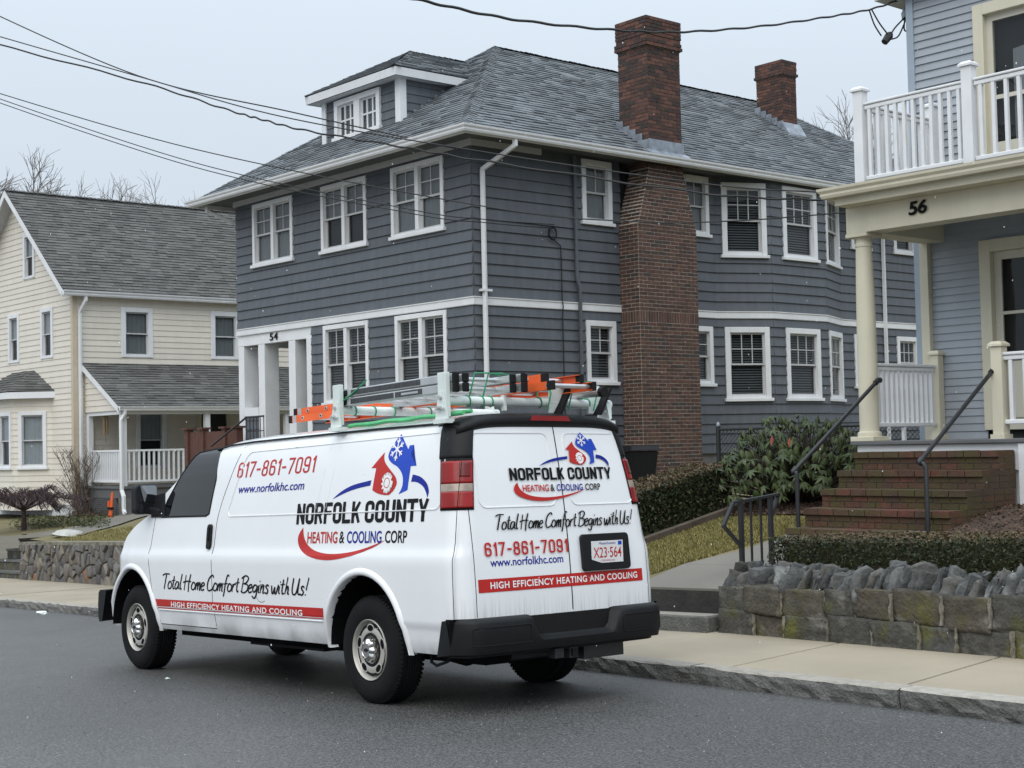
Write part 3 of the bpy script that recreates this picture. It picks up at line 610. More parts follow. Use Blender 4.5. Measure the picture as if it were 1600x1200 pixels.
# roof
E1, E2, E3, E4 = V(xl, yf, ZE), V(xr, yf, ZE), V(xr, YB + OV, ZE), V(xl, YB + OV, ZE); A1, A2 = V(XR, YA, ZR), V(XR, YC, ZR)
shingles([E1, E2, A1], (0, 1, SL), h54, MT['roof54'], seed=2, name='front_roof_slope'); shingles([E2, E3, A2, A1], (-1, 0, SL), h54, MT['roof54'], seed=3, name='side_roof_slope')
MB().add([E1, A1, A2, E4], [(0, 1, 2, 3)]).build('far_roof_slope', MT['roof54'], h54); MB().add([E4, E3, A2], [(0, 1, 2)]).build('rear_roof_slope', MT['roof54'], h54)
def caps(a, b, parent, m, w=0.13, step=0.14, seed=4):
    R = random.Random(seed); mb = MB(); d = b - a; L = d.length; d = d.normalized(); s = d.cross(Vector((0, 0, 1))).normalized(); n = s.cross(d)
    k = 0
    while k < L:
        p = a + d * k; q = a + d * min(L, k + step * 1.4); h = 0.025 * R.uniform(0.8, 1.3)
        for sg in (-1, 1): mb.add([p + n * h, p + s * sg * w - n * w * 0.42 + n * h, q + s * sg * w - n * w * 0.42 + n * 0.008, q + n * 0.01], [(0, 1, 2, 3)])
        k += step
    return stuff(mb.build('ridge_caps', m, parent))
for a, b in ((E1, A1), (E2, A1), (A1, A2), (E3, A2)): caps(a, b, h54, MT['roof54'])
def roofz(x): return ZE + SL * (xr - x)
for px in ((891, 123), (1128, 168)):
    d = ray(px); t = (ZE + SL * xr) / (d.z + SL * d.x); p = d * t
    mb = MB(); mb.hexa([p + V(.17, -.2, -.1), p + V(.17, .2, -.1), p + V(-.17, .2, .1), p + V(-.17, -.2, .1), p + V(.15, -.17, -.01), p + V(.15, .17, -.01), p + V(-.17, .17, .16), p + V(-.17, -.17, .16)])
    mb.build('roof_vent', MT['roof54'], h54, bevel=0.02)
# dormer
DX0, DX1, DY = -24.22, -21.68, 16.17; DZ = 6.80; df = Face((DX0, DY), (DX1, DY)); ds = Face((DX1, DY), (DX1, DY + 1.9))
fz = lambda y: ZE + SL * (y - yf)
dm = MB().box(DX0 + 0.1, DX1 - 0.1, DY + 0.1, DY + 2.4, 5.6, DZ + 0.1).build('dormer', MT['dark_room'], h54)
wn_ = []
for a0, a1 in ((0.38, 1.20), (1.12, 1.94)):
    pass
wn_.append((0.42, 1.93, 5.98, 6.76))
mb = MB(); B = df.box
B(mb, 0.42, 0.53, -.08, .06, 6.03, 6.76); B(mb, 1.82, 1.93, -.08, .06, 6.03, 6.76); B(mb, 1.08, 1.27, -.08, .055, 6.03, 6.76); B(mb, 0.53, 1.82, -.08, .065, 6.66, 6.76); B(mb, 0.38, 1.97, -.08, .10, 5.96, 6.03)
dw = mb.build('dormer_window', MT['white'], dm)
for b0, b1 in ((0.53, 1.08), (1.27, 1.82)):
    g = MB()
    for i in range(4): c = b0 + (b1 - b0) * i / 3; c = min(max(c, b0 + 0.02), b1 - 0.02); B(g, c - 0.018, c + 0.018, -.03, .0, 6.03, 6.66)
    for c in (6.05, 6.35, 6.64): B(g, b0, b1, -.028, -.002, c - 0.016, c + 0.016)
    g.build('muntin', MT['white'], dw)
    MB().add([df.P(b0, -.015, 6.03), df.P(b1, -.015, 6.03), df.P(b1, -.015, 6.66), df.P(b0, -.015, 6.66)], [(0, 1, 2, 3)]).build('pane', MT['glass'], dw)
    MB().add([df.P(b0, -.07, 6.03), df.P(b1, -.07, 6.03), df.P(b1, -.06, 6.66), df.P(b0, -.06, 6.66)], [(0, 1, 2, 3)]).build('shade', MT['shade'], dw)
siding(df, fz(DY) - 0.05, DZ, P54 * 0.85, S54, dm, wn_, 0.02)
siding(ds, 5.9, DZ, P54 * 0.85, S54, dm, (), 0.02, clip=lambda z: (0, max(0.02, (z - ZE) / SL + yf - DY + 0.08)))
for q0, q1 in ((DX1 - 0.13, DX1 + 0.035), (DX0 - 0.04, DX0 + 0.1)): MB().box(q0, q1, DY - 0.04, DY + 0.10, 5.9, DZ).build('corner_board', MT['white'], dm)
dx0, dx1, dy = DX0 - 0.26, DX1 + 0.2, DY - 0.26; dxm = (dx0 + dx1) / 2; DE = 6.97; dr = 0.40 * 0 + (7.78 - DE) / ((dx1 - dx0) / 2)
MB().box(dx0, dx1, dy, DY + 1.5, DZ, DZ + 0.02).build('dormer_soffit', MT['soffit'], dm)
ye = yf + (DE - ZE) / SL
sweep([V(dx0, ye + 0.3, DZ), V(dx0, dy, DZ), V(dx1, dy, DZ), V(dx1, ye - 0.05, DZ)], [(-0.03, 0), (0, 0), (0.015, 0.15), (-0.03, 0.15)]).build('fascia', MT['white'], dm)
ap = V(dxm, 17.4, 7.78); rb = V(dxm, 18.8, 7.78); e1, e2, e3 = V(dx0 - 0.02, dy - 0.02, DE), V(dx1 + 0.02, dy - 0.02, DE), V(dx1 + 0.02, ye + 0.05, DE); e0 = V(dx0 - 0.02, ye + 0.05, DE)
shingles([e1, e2, ap], (0, 1, 0.6), dm, MT['roof54'], seed=8, name='dormer_front_slope'); shingles([e2, e3, rb, ap], (-1, 0, 0.6), dm, MT['roof54'], seed=9, name='dormer_side_slope')
MB().add([e1, ap, rb, e0], [(0, 1, 2, 3)]).build('dormer_far_slope', MT['roof54'], dm)
for a, b in ((e1, ap), (e2, ap), (ap, rb)): caps(a, b, dm, MT['roof54'], w=0.1)
mb = MB()
for k in range(7): y = DY + 0.1 + k * 0.17; mb.box(DX1 + 0.0, DX1 + 0.03, y, y + 0.16, fz(y) - 0.02, fz(y) + 0.07)
mb.build('step_flashing', MT['flash'], dm)
# porch recess with square posts
pz0, pz1 = -1.2, 2.14
mb = MB(); mb.box(XL, -23.87, Y0 + 0.0, Y0 + 0.14, 2.12, 2.335); mb.box(XL, XL + 0.14, Y0 + 0.14, Y0 + 1.9, 2.12, 2.335); mb.build('porch_beam', MT['white'], h54, bevel=0.005)
for x0, x1 in ((-26.64, -26.42), (-25.86, -25.62), (-24.72, -24.48)):
    MB().box(x0, x1, Y0 + 0.005, Y0 + 0.34, -1.2, 2.12).build('porch_post', MT['white'], h54, bevel=0.006)
MB().box(-24.02, -23.86, Y0 - 0.03, Y0 + 0.12, -1.2, 2.12).build('porch_trim', MT['white'], h54)
MB().box(XL, XL + 0.2, Y0 + 1.7, Y0 + 1.9, -1.2, 2.12).build('porch_post', MT['white'], h54)
MB().box(XL + 0.14, -23.87, Y0 + 0.14, Y0 + 1.9, 2.3, 2.34).build('porch_ceiling', MT['soffit'], h54)
MB().box(-26.42, -25.86, Y0 - 0.02, Y0 + 0.2, 0.68, 0.85).build('porch_rail_cap', MT['white'], h54)
siding(Face((-26.42, Y0 + 0.03), (-25.86, Y0 + 0.03)), -1.1, 0.68, P54, S54, w54, (), 0.02)
siding(Face((-23.87, Y0 + 1.9), (-23.87, Y0 + 0.14), flip=True), -1.1, 2.3, P54, S54, w54, (), 0.02)
MB().box(XL, -23.87, Y0 + 0.0, Y0 + 1.9, -2.3, -0.3).build('porch_floor', MT['found'], h54)
def text_mesh(txt, bold=0.0, shear=0.0, space=1.0):
    cu = bpy.data.curves.new('t', 'FONT'); cu.body = txt; cu.offset = bold; cu.shear = shear; cu.space_character = space; cu.resolution_u = 6
    o = bpy.data.objects.new('t', cu); scene.collection.objects.link(o); bpy.context.view_layer.update()
    me = bpy.data.meshes.new_from_object(o.evaluated_get(bpy.context.evaluated_depsgraph_get()))
    bpy.data.objects.remove(o); bpy.data.curves.remove(cu); return me
def flat_text(txt, origin, t, up, w, h, m, parent, name='lettering', bold=0.0, shear=0.0, thick=0.0, local=False, space=1.0, label=None):
    me = text_mesh(txt, bold, shear, space); xs = [v.co.x for v in me.vertices]; ys = [v.co.y for v in me.vertices]; x0, x1, y0, y1 = min(xs), max(xs), min(ys), max(ys)
    t, up = Vector(t), Vector(up); n = t.cross(up).normalized()
    for v in me.vertices: v.co = Vector(origin) + t * ((v.co.x - x0) / (x1 - x0) * w) + up * ((v.co.y - y0) / (y1 - y0) * h)
    me.materials.append(m); o = bpy.data.objects.new(name, me); link(o, parent, local)
    if thick: md = o.modifiers.new('solid', 'SOLIDIFY'); md.thickness = thick; md.offset = 1
    return o
flat_text('54', (-25.38, Y0 - 0.012, 2.165), (1, 0, 0), (0, 0, 1), 0.30, 0.15, MT['letter'], h54, 'house_number', bold=0.012, thick=0.008, space=1.1)
# downspouts, pipe and meter cable
def spout(pts, m, parent, name='downspout', w=0.075, d=0.06):
    mb = MB()
    for a, b in zip(pts, pts[1:]): mb.beam(a, Vector(b) + (Vector(b) - Vector(a)).normalized() * 0.02, w, d, up=(0.3, -1, 0.1))
    return mb.build(name, m, parent, bevel=0.008)
sy = 15.74
o_ = spout([(xr + 0.03, 15.95, 5.06), (xr + 0.03, 15.95, 4.95), (X0 + 0.07, sy, 4.62), (X0 + 0.07, sy, -0.9)], MT['gutter'], h54)
MB().box(X0 + 0.02, X0 + 0.115, sy - 0.09, sy + 0.13, 2.56, 2.60).build('strap', MT['gutter'], o_)
spout([(XL - 0.4, Y0 - 0.45, 5.05), (XL - 0.4, Y0 - 0.45, 4.95), (XL - 0.05, Y0 + 0.3, 4.6), (XL - 0.05, Y0 + 0.3, -1)], MT['gutter'], h54)
spout([(X0 + 0.06, 27.1, 5.0), (X0 + 0.06, 27.1, -0.9)], MT['gutter'], h54)
MB().tube([V(X0 + 0.06, 17.88, 5.1), V(X0 + 0.06, 17.88, 2.9), V(X0 + 0.075, 17.93, 2.75), V(X0 + 0.075, 17.93, -0.6)], 0.035, 8).build('vent_pipe', MT['side54'], h54, smooth=True)
mb = MB(); mb.tube([V(X0 + 0.05, 17.35, 3.55), V(X0 + 0.06, 17.5, 3.45), V(X0 + 0.05, 17.52, 3.2), V(X0 + 0.05, 17.52, 2.5), V(X0 + 0.07, 17.52, 2.4), V(X0 + 0.05, 17.52, 2.2), V(X0 + 0.05, 17.53, -0.4)], 0.011, 6)
cl_ = [V(X0 + 0.06, 17.32 + 0.09 * math.cos(t * math.pi / 8), 3.66 + 0.11 * math.sin(t * math.pi / 8)) for t in range(33)]
mb.tube(cl_, 0.014, 6); mb.build('coiled_cable', MT['iron'], h54)
# ---------------------------------------------------------------- chimneys
def bricklay(corner_fn, courses, parent, mtl, face_specs, group_limit):
    pass
ch = thing('brick_chimney', (X0 + 0.3, 19.8, -0.6), 'tall tapering red brick chimney on the side wall of the slate blue house', 'chimney')
CX0, CX1 = X0 - 0.03, X0 + 0.5; cy0, cy1 = 19.0, 20.56; CP = 0.0688
def sect(z): # y range and x range at height z
    if z < 3.89: return cy0, cy1, CX1
    if z < 5.02: k = (z - 3.89) / 1.13; return cy0 + 0.38 * k, cy1 - 0.30 * k, CX1 - 0.03 * k
    return 19.38, 20.26, X0 + 0.47
all_b = []   # (centre, dx, dy, dz, axis)
def course(z, h, soldier=False, k=0):
    a, b, x = sect(z + h / 2); L = 0.2128 if not soldier else 0.0688; g = 0.014; dpt = 0.10
    xin = CX0 if z < 5.02 else X0 - 0.28
    y = a; first = (k % 2 == 0) or soldier; n = 0
    while y < b - 0.02:
        w = (L if (n or first) else L / 2); y2 = min(b, y + w); all_b.append(('x', x, y + g / 2, y2 - g / 2, z, h - g)); y = y2; n += 1
    xx = x - 0.0; n = 0
    while xx > xin + 0.02:
        w = (L if (n or not first) else L / 2); x2 = max(xin, xx - w); all_b.append(('y', a, x2 + g / 2, xx - g / 2 - (0.0 if n else 0.0), z, h - g)); xx = x2; n += 1
    xx = x; n = 0
    if z > 5.0:
        pass
z = -0.95; k = 0
while z < 7.75:
    if abs(z - 2.175) < 0.035: course(z, 0.2064, True, k); z += 0.2064
    else: course(z, CP, False, k); z += CP
    k += 1
BRK = {}
def brick_box(ax, p, s0, s1, z, h, proud):
    c = MB()
    if ax == 'x': c.box(p - 0.09, p + proud, s0, s1, z, z + h)
    else: c.box(s0, s1, p - proud, p + 0.09, z, z + h)
    return c
cand = [b for b in all_b if -0.6 < b[4] < 3.0 and b[0] == 'x'][:]
cand.sort(key=lambda b: abs(b[4] - 0.9)); single = set(id(b) for b in cand[:300])
lowm = {}; rest = MB(); top = MB()
R = random.Random(3)
for b in all_b:
    pr = 0.004 + R.uniform(-0.002, 0.003)
    if id(b) in single:
        key = (round(b[3] - b[2], 3), round(b[5], 3))
        if key not in lowm: lowm[key] = brick_box('x', 0, 0, b[3] - b[2], 0, b[5], 0.004).mesh('brick', MT['brick'])
        inst('brick', lowm[key], ch, Matrix.Translation((b[1] + pr - 0.004, b[2], b[4])))
    elif b[4] < 5.0: rest.add(*(lambda m: (m.v, m.f))(brick_box(*b, pr)))
    else: top.add(*(lambda m: (m.v, m.f))(brick_box(*b, pr)))
stuff(rest.build('chimney_brickwork', MT['brick'], ch)); stuff(top.build('stack_brickwork', MT['brick_old'], ch))
mb = MB(); mb.box(CX0, CX1 - 0.003, cy0 + 0.003, cy1 - 0.003, -1.2, 3.89)
mb.hexa([V(CX0, cy0 + .003, 3.89), V(CX1 - .003, cy0 + .003, 3.89), V(CX1 - .003, cy1 - .003, 3.89), V(CX0, cy1 - .003, 3.89), V(CX0, 19.383, 5.02), V(X0 + .466, 19.383, 5.02), V(X0 + .466, 20.257, 5.02), V(CX0, 20.257, 5.02)])
mb.build('mortar_core', MT['mortar'], ch)
MB().box(X0 - 0.27, X0 + 0.466, 19.384, 20.256, 5.02, 7.74).build('stack_core', MT['mortar_dark'], ch)
def collar(x0, x1, y0, y1, z, n, proud, parent, m=MT['brick_old']):
    mb = MB()
    for q in range(n):
        L = 0.21; p = proud[q]; zz = z + q * CP
        for (s0, s1, fx) in ((y0 - p, y1 + p, True), (x0 - p, x1 + p, False)):
            s = s0 - (L / 2 if q % 2 else 0)
            while s < s1:
                a, b = max(s, s0) + .005, min(s + L, s1) - .005; s += L
                if b - a < 0.02: continue
                if fx: mb.box(x1 + p - 0.1, x1 + p, a, b, zz, zz + CP - .01)
                else: mb.box(a, b, y0 - p, y0 - p + 0.1, zz, zz + CP - .01)
    stuff(mb.build('corbel_bricks', m, parent)); MB().box(x0 - .012, x1 + .012, y0 - .012, y1 + .012, z - 0.02, z + n * CP).build('cap_core', MT['mortar_dark'], parent)
collar(X0 - 0.28, X0 + 0.47, 19.38, 20.26, 7.24, 8, [0.045, 0.045, 0.02, 0.03, 0.03, 0.03, 0.03, 0.03], ch)
mb = MB(); xe = X0 + 0.47; zr0 = roofz(xe)
mb.box(xe, xe + 0.02, 19.36, 20.30, zr0 - 0.05, zr0 + 0.22); mb.hexa([V(xe, 19.30, zr0 - .02), V(xe + .16, 19.30, zr0 - .11), V(xe + .16, 20.34, zr0 - .11), V(xe, 20.34, zr0 - .02), V(xe, 19.30, zr0 + .03), V(xe + .16, 19.30, zr0 - .07), V(xe + .16, 20.34, zr0 - .07), V(xe, 20.34, zr0 + .03)])
for q in range(5): x = xe - q * 0.16; mb.box(x - 0.17, x, 19.355, 19.376, roofz(x) - 0.05, roofz(x - 0.1) + 0.16 + R.uniform(-.02, .02))
mb.build('flashing', MT['flash'], ch, bevel=0.004)
c2 = thing('rear_brick_chimney', (-21.4, 26.9, roofz(-21.4)), 'smaller red brick chimney near the back of the hip roof', 'chimney')
qx0, qx1, qy0, qy1 = -21.78, -21.02, 26.5, 27.0; z0_ = roofz(qx1) - 0.2; zt_ = 8.30; tmp = MB(); z = z0_; k = 0
while z < zt_:
    for fx in (True, False):
        s0, s1 = (qy0, qy1) if fx else (qx0, qx1); s = s0 - (0.1 if (k % 2) == fx else 0)
        while s < s1:
            a, b = max(s, s0) + .005, min(s + .21, s1) - .005; s += .21
            if b - a < .03: continue
            p = R.uniform(0, .006)
            if fx: tmp.box(qx1 - .08, qx1 + p, a, b, z, z + CP - .01)
            else: tmp.box(a, b, qy0 - p, qy0 + .08, z, z + CP - .01)
    z += CP; k += 1
stuff(tmp.build('chimney_brickwork', MT['brick_old'], c2)); MB().box(qx0, qx1 - .006, qy0 + .006, qy1, z0_, zt_).build('mortar_core', MT['mortar_dark'], c2)
collar(qx0, qx1, qy0, qy1, zt_ - 0.02, 5, [0.04, 0.02, 0.02, 0.02, 0.02], c2)
mb = MB(); zz = roofz(qx1); mb.hexa([V(qx1, qy0 - .05, zz - .02), V(qx1 + .2, qy0 - .05, zz - .14), V(qx1 + .2, qy1 + .08, zz - .14), V(qx1, qy1 + .08, zz - .02), V(qx1, qy0 - .05, zz + .2), V(qx1 + .2, qy0 - .05, zz - .11), V(qx1 + .2, qy1 + .08, zz - .11), V(qx1, qy1 + .08, zz + .2)])
for q in range(5): x = qx1 - q * .16; mb.box(x - .17, x, qy0 - .025, qy0 - .004, roofz(x) - .05, roofz(x - .1) + .16)
mb.build('flashing', MT['flash'], c2)
# ================================================================ house 56 (light blue grey with cream porch)
YD, YW, XW = 14.3, 15.95, -10.63; XE = -2.0
h56 = thing('porch_house', (XW, YW, G(-9, 15)), 'light blue-grey house with cream porch, white balcony railing and number 56', 'house')
w56 = MB().box(XW + 0.1, XE, YW + 0.12, 24, -1.2, 6.0).build('wall', MT['dark_room'], h56)
f56 = Face((XW, YW), (XE, YW)); A = lambda px, y=YW: yp(px, y).x - XW
MT['cream_d'] = MT['cream']; MT['storm'] = mat('cream_storm_door', (0.58, 0.55, 0.46), 0.4, 0.03)
dk = -0.065
# doors: lower storm door, upper balcony door
def door(px0, z0, z1, name, lab, w=1.0):
    a0 = A((px0, 390)); c = 0.15; mb = MB(); B = f56.box; zt = z1
    B(mb, a0, a0 + c, -.1, .05, z0, zt); B(mb, a0 + c, a0 + 2 * c + w, -.1, .055, zt - c, zt); B(mb, a0 + c + w, a0 + 2 * c + w, -.1, .05, z0, zt - c)
    d = mb.build(name, MT['cream'], h56, bevel=0.008); d['label'] = lab
    i0, i1 = a0 + c, a0 + c + w; s = MB(); zk = z0 + 0.82; 
    B(s, i0, i0 + .1, -.07, -.03, z0, zt - c); B(s, i1 - .1, i1, -.07, -.03, z0, zt - c); B(s, i0 + .1, i1 - .1, -.07, -.032, zt - c - .1, zt - c); B(s, i0 + .1, i1 - .1, -.07, -.034, z0, zk)
    B(s, i0 + .1, i1 - .1, -.06, -.033, zk + 0.56, zk + 0.6)
    sd_ = s.build('storm_door', MT['storm'], d, bevel=0.006)
    s = MB(); B(s, i0 + .2, i1 - .2, -.03, -.018, z0 + .14, zk - .12); s.build('door_panel', MT['storm'], d, bevel=0.012)
    MB().add([f56.P(i0 + .1, -.05, zk), f56.P(i1 - .1, -.05, zk), f56.P(i1 - .1, -.05, zt - c - .1), f56.P(i0 + .1, -.05, zt - c - .1)], [(0, 1, 2, 3)]).build('pane', MT['glass'], d, recalc=False)
    return (a0 + 0.02, a0 + 2 * c + w - 0.02, z0 - 0.1, zt - 0.02)
ho = [door(1532, dk + 0.1, 2.33, 'front_door', 'cream storm door under the porch roof')]
aU = A((1522, 30)); 
zu0, zu1 = 2.95, 5.2; mb = MB(); B = f56.box
B(mb, aU, aU + .14, -.1, .05, zu0, zu1); B(mb, aU + .14, aU + 1.2, -.1, .055, zu1 - .14, zu1); B(mb, aU + 1.2, aU + 1.34, -.1, .05, zu0, zu1)
bd = mb.build('balcony_door', MT['cream'], h56, bevel=0.008); s = MB(); B(s, aU + .14, aU + .22, -.08, -.03, zu0, zu1 - .14); B(s, aU + .22, aU + 1.2, -.08, -.03, zu0, zu0 + .55); B(s, aU + .22, aU + 1.2, -.07, -.032, 4.02, 4.07); B(s, aU + .22, aU + 1.2, -.08, -.03, zu1 - .22, zu1 - .14)
s.build('storm_door', MT['storm'], bd); MB().add([f56.P(aU + .22, -.05, zu0 + .5), f56.P(aU + 1.2, -.05, zu0 + .5), f56.P(aU + 1.2, -.05, zu1 - .2), f56.P(aU + .22, -.05, zu1 - .2)], [(0, 1, 2, 3)]).build('pane', MT['glass'], bd, recalc=False)
MB().add([f56.P(aU + .45, -.09, zu0 + .5), f56.P(aU + 1.2, -.09, zu0 + .5), f56.P(aU + 1.2, -.09, 4.7), f56.P(aU + .45, -.09, 4.6)], [(0, 1, 2, 3)]).build('curtain', MT['shade'], bd, recalc=False)
ho.append((aU + .02, aU + 1.32, zu0 - .2, zu1 - .02))
siding(f56, dk, 2.7, 0.0935, MT['side56'], w56, ho, 0.02, a0=0.1); siding(f56, 2.85, 5.55, 0.1, MT['side56'], w56, ho, 0.022, a0=0.1)
MT['trim56'] = mat('blue_grey_corner_board', (0.33, 0.39, 0.46), 0.5, 0.05)
f56.box(MB(), 0, 0.1, -.12, .035, -1, 5.6).build('corner_board', MT['trim56'], h56)
f56.box(MB(), 0.115, 0.23, 0, .09, dk, 2.6).build('pilaster', MT['cream'], h56)
f56.box(MB(), -0.35, 8.5, -8, .2, 5.55, 5.7).build('eave', MT['soffit'], h56)
MB().prism([V(XW - .35, YW - .2, 5.7), V(XE, YW - .2, 5.7), V(XE, 20, 8.2)], (0, 0.01, 0)).build('roof', MT['roofY'], h56)
# porch deck, skirt, column, beam, roof slab
xd = yp((1328, 687), YD).x; MT['deck'] = mat('grey_deck_boards', (0.12, 0.122, 0.125), 0.6, 0.1, 3)
MB().box(xd, -4, YD, YW, dk - 0.045, dk).build('porch_deck', MT['deck'], h56, bevel=0.008)
MB().box(xd + .06, -8.36, YD + 0.06, YD + 0.1, -0.4, dk - .05).build('skirt_board', MT['white'], h56)
MB().box(xd + .06, xd + .1, YD + .1, YW, -1.1, dk - .05).build('skirt_board', MT['white'], h56)
sk = MB(); sx0 = -8.36
for a_, b_ in ((sx0, sx0 + .1), (sx0 + .9, sx0 + 1.0), (sx0 + 1.9, sx0 + 2.0), (sx0 + 2.9, sx0 + 3.0)): sk.box(a_, b_, YD + .02, YD + .08, -.95, dk - .05)
for a_, b_ in ((-.95, -.66), (-.24, dk - .05)): sk.box(sx0 + .1, -4, YD + .03, YD + .07, a_, b_)
sk.build('skirt_frame', MT['white'], h56, bevel=0.006); MB().box(sx0 - .2, -4, YD + .1, YD + .12, -1.0, -.1).build('skirt_panel', MT['white'], h56)
cxp = yp((1357, 640), YD + .15).x; cyp = YD + .16
mb = MB(); mb.lathe([(0, 0), (.135, 0), (.14, .03), (.135, .055), (.115, .065), (.113, .1), (.115, 1.0), (.107, 1.7), (.094, 2.23), (.1, 2.235), (.104, 2.255), (.1, 2.275), (.094, 2.28), (.094, 2.33), (.125, 2.37), (.13, 2.385), (0, 2.385)], (cxp, cyp, dk + .05), (0, 0, 1), 32)
mb.build('porch_column', MT['cream'], h56, smooth=True, ang=35)
MB().box(cxp - .16, cxp + .16, cyp - .16, cyp + .16, dk, dk + .055).build('plinth', MT['cream'], h56, bevel=0.006)
zb = yp((1355, 362), YD + .02).z; zt = zb + .31
MB().box(cxp - .15, cxp + .15, cyp - .15, cyp + .15, zb - .045, zb).build('capital', MT['cream'], h56, bevel=0.006)
bx = cxp - .14
MB().box(bx, -4, YD + .02, YD + .3, zb, zt).build('porch_beam', MT['cream'], h56, bevel=0.005)
MB().box(bx, bx + .28, YD + .3, YW, zb + .002, zt - .002).build('porch_side_beam', MT['cream'], h56, bevel=0.005)
MB().box(bx + .28, -4, YD + .3, YW, zt - .05, zt - .02).build('porch_ceiling', MT['trim56'], h56)
gx = yp((1280, 308), 13.95).x
MB().box(gx + .12, -4, 14.08, YW, zt, zt + .13).build('porch_cornice', MT['cream'], h56, bevel=0.006)
MB().box(gx + .05, -4, 14.02, YW, zt + .13, zt + .2).build('porch_roof', MT['roofY'], h56)
sweep([V(gx + .1, YW, zt + .09), V(gx + .1, 14.06, zt + .09), V(-4, 14.06, zt + .09)], GUT).build('gutter', MT['cream'], h56)
flat_text('56', yp((1420, 337), YD + .005), (1, 0, 0.03), (0.12, 0, 1), 0.235, 0.155, MT['letter'], h56, 'house_number', bold=0.02, thick=0.01, space=0.95)
# balcony railing
rail = lambda a, b, w, h, nm, m=MT['white']: MB().beam(a, b, w, h).build(nm, m, h56, bevel=0.01)
yr = YD + .08; zbal = zt + .2
def post(x, y, z0, z1, s, m, nm='railing_post'):
    o = MB().box(x - s / 2, x + s / 2, y - s / 2, y + s / 2, z0, z1).build(nm, m, h56, bevel=0.006)
    mb = MB(); c = s / 2 + .022; mb.box(x - c, x + c, y - c, y + c, z1, z1 + .025); mb.hexa([V(x - c, y - c, z1 + .025), V(x + c, y - c, z1 + .025), V(x + c, y + c, z1 + .025), V(x - c, y + c, z1 + .025), V(x - c * .6, y - c * .6, z1 + .055), V(x + c * .6, y - c * .6, z1 + .055), V(x + c * .6, y + c * .6, z1 + .055), V(x - c * .6, y + c * .6, z1 + .055)])
    mb.build('post_cap', m, o); return o
p1x = yp((1345, 200), yr).x; p2x = yp((1515, 170), yr).x; zp1 = yp((1345, 137), yr).z - .05
bal_me = MB().box(-.02, .02, -.02, .02, 0, 1).mesh('baluster', MT['white'])
def balusters(a, b, z0, z1, n):
    a, b = Vector(a), Vector(b); 
    for i in range(n): p = a + (b - a) * ((i + .5) / n); inst('baluster', bal_me, h56, Matrix.Translation((p.x, p.y, z0)) @ Matrix.Diagonal((1, 1, z1 - z0, 1)))
zr1 = yp((1352, 163), yr).z; zr0 = yp((1356, 279), yr).z
post(p1x, yr, zbal - .05, zp1, .125, MT['white']); post(p2x, yr, zbal - .05, zp1, .125, MT['white'])
post(p2x + 1.97, yr, zbal - .05, zp1, .125, MT['white']); post(p1x + .03, 15.82, zbal - .05, zp1, .125, MT['white'])
for (a, b, n) in (((p1x + .07, yr), (p2x - .07, yr), 11), ((p2x + .07, yr), (p2x + 1.9, yr), 12), ((p1x + .02, yr + .08), (p1x + .03, 15.74), 10)):
    rail((*a, zr1), (*b, zr1), .075, .03, 'top_rail'); rail((*a, zr1 - .045), (*b, zr1 - .045), .05, .05, 'sub_rail'); rail((*a, zr0), (*b, zr0), .06, .05, 'bottom_rail'); balusters(a, b, zr0 + .02, zr1 - .06, n)
# porch railing (left side) and newels
xs = cxp + .02; zr = xp((1372, 570), xs).z; zl_ = xp((1374, 664), xs).z
rail((xs, cyp + .1, zr), (xs, 15.78, zr), .08, .035, 'top_rail'); rail((xs, cyp + .1, zr - .045), (xs, 15.78, zr - .045), .05, .05, 'sub_rail'); rail((xs, cyp + .1, zl_), (xs, 15.78, zl_), .06, .05, 'bottom_rail'); balusters((xs, cyp + .1), (xs, 15.78), zl_ + .02, zr - .06, 12)
post(xs, 15.86, dk, xp((1490, 556), xs).z, .12, MT['cream'], 'newel_post')
MB().box(xs - .02, xs + .02, 15.1, 15.14, dk, zl_).build('rail_foot', MT['white'], h56)
nx = yp((1563, 620), YD + .12).x; ny = YD + .12; zn = yp((1563, 541), ny).z
post(nx, ny, dk, zn, .13, MT['cream'], 'newel_post')
post(nx + 2.27, ny, dk, zn, .13, MT['cream'], 'newel_post'); MB().box(nx - .085, nx + .085, ny - .085, ny + .085, dk, dk + .05).build('newel_base', MT['cream'], h56); MB().box(xs - .08, xs + .08, 15.78, 15.94, dk, dk + .05).build('newel_base', MT['cream'], h56)
zq1 = yp((1580, 552), ny).z; zq0 = yp((1580, 659), ny).z
rail((nx + .06, ny, zq1), (nx + 2.2, ny, zq1), .08, .035, 'top_rail'); rail((nx + .06, ny, zq1 - .045), (nx + 2.2, ny, zq1 - .045), .05, .05, 'sub_rail'); rail((nx + .06, ny, zq0), (nx + 2.2, ny, zq0), .06, .05, 'bottom_rail'); balusters((nx + .06, ny), (nx + 2.2, ny), zq0 + .02, zq1 - .06, 13)
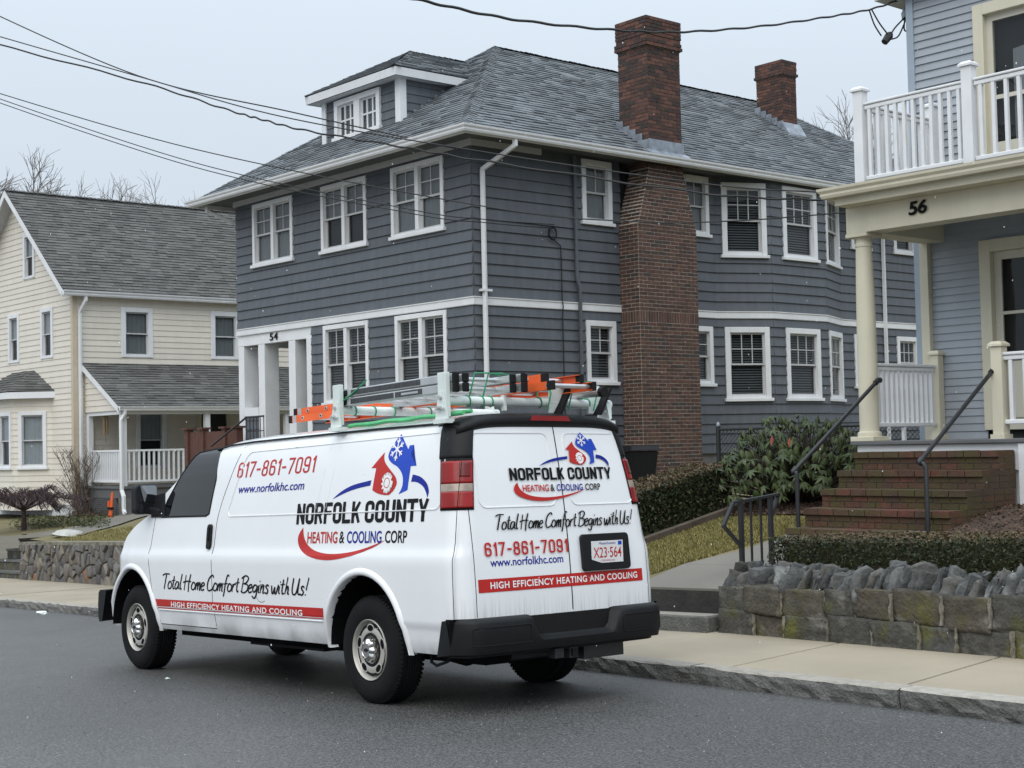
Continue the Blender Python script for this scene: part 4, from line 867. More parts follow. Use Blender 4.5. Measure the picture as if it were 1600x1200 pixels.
# brick steps
bs = thing('brick_steps', (-9.3, 13.5, -0.95), 'mossy red brick steps climbing to the cream porch', 'steps')
SX0, SX1 = -10.24, -8.40; bmesh_ = {}
def brk(x0, x1, y0, y1, z0, z1):
    key = tuple(round(v, 3) for v in (x1 - x0, y1 - y0, z1 - z0))
    if key not in bmesh_:
        m_ = MB().box(0, x1 - x0, 0, y1 - y0, 0, z1 - z0).mesh('brick', MT['brick_step']); bmesh_[key] = m_
    inst('brick', bmesh_[key], bs, Matrix.Translation((x0, y0, z0)))
R = random.Random(9); core = MB()
for k in range(5):
    yf_ = 14.02 - .315 * k; zt_ = -.185 - .2 * k; L = .2; g = .01
    n = 9; bw = (SX1 - SX0) / n
    for i in range(n): brk(SX0 + i * bw + g / 2, SX0 + (i + 1) * bw - g / 2, yf_ - .03, yf_ + .30, zt_ - .066, zt_ + R.uniform(-.003, .002))
    for c in range(2):
        z1_ = zt_ - .072 - c * .067; z0_ = z1_ - .058; of = (c % 2) * bw / 2
        x = SX0 - of
        while x < SX1 - .01:
            a_, b_ = max(x, SX0) + g / 2, min(x + bw, SX1) - g / 2; x += bw
            if b_ - a_ > .03: brk(a_, b_, yf_, yf_ + .1, z0_, z1_)
        y = yf_ + .1 + (0 if c else -.0)
        while y < 14.3:
            b_ = min(y + .2, 14.34); brk(SX1 - .1, SX1 - .001, y + g / 2, b_ - g / 2, z0_, z1_); y += .205
    y = yf_ + .30
    while y < 14.3: b_ = min(y + .2, 14.34); brk(SX1 - .1, SX1 - .002, y + g / 2, b_ - g / 2, zt_ - .066, zt_ - .006); y += .205
    core.box(SX0 + .02 + .002 * k, SX1 - .008 - .001 * k, yf_ + .012, 14.34 + .001 * k, zt_ - .24, zt_ - .012)
core.build('mortar_core', MT['mortar_dark'], bs)
# pipe handrails
def handrail(top, knee, foot, lab):
    t = thing('pipe_handrail', foot, lab, 'handrail', 'pipe handrails of the brick steps'); top, knee, foot = Vector(top), Vector(knee), Vector(foot)
    MB().tube([top, knee], .024, 10).build('rail', MT['iron'], t, smooth=True); MB().tube([knee, knee + V(.06, -.02, -.015), V(foot.x, foot.y, knee.z - .05), foot], .024, 10).build('post', MT['iron'], t, smooth=True)
    MB().tube([knee + (top - knee).normalized() * .05, knee, knee + V(.035, -.01, -.01)], .034, 10).build('elbow', MT['iron'], t, smooth=True)
    MB().tube([top - (top - knee).normalized() * .06, top, top + V(0.0, .04, 0)], .034, 10).build('flange', MT['iron'], t, smooth=True); return t
k1 = yp((1240, 737), 12.92); handrail(yp((1372, 594), cyp - .11), k1, V(yp((1247, 800), 12.9).x, 12.9, G(-10.2, 12.9) - .02), 'black pipe handrail running from the cream column down the left side of the brick steps')
k1 = yp((1437, 722), 12.92); handrail(yp((1552, 578), ny - .02), k1, V(yp((1449, 800), 12.9).x, 12.9, G(-8.5, 12.9) - .02), 'black pipe handrail running from the newel post down the right of the brick steps')
# ================================================================ cream house on the left
CX, CYY = -36.6, 16.46; PX, PZ = -40.18, 7.39; CL = 2 * PX - CX; CEZ = 4.42; BK = 29.0
hy = thing('cream_house', (CX, CYY, -1.55), 'cream vinyl-sided gabled house with side porch and bay window', 'house')
wy = MB().box(CL + .1, CX - .12, CYY + .12, BK, -1.6, CEZ).prism([V(CL + .1, CYY + .12, CEZ), V(CX - .12, CYY + .12, CEZ), V(PX, CYY + .12, PZ - .25)], (0, BK - CYY, 0)).build('wall', MT['dark_room'], hy)
MB().box(CL, CX - .01, CYY + .01, BK, -1.9, -1.34).build('foundation', MT['soffit'], hy)
gf = Face((CL, CYY), (CX, CYY)); sf = Face((CX, CYY), (CX, BK)); GA = lambda x: x - CL; SAy = lambda y: y - CYY
gh = []; sh2 = []
for x0, x1, z0, z1 in ((-39.75, -38.98, 4.86, 6.14), (-40.86, -40.08, 2.58, 3.96), (-38.62, -37.82, 2.58, 3.96)): gh.append(window(gf, GA(x0), GA(x1), z0, z1, hy, shade='halfshade_light', mun=False, cas=.12, sill=False)[1])
for y0, y1 in ((17.8, 18.72), (20.5, 21.42)): sh2.append(window(sf, SAy(y0), SAy(y1), 2.55, 3.9, hy, shade='shade', mun=False, cas=.13, sill=False)[1])
sh2.append(window(sf, SAy(18.2), SAy(19.1), -.45, 1.15, hy, shade='halfshade_light', mun=False, cas=.12, sill=False)[1])
mb = MB(); sf.box(mb, 3.6, 3.7, -.1, .04, -.85, 1.25); sf.box(mb, 4.5, 4.6, -.1, .04, -.85, 1.25); sf.box(mb, 3.7, 4.5, -.1, .04, 1.15, 1.25); pd = mb.build('porch_door', MT['cream'], hy); sf.box(MB(), 3.7, 4.5, -.08, -.02, -.85, 1.15).build('door_leaf', MT['iron'], pd); sh2.append((3.62, 4.58, -.9, 1.23))
sl = (PZ - CEZ) / (CX - PX)
PY = .155
siding(gf, -1.35, CEZ + .1, PY, MT['sideY'], wy, gh, .018, a0=0.02, a1=gf.L - .1)
siding(gf, CEZ + .1, PZ - .3, PY, MT['sideY'], wy, gh, .018, clip=lambda z: (GA(PX - (PZ - .05 - z) / sl), GA(PX + (PZ - .05 - z) / sl)))
siding(sf, -1.35, CEZ - .1, PY, MT['sideY'], wy, sh2, .018, a0=.1)
MT['tan'] = mat('tan_corner_board', (0.55, 0.47, 0.36), .5, .05)
MB().box(CX - .1, CX + .03, CYY - .03, CYY + .1, -1.5, CEZ).build('corner_board', MT['tan'], hy)
ex, ez = CX + .2, CEZ - .2 * sl; gy = CYY - .38; e2 = V(ex, gy, ez); 
mb = MB()
for sg in (1, -1):
    a = V(PX, gy, PZ + .02); b = V(PX + sg * (ex - PX), gy, ez + .02); mb.hexa([a - V(0, 0, .2), b - V(0, 0, .2), b + V(0, .03, -.2), a + V(0, .03, -.2), a, b, b + V(0, .03, 0), a + V(0, .03, 0)])
mb.build('rake_board', MT['white'], hy)
mb = MB()
for sg in (1, -1):
    a = V(PX, gy + .03, PZ - .12); b = V(PX + sg * (ex - PX), gy + .03, ez - .12); mb.add([a, b, b + V(0, .36, 0), a + V(0, .36, 0)], [(0, 1, 2, 3)])
mb.build('rake_soffit', MT['soffit'], hy)
shingles([V(ex, gy, ez + .03), V(ex, BK, ez + .03), V(PX, BK, PZ + .03), V(PX, gy, PZ + .03)], (-1, 0, sl), hy, MT['roofY'], seed=12, name='roof_slope', expo=.14, tw=(.16, .38), thick=.02)
MB().add([V(PX, gy, PZ + .03), V(PX, BK, PZ + .03), V(2 * PX - ex, BK, ez), V(2 * PX - ex, gy, ez)], [(0, 1, 2, 3)]).build('far_roof_slope', MT['roofY'], hy)
caps(V(PX, gy, PZ + .03), V(PX, BK, PZ + .03), hy, MT['roofY'])
sweep([V(ex - .02, gy, ez - .14), V(ex - .02, BK, ez - .14)], GUT[:1] + [(o * 1.2, z * 1.2) for o, z in GUT[1:]]).build('gutter', MT['gutter'], hy)
MB().box(CX, ex, CYY, BK, ez - .13, ez - .1).build('soffit', MT['soffit'], hy)
spout([(ex + .03, CYY + .25, ez - .1), (ex + .03, CYY + .25, ez - .25), (CX + .06, CYY + .16, ez - .55), (CX + .06, CYY + .16, -1.5)], MT['gutter'], hy, w=.09, d=.07)
# side porch
QX, QZ0, QZ1, QY0, QY1 = -34.5, 1.16, 2.38, CYY + .3, 26.0; qf = -.86
shingles([V(QX - .05 + .1, QY0 - .1, QZ0), V(QX + .05, QY1, QZ0), V(CX, QY1, QZ1), V(CX, QY0 - .1, QZ1)], (-1, 0, .55), hy, MT['roofY'], seed=15, name='porch_roof', expo=.14, tw=(.16, .38))
a, b = V(CX, QY0 - .1, QZ1 - .02), V(QX + .08, QY0 - .1, QZ0 - .02)
MB().hexa([a - V(0, 0, .16), b - V(0, 0, .16), b + V(0, .03, -.16), a + V(0, .03, -.16), a, b, b + V(0, .03, 0), a + V(0, .03, 0)]).build('porch_rake', MT['white'], hy)
pf = Face((CX, QY0), (QX, QY0)); siding(pf, QZ0 - .1, QZ1 - .1, PY, MT['sideY'], wy, (), .018, clip=lambda z: (0.02, max(.03, (QZ1 - .08 - z) / ((QZ1 - QZ0) / (QX - CX)))))
MB().box(QX - .1, QX + .02, QY0, QY1, QZ0 - .2, QZ0 - .05).build('porch_beam', MT['white'], hy)
MB().box(CX, QX, QY0 + .02, QY0 + .1, QZ0 - .2, QZ0 - .08).build('porch_end_beam', MT['white'], hy)
MB().box(CX, QX, QY0 + .1, QY1, QZ0 - .06, QZ0 - .03).build('porch_ceiling', MT['soffit'], hy)
sweep([V(QX + .04, QY0 - .1, QZ0 - .12), V(QX + .04, QY1, QZ0 - .12)], GUT).build('gutter', MT['gutter'], hy)
for x, y in ((QX - .06, QY0 + .08), (QX - .06, QY0 + 2.45), (QX - .06, QY0 + 4.9), (CX + .12, QY0 + .08)): MB().box(x - .07, x + .07, y - .07, y + .07, qf, QZ0 - .2).build('porch_post', MT['white'], hy, bevel=.006)
MB().box(CX, QX + .06, QY0 - .02, QY1, qf - .06, qf).build('porch_floor', MT['deck'], hy); MB().box(CX, QX + .02, QY0 + .02, QY1, qf - .3, qf - .06).build('porch_band', MT['deck'], hy)
by_me = MB().box(-.022, .022, -.022, .022, 0, 1).mesh('baluster', MT['white'])
def yrail(a, b, n):
    a, b = Vector(a), Vector(b)
    for z, h in ((qf + .9, .05), (qf + .12, .05)): MB().beam(V(a.x, a.y, z), V(b.x, b.y, z), .06, h).build('porch_rail', MT['white'], hy)
    for i in range(n): p = a + (b - a) * ((i + .5) / n); inst('baluster', by_me, hy, Matrix.Translation((p.x, p.y, qf + .14)) @ Matrix.Diagonal((1, 1, .74, 1)))
yrail((CX + .2, QY0 + .08), (QX - .13, QY0 + .08), 17); yrail((QX - .06, QY0 + .16), (QX - .06, QY0 + 2.38), 16); yrail((QX - .06, QY0 + 2.52), (QX - .06, QY0 + 4.83), 16)
mb = MB(); lx, lz0, lz1 = QY0 + .0, -1.62, qf - .3
for i in range(26):
    for sg in (1, -1):
        c = CX + .1 + i * .09
        p, q = V(c, QY0 + .03, lz0 if sg > 0 else lz1), V(c + .42, QY0 + .03 + .006 * sg, lz1 if sg > 0 else lz0)
        if q.x < QX: mb.beam(p, q, .012, .022, up=(0, 1, 0))
stuff(mb.build('lattice', MT['deck'], hy)); MB().box(CX, QX - .05, QY0 + .2, QY1, -1.7, qf - .3).build('porch_void', MT['dark_room'], hy)  # dark block stands in for the shade under the porch floor
MB().box(QX - .2, QX + .03, QY0 + .0, QY0 + .25, -1.7, qf - .3).build('porch_pier', MT['found'], hy)
spout([(QX + .1, QY0 + .05, QZ0 - .08), (QX + .1, QY0 + .05, QZ0 - .2), (QX + .04, QY0 - .02, QZ0 - .35), (QX + .04, QY0 - .02, qf - .1), (QX + .2, QY0 - .05, qf - .25), (QX + .2, QY0 - .05, -1.45), (QX + .35, QY0 - .1, -1.52)], MT['gutter'], hy, w=.085, d=.07)
# bay window on the gable front
bb = [(-41.6, CYY), (-40.9, CYY - .75), (-38.75, CYY - .75), (-38.0, CYY)]; bfs = [Face(bb[i], bb[i + 1]) for i in range(3)]
for i, f in enumerate(bfs):
    hh = []
    if i == 1:
        for a_, b_ in ((.12, .95), (1.2, 2.03)): hh.append(window(f, a_, b_, -.35, 1.15, hy, shade='halfshade_light', mun=False, cas=.1)[1])
    else: hh.append(window(f, .14, f.L - .14, -.35, 1.15, hy, shade='shade_light', mun=False, cas=.1)[1])
    siding(f, -1.5, 1.5, PY, MT['sideY'], wy, hh, .018)
MB().prism([V(*p, -1.5) for p in ((bb[0][0] + .1, CYY + .1), (bb[1][0] + .08, bb[1][1] + .12), (bb[2][0] - .08, bb[2][1] + .12), (bb[3][0] - .1, CYY + .1))], (0, 0, 2.9)).build('bay_core', MT['dark_room'], hy)
er = [V(-41.85, CYY, 1.68), V(-41.05, CYY - .98, 1.68), V(-38.6, CYY - .98, 1.68), V(-37.75, CYY, 1.68)]; tp = [V(-40.6, CYY, 2.3), V(-39.1, CYY, 2.3)]
MB().prism([p - V(0, 0, .18) for p in er], (0, 0, .17)).build('bay_cornice', MT['white'], hy)
shingles([er[1], er[2], tp[1], tp[0]], (0, 1, .6), hy, MT['roofY'], seed=21, name='bay_roof'); shingles([er[2], er[3], tp[1]], (-1, 1, .7), hy, MT['roofY'], seed=22, name='bay_roof')
MB().add([er[0], er[1], tp[0]], [(0, 1, 2)]).build('bay_roof_far', MT['roofY'], hy)
# ================================================================ the van (local frame: x = -u to the rear, y across, z up)
van = thing('cargo_van', None, 'white cargo van with heating company lettering and a loaded ladder rack, parked at the kerb', 'van', mw=STREET.copy())
MT['paint'] = mat('white_van_paint', (0.80, 0.81, 0.82), 0.22, 0.02, 2.0, coat=0.6)

def grime(m):
    t = m.node_tree; b = t.nodes['Principled BSDF']; src = b.inputs['Base Color'].links[0].from_socket
    co = N(t, 'ShaderNodeTexCoord'); sp = N(t, 'ShaderNodeSeparateXYZ'); t.links.new(co.outputs['Object'], sp.inputs[0])
    mp = N(t, 'ShaderNodeMapping'); mp.inputs['Scale'].default_value = (30, 45, 1.6); t.links.new(co.outputs['Object'], mp.inputs[0])
    n1 = N(t, 'ShaderNodeTexNoise'); n1.inputs['Scale'].default_value = 1.0; n1.inputs['Detail'].default_value = 4; t.links.new(mp.outputs[0], n1.inputs['Vector'])
    n2 = N(t, 'ShaderNodeTexNoise'); n2.inputs['Scale'].default_value = 2.6; n2.inputs['Detail'].default_value = 6; t.links.new(co.outputs['Object'], n2.inputs['Vector'])
    def rng(v, a, c, lo=0.0, hi=1.0):
        r = N(t, 'ShaderNodeMapRange'); r.inputs[1].default_value = a; r.inputs[2].default_value = c; r.inputs[3].default_value = lo; r.inputs[4].default_value = hi; t.links.new(v, r.inputs[0]); return r.outputs[0]
    st = math_(t, 'MULTIPLY', rng(n1.outputs[0], .45, .68), rng(sp.outputs[2], .80, .66)); st = math_(t, 'MULTIPLY', st, rng(sp.outputs[0], 1.0, 1.12, 0.0, 0.3))
    lo = math_(t, 'MULTIPLY', rng(n2.outputs[0], .42, .62), rng(sp.outputs[2], .62, .40, 0, 0.5))
    k = math_(t, 'MAXIMUM', st, lo); mx = N(t, 'ShaderNodeMixRGB'); t.links.new(k, mx.inputs[0]); t.links.new(src, mx.inputs[1]); mx.inputs[2].default_value = (.16, .15, .13, 1); t.links.new(mx.outputs[0], b.inputs['Base Color'])
grime(MT['paint'])
MT['red'] = mat('red_vinyl', (0.47, 0.022, 0.018), 0.4, 0.05, spec=0.25); MT['blue'] = mat('blue_vinyl', (0.012, 0.06, 0.47), 0.4, 0.05, spec=0.25); MT['navy'] = mat('navy_vinyl', (0.006, 0.018, 0.26), 0.4, 0.05, spec=0.2); MT['wvinyl'] = mat('white_vinyl', (0.82, 0.82, 0.82), 0.35, 0.02)
MT['autoglass'] = glass_mat('tinted_glass', (0.10, 0.12, 0.12), 1.5, 1.7)
YL, HM = -0.05, 0.925; YC0 = YL + HM
inset = lerp_tab([(.3, .10), (.38, .07), (.45, .035), (.58, .015), (.60, .004), (.66, .002), (.8, 0), (1.03, 0), (1.07, .006), (1.105, .022), (1.15, .031), (1.25, .041), (1.40, .058), (1.6, .088), (1.75, .115), (1.86, .142), (1.93, .166), (1.985, .20), (2.2, .35)])
ztop = lerp_tab([(-1.3, 2.045), (0, 2.065), (1.9, 2.075), (2.3, 2.065), (2.62, 2.025), (2.85, 1.965), (3.5, 1.63), (3.66, 1.47), (3.9, 1.40), (4.15, 1.305), (4.3, 1.21), (4.38, 1.12), (4.44, 1.0), (4.46, .9)])
zdrop = lerp_tab([(-1.3, .085), (2.5, .085), (3.4, .09), (3.66, .05), (4.2, .07), (4.4, .12), (4.46, .12)])
hmx = lerp_tab([(-2, HM), (3.6, HM), (4.0, .912), (4.25, .875), (4.38, .83), (4.44, .79), (4.46, .75)])
def xr_(z): d = max(0, z - .7); return 1.20 - .03 * d - .072 * d * d
RC_ = .15
def side_y(u, z): return YC0 - (hmx(u) - inset(z))
def rear_x(y, z):
    H = HM - inset(z); q = abs(y - YC0); x = xr_(z) - .03 * (q / H) ** 2
    e = (q - (H - RC_)) / RC_
    if e > 0: x -= RC_ * (1 - max(0, 1 - min(1, e) ** 2.3) ** (1 / 2.3))
    return x
ZL = [.40, .45, .50, .55, .58, .60, .63, .67, .72, .78, .85, .92, .98, 1.02, 1.05, 1.075, 1.10, 1.125, 1.15, 1.2, 1.27, 1.34, 1.41, 1.48, 1.55, 1.62, 1.69, 1.76, 1.82, 1.88, 1.93]
def column(kind, s):
    """list of (x, y offset from centre, z) from sill to roof spine for one half"""
    P = []
    if kind == 'side':
        u = s; zt = ztop(u); ze = zt - zdrop(u); h = hmx(u)
        zs = [.40 + (z - .40) * 1.0 for z in ZL]; zs = [min(z, ze) for z in zs] + [ze]
        for i, z in enumerate(zs): P.append((-u, h - inset(min(z, 1.99)), z - (0 if z < ze else 1e-5 * (len(zs) - i))))
        x0, y0, z0 = P[-1]
        for k in range(1, 11): t = k / 10; P.append((x0, y0 * (1 - t ** 1.35), z0 + (zt - z0) * (1 - (1 - t) ** 3.2)))
    else:
        q = s; zt = ztop(-1.2); ze = zt - zdrop(-1.2)
        for z in [min(z, ze) for z in ZL] + [ze]:
            H = HM - inset(z); y = q * H; P.append((rear_x(YC0 + y, z), y, z))
        x0, y0, z0 = P[-1]
        for k in range(1, 11): t = k / 10; P.append((x0 + (.45 - x0) * t ** 1.35, y0 * (1 - t ** 1.35), z0 + (zt - z0) * (1 - (1 - t) ** 3.2)))
    return P
cols = []
u = 4.46
while u > 3.0: cols.append(column('side', u)); u -= .03 if u > 4.2 else .045
while u > -.80: cols.append(column('side', u)); u -= .05
xs_ = max(-.88, 0)
cols.append(column('side', -.83)); 
for q in [1.0, .997, .99, .978, .962, .945, .925, .9, .875, .85, .82, .77, .7, .6, .5, .4, .3, .2, .1, 0.0]: cols.append(column('rear', q))
mb = MB(); nz_ = len(cols[0]); half = []
full = cols + [[(x, -y, z) for x, y, z in c] for c in reversed(cols[:-1])]
for c in full: mb.v += [(x, YC0 - y, z) for x, y, z in c]
for i in range(len(full) - 1):
    for k in range(nz_ - 1): mb.f.append((i * nz_ + k, i * nz_ + k + 1, (i + 1) * nz_ + k + 1, (i + 1) * nz_ + k))
mb.f.append(tuple(i * nz_ for i in range(len(full)))); b0 = len(full) - 1
mb.f.append(tuple([k for k in range(nz_)] + [b0 * nz_ + k for k in reversed(range(nz_ - 1))]))
me = mb.mesh('body', MT['paint']); bm = bmesh.new(); bm.from_mesh(me); bmesh.ops.remove_doubles(bm, verts=bm.verts, dist=.0006); bmesh.ops.recalc_face_normals(bm, faces=bm.faces); bm.to_mesh(me); bm.free()
body = bpy.data.objects.new('body', me); link(body, van, True)
# wheel arches cut out
WB, WZ, WR = 3.94, .387, .387; AR = .515
cut = MB()
for u in (0, WB):
    for y0, y1 in ((-.4, .33), (1.42, 2.2)):
        n = 40; pts = [V(-u + AR * math.cos(2 * math.pi * k / n), y0, WZ + .03 + AR * math.sin(2 * math.pi * k / n)) for k in range(n)]; cut.prism(pts, (0, y1 - y0, 0))
co_ = bpy.data.objects.new('cutter', cut.mesh('cutter', MT['seam'])); scene.collection.objects.link(co_); co_.matrix_basis = STREET
md = body.modifiers.new('b', 'BOOLEAN'); md.operation = 'DIFFERENCE'; md.object = co_; md.solver = 'EXACT'
try: md.material_mode = 'TRANSFER'
except Exception: pass
bpy.context.view_layer.update()
nm = bpy.data.meshes.new_from_object(body.evaluated_get(bpy.context.evaluated_depsgraph_get()))
body.modifiers.clear(); bpy.data.objects.remove(co_)
# split into body, front doors, rear doors
def smooth_me(m_, ang=32):
    b = bmesh.new(); b.from_mesh(m_)
    for f in b.faces: f.smooth = True
    for e in b.edges:
        if len(e.link_faces) == 2 and e.calc_face_angle(0) > math.radians(ang): e.smooth = False
    b.to_mesh(m_); b.free()
smooth_me(nm)
DR = lerp_tab([(.3, 2.30), (.44, 2.30), (1.05, 2.32), (1.35, 2.30), (1.5, 2.25), (1.95, 2.03), (2.2, 1.95)])   # rear edge of front door
DF = lerp_tab([(.3, 3.34), (.42, 3.36), (.75, 3.48), (1.07, 3.56), (1.40, 3.50), (1.46, 3.55), (1.9, 2.95), (1.98, 2.7), (2.2, 2.6)])
DSEAM = .93; RL, RRt = .10, 1.70
def which(c, n):
    if c.x > .9 and .62 < c.z < 1.955 and abs(c.y - YC0) < .80 and n.x > .5: return 'L' if c.y < DSEAM else 'R'
    if DR(c.z) < -c.x < DF(c.z) and .445 < c.z < 1.965 and abs(c.y - YC0) > .6: return 'D' if c.y < YC0 else 'P'
    return 'B'
def extract(keep):
    b = bmesh.new(); b.from_mesh(nm); dl = [f for f in b.faces if which(f.calc_center_median(), f.normal) != keep]
    bmesh.ops.delete(b, geom=dl, context='FACES'); m_ = bpy.data.meshes.new('part'); b.to_mesh(m_); b.free()
    for mm in nm.materials: m_.materials.append(mm)
    return m_
bpy.data.objects.remove(body)
def vpart(name, me, parent=None): o = bpy.data.objects.new(name, me); link(o, parent or van, True); return o
body = vpart('body', extract('B')); fdoor = vpart('front_door', extract('D')); pdoor = vpart('front_door', extract('P')); rdl = vpart('rear_door', extract('L')); rdr = vpart('rear_door', extract('R'))
def SP(u, z, off=0.0): return V(-u, side_y(u, z) - off, z)
def RP(y, z, off=0.0): return V(rear_x(y, z) + off, y, z)
# pixel -> van surface
CAML = SINV @ V(0, 0, 0); SRI = SINV.to_3x3()
def side_px(px):
    d = SRI @ ray(px); y = 0.0
    for _ in range(8): t = (y - CAML.y) / d.y; p = CAML + d * t; y = side_y(min(-p.x, 4.4), min(max(p.z, .4), 1.98))
    return -p.x, p.z
def rear_px(px):
    d = SRI @ ray(px); x = 1.2
    for _ in range(8): t = (x - CAML.x) / d.x; p = CAML + d * t; x = rear_x(min(max(p.y, YL + .02), 1.79), p.z)
    return p.y, p.z
def seam_strip(pts, fn, w, name, parent, m=None, off=.0012):
    """thin dark strip lying on the surface along (a, z) points"""
    q = [];
    for (a0, z0), (a1, z1) in zip(pts, pts[1:]):
        n = max(1, int(math.hypot(a1 - a0, z1 - z0) / .04)); q += [(a0 + (a1 - a0) * k / n, z0 + (z1 - z0) * k / n) for k in range(n)]
    q.append(pts[-1]); mb = MB()
    for i, (a, z) in enumerate(q):
        da = q[min(i + 1, len(q) - 1)][0] - q[max(0, i - 1)][0]; dz = q[min(i + 1, len(q) - 1)][1] - q[max(0, i - 1)][1]; L = math.hypot(da, dz) or 1
        nx, nz2 = -dz / L * w / 2, da / L * w / 2; mb.v += [tuple(fn(a + nx, z + nz2, off)), tuple(fn(a - nx, z - nz2, off))]
    mb.f = [(2 * i, 2 * i + 1, 2 * i + 3, 2 * i + 2) for i in range(len(q) - 1)]
    return mb.build(name, m or MT['seam'], parent, local=True, recalc=False)
zz = [.445 + (1.965 - .445) * k / 24 for k in range(25)]
seam_strip([(DR(z), z) for z in zz], SP, .007, 'door_seam', fdoor); seam_strip([(DF(z), z) for z in zz if z < 1.44], SP, .006, 'door_seam', fdoor); seam_strip([(DR(.445), .445), (DF(.445), .445)], SP, .006, 'door_seam', fdoor)
zz = [.655 + (1.955 - .655) * k / 16 for k in range(17)]
seam_strip([(DSEAM, z) for z in zz], RP, .009, 'door_seam', rdl); seam_strip([(RL, z) for z in zz], RP, .005, 'door_seam', rdl); seam_strip([(RRt, z) for z in zz], RP, .005, 'door_seam', rdr)
seam_strip([(-1.115, z) for z in [.5 + k * .06 for k in range(21)]], lambda u, z, o: V(-u, side_y(0, z) - o + .004, z), .008, 'body_seam', body)
# raised panel beads
def bead(pts, fn, r, name, parent, m=None, closed=True, off=0.0):
    P = [fn(a, z, off) for a, z in pts]; P = P + [P[0]] if closed else P
    return MB().tube(P, r, 6, cap=not closed).build(name, m or MT['paint'], parent, smooth=True, local=True)
def rrect(a0, a1, z0, z1, r, n=6, step=.08):
    P = []
    for (cx, cz, s) in ((a1 - r, z1 - r, 0), (a0 + r, z1 - r, 1), (a0 + r, z0 + r, 2), (a1 - r, z0 + r, 3)):
        P += [(cx + r * math.cos(math.pi / 2 * (s + k / n)), cz + r * math.sin(math.pi / 2 * (s + k / n))) for k in range(n + 1)]
    Q = []
    for (a, b), (c, d) in zip(P, P[1:] + P[:1]):
        k = max(1, int(math.hypot(c - a, d - b) / step)); Q += [(a + (c - a) * i / k, b + (d - b) * i / k) for i in range(k)]
    return Q
bead([(u + (0.42 * (1.65 - z) if u > 1.2 else 0), z) for u, z in rrect(-.93, 2.02, 1.385, 1.915, .07)], SP, .006, 'panel_bead', body)
for u0 in (.60, .46): bead([(u0 + .2 * (1.9 - z), z) for z in (1.89, 1.7, 1.55, 1.42)], SP, .0035, 'panel_crease', body, closed=False)
bead(rrect(.19, .86, 1.385, 1.90, .06), RP, .006, 'panel_bead', rdl); bead(rrect(1.0, 1.62, 1.385, 1.90, .06), RP, .006, 'panel_bead', rdr)
bead([(u, .575) for u in [3.36 - .1 * k for k in range(29)]], SP, .009, 'rocker_bead', body, closed=False)
# wheel arch lips and dark liners
for u in (0, WB):
    a0, a1 = math.radians(-12 if u == 0 else -14), math.radians(193); n = 30
    for sd_, fn in ((1, lambda uu, z, o: V(-uu, side_y(min(uu, 4.2), max(.4, z)) - o, z)), (-1, lambda uu, z, o: V(-uu, 2 * YC0 - side_y(min(uu, 4.2), max(.4, z)) + o, z))):
        mb = MB(); prof = [(.0, -.06), (-.004, .008), (.008, .017), (.026, .017), (.04, .009), (.05, .0)]
        for i in range(n + 1):
            t = a0 + (a1 - a0) * i / n
            for r, o in prof: mb.v.append(tuple(fn(u - (AR + r) * math.cos(t), max(.38, WZ + .03 + (AR + r) * math.sin(t)), o)))
        k = len(prof); mb.f = [(i * k + j_, i * k + j_ + 1, (i + 1) * k + j_ + 1, (i + 1) * k + j_) for i in range(n) for j_ in range(k - 1)]
        mb.build('wheel_arch', MT['paint'], body, smooth=True, ang=60, local=True)
    for y0, y1 in ((0.0, .325), (1.43, 1.75)):
        mb = MB(); n = 24
        for i in range(n + 1): t = math.radians(-2) + math.radians(184) * i / n; mb.v += [(-u + (AR - .006) * math.cos(t), y0, WZ + .03 + (AR - .006) * math.sin(t)), (-u + (AR - .006) * math.cos(t), y1, WZ + .03 + (AR - .006) * math.sin(t))]
        mb.f = [(2 * i, 2 * i + 1, 2 * i + 3, 2 * i + 2) for i in range(n)]; mb.build('wheel_well', MT['seam'], body, local=True)
MB().box(-3.6, 1.0, .3, 1.5, .31, .44).build('underbody', MT['seam'], van, local=True)
mb = MB(); mb.tube([V(-.0, .2, .36), V(0, 1.6, .36)], .06, 10); mb.lathe([(0, -.16), (.13, -.13), (.17, 0), (.13, .13), (0, .16)], (0, .88, .36), (0, 1, 0), 16); mb.box(-2.3, -1.1, .3, .6, .29, .40); mb.tube([V(-.9, 1.3, .3), V(.9, 1.35, .3)], .035, 8); mb.build('axle_and_tank', MT['rubber'], van, local=True)
MB().tube([V(.62, .12, .40), V(.64, .1, .33), V(.7, .1, .31), V(.8, .12, .34), V(.82, .15, .4)], .012, 6).build('hanging_hose', MT['rubber'], van, local=True)
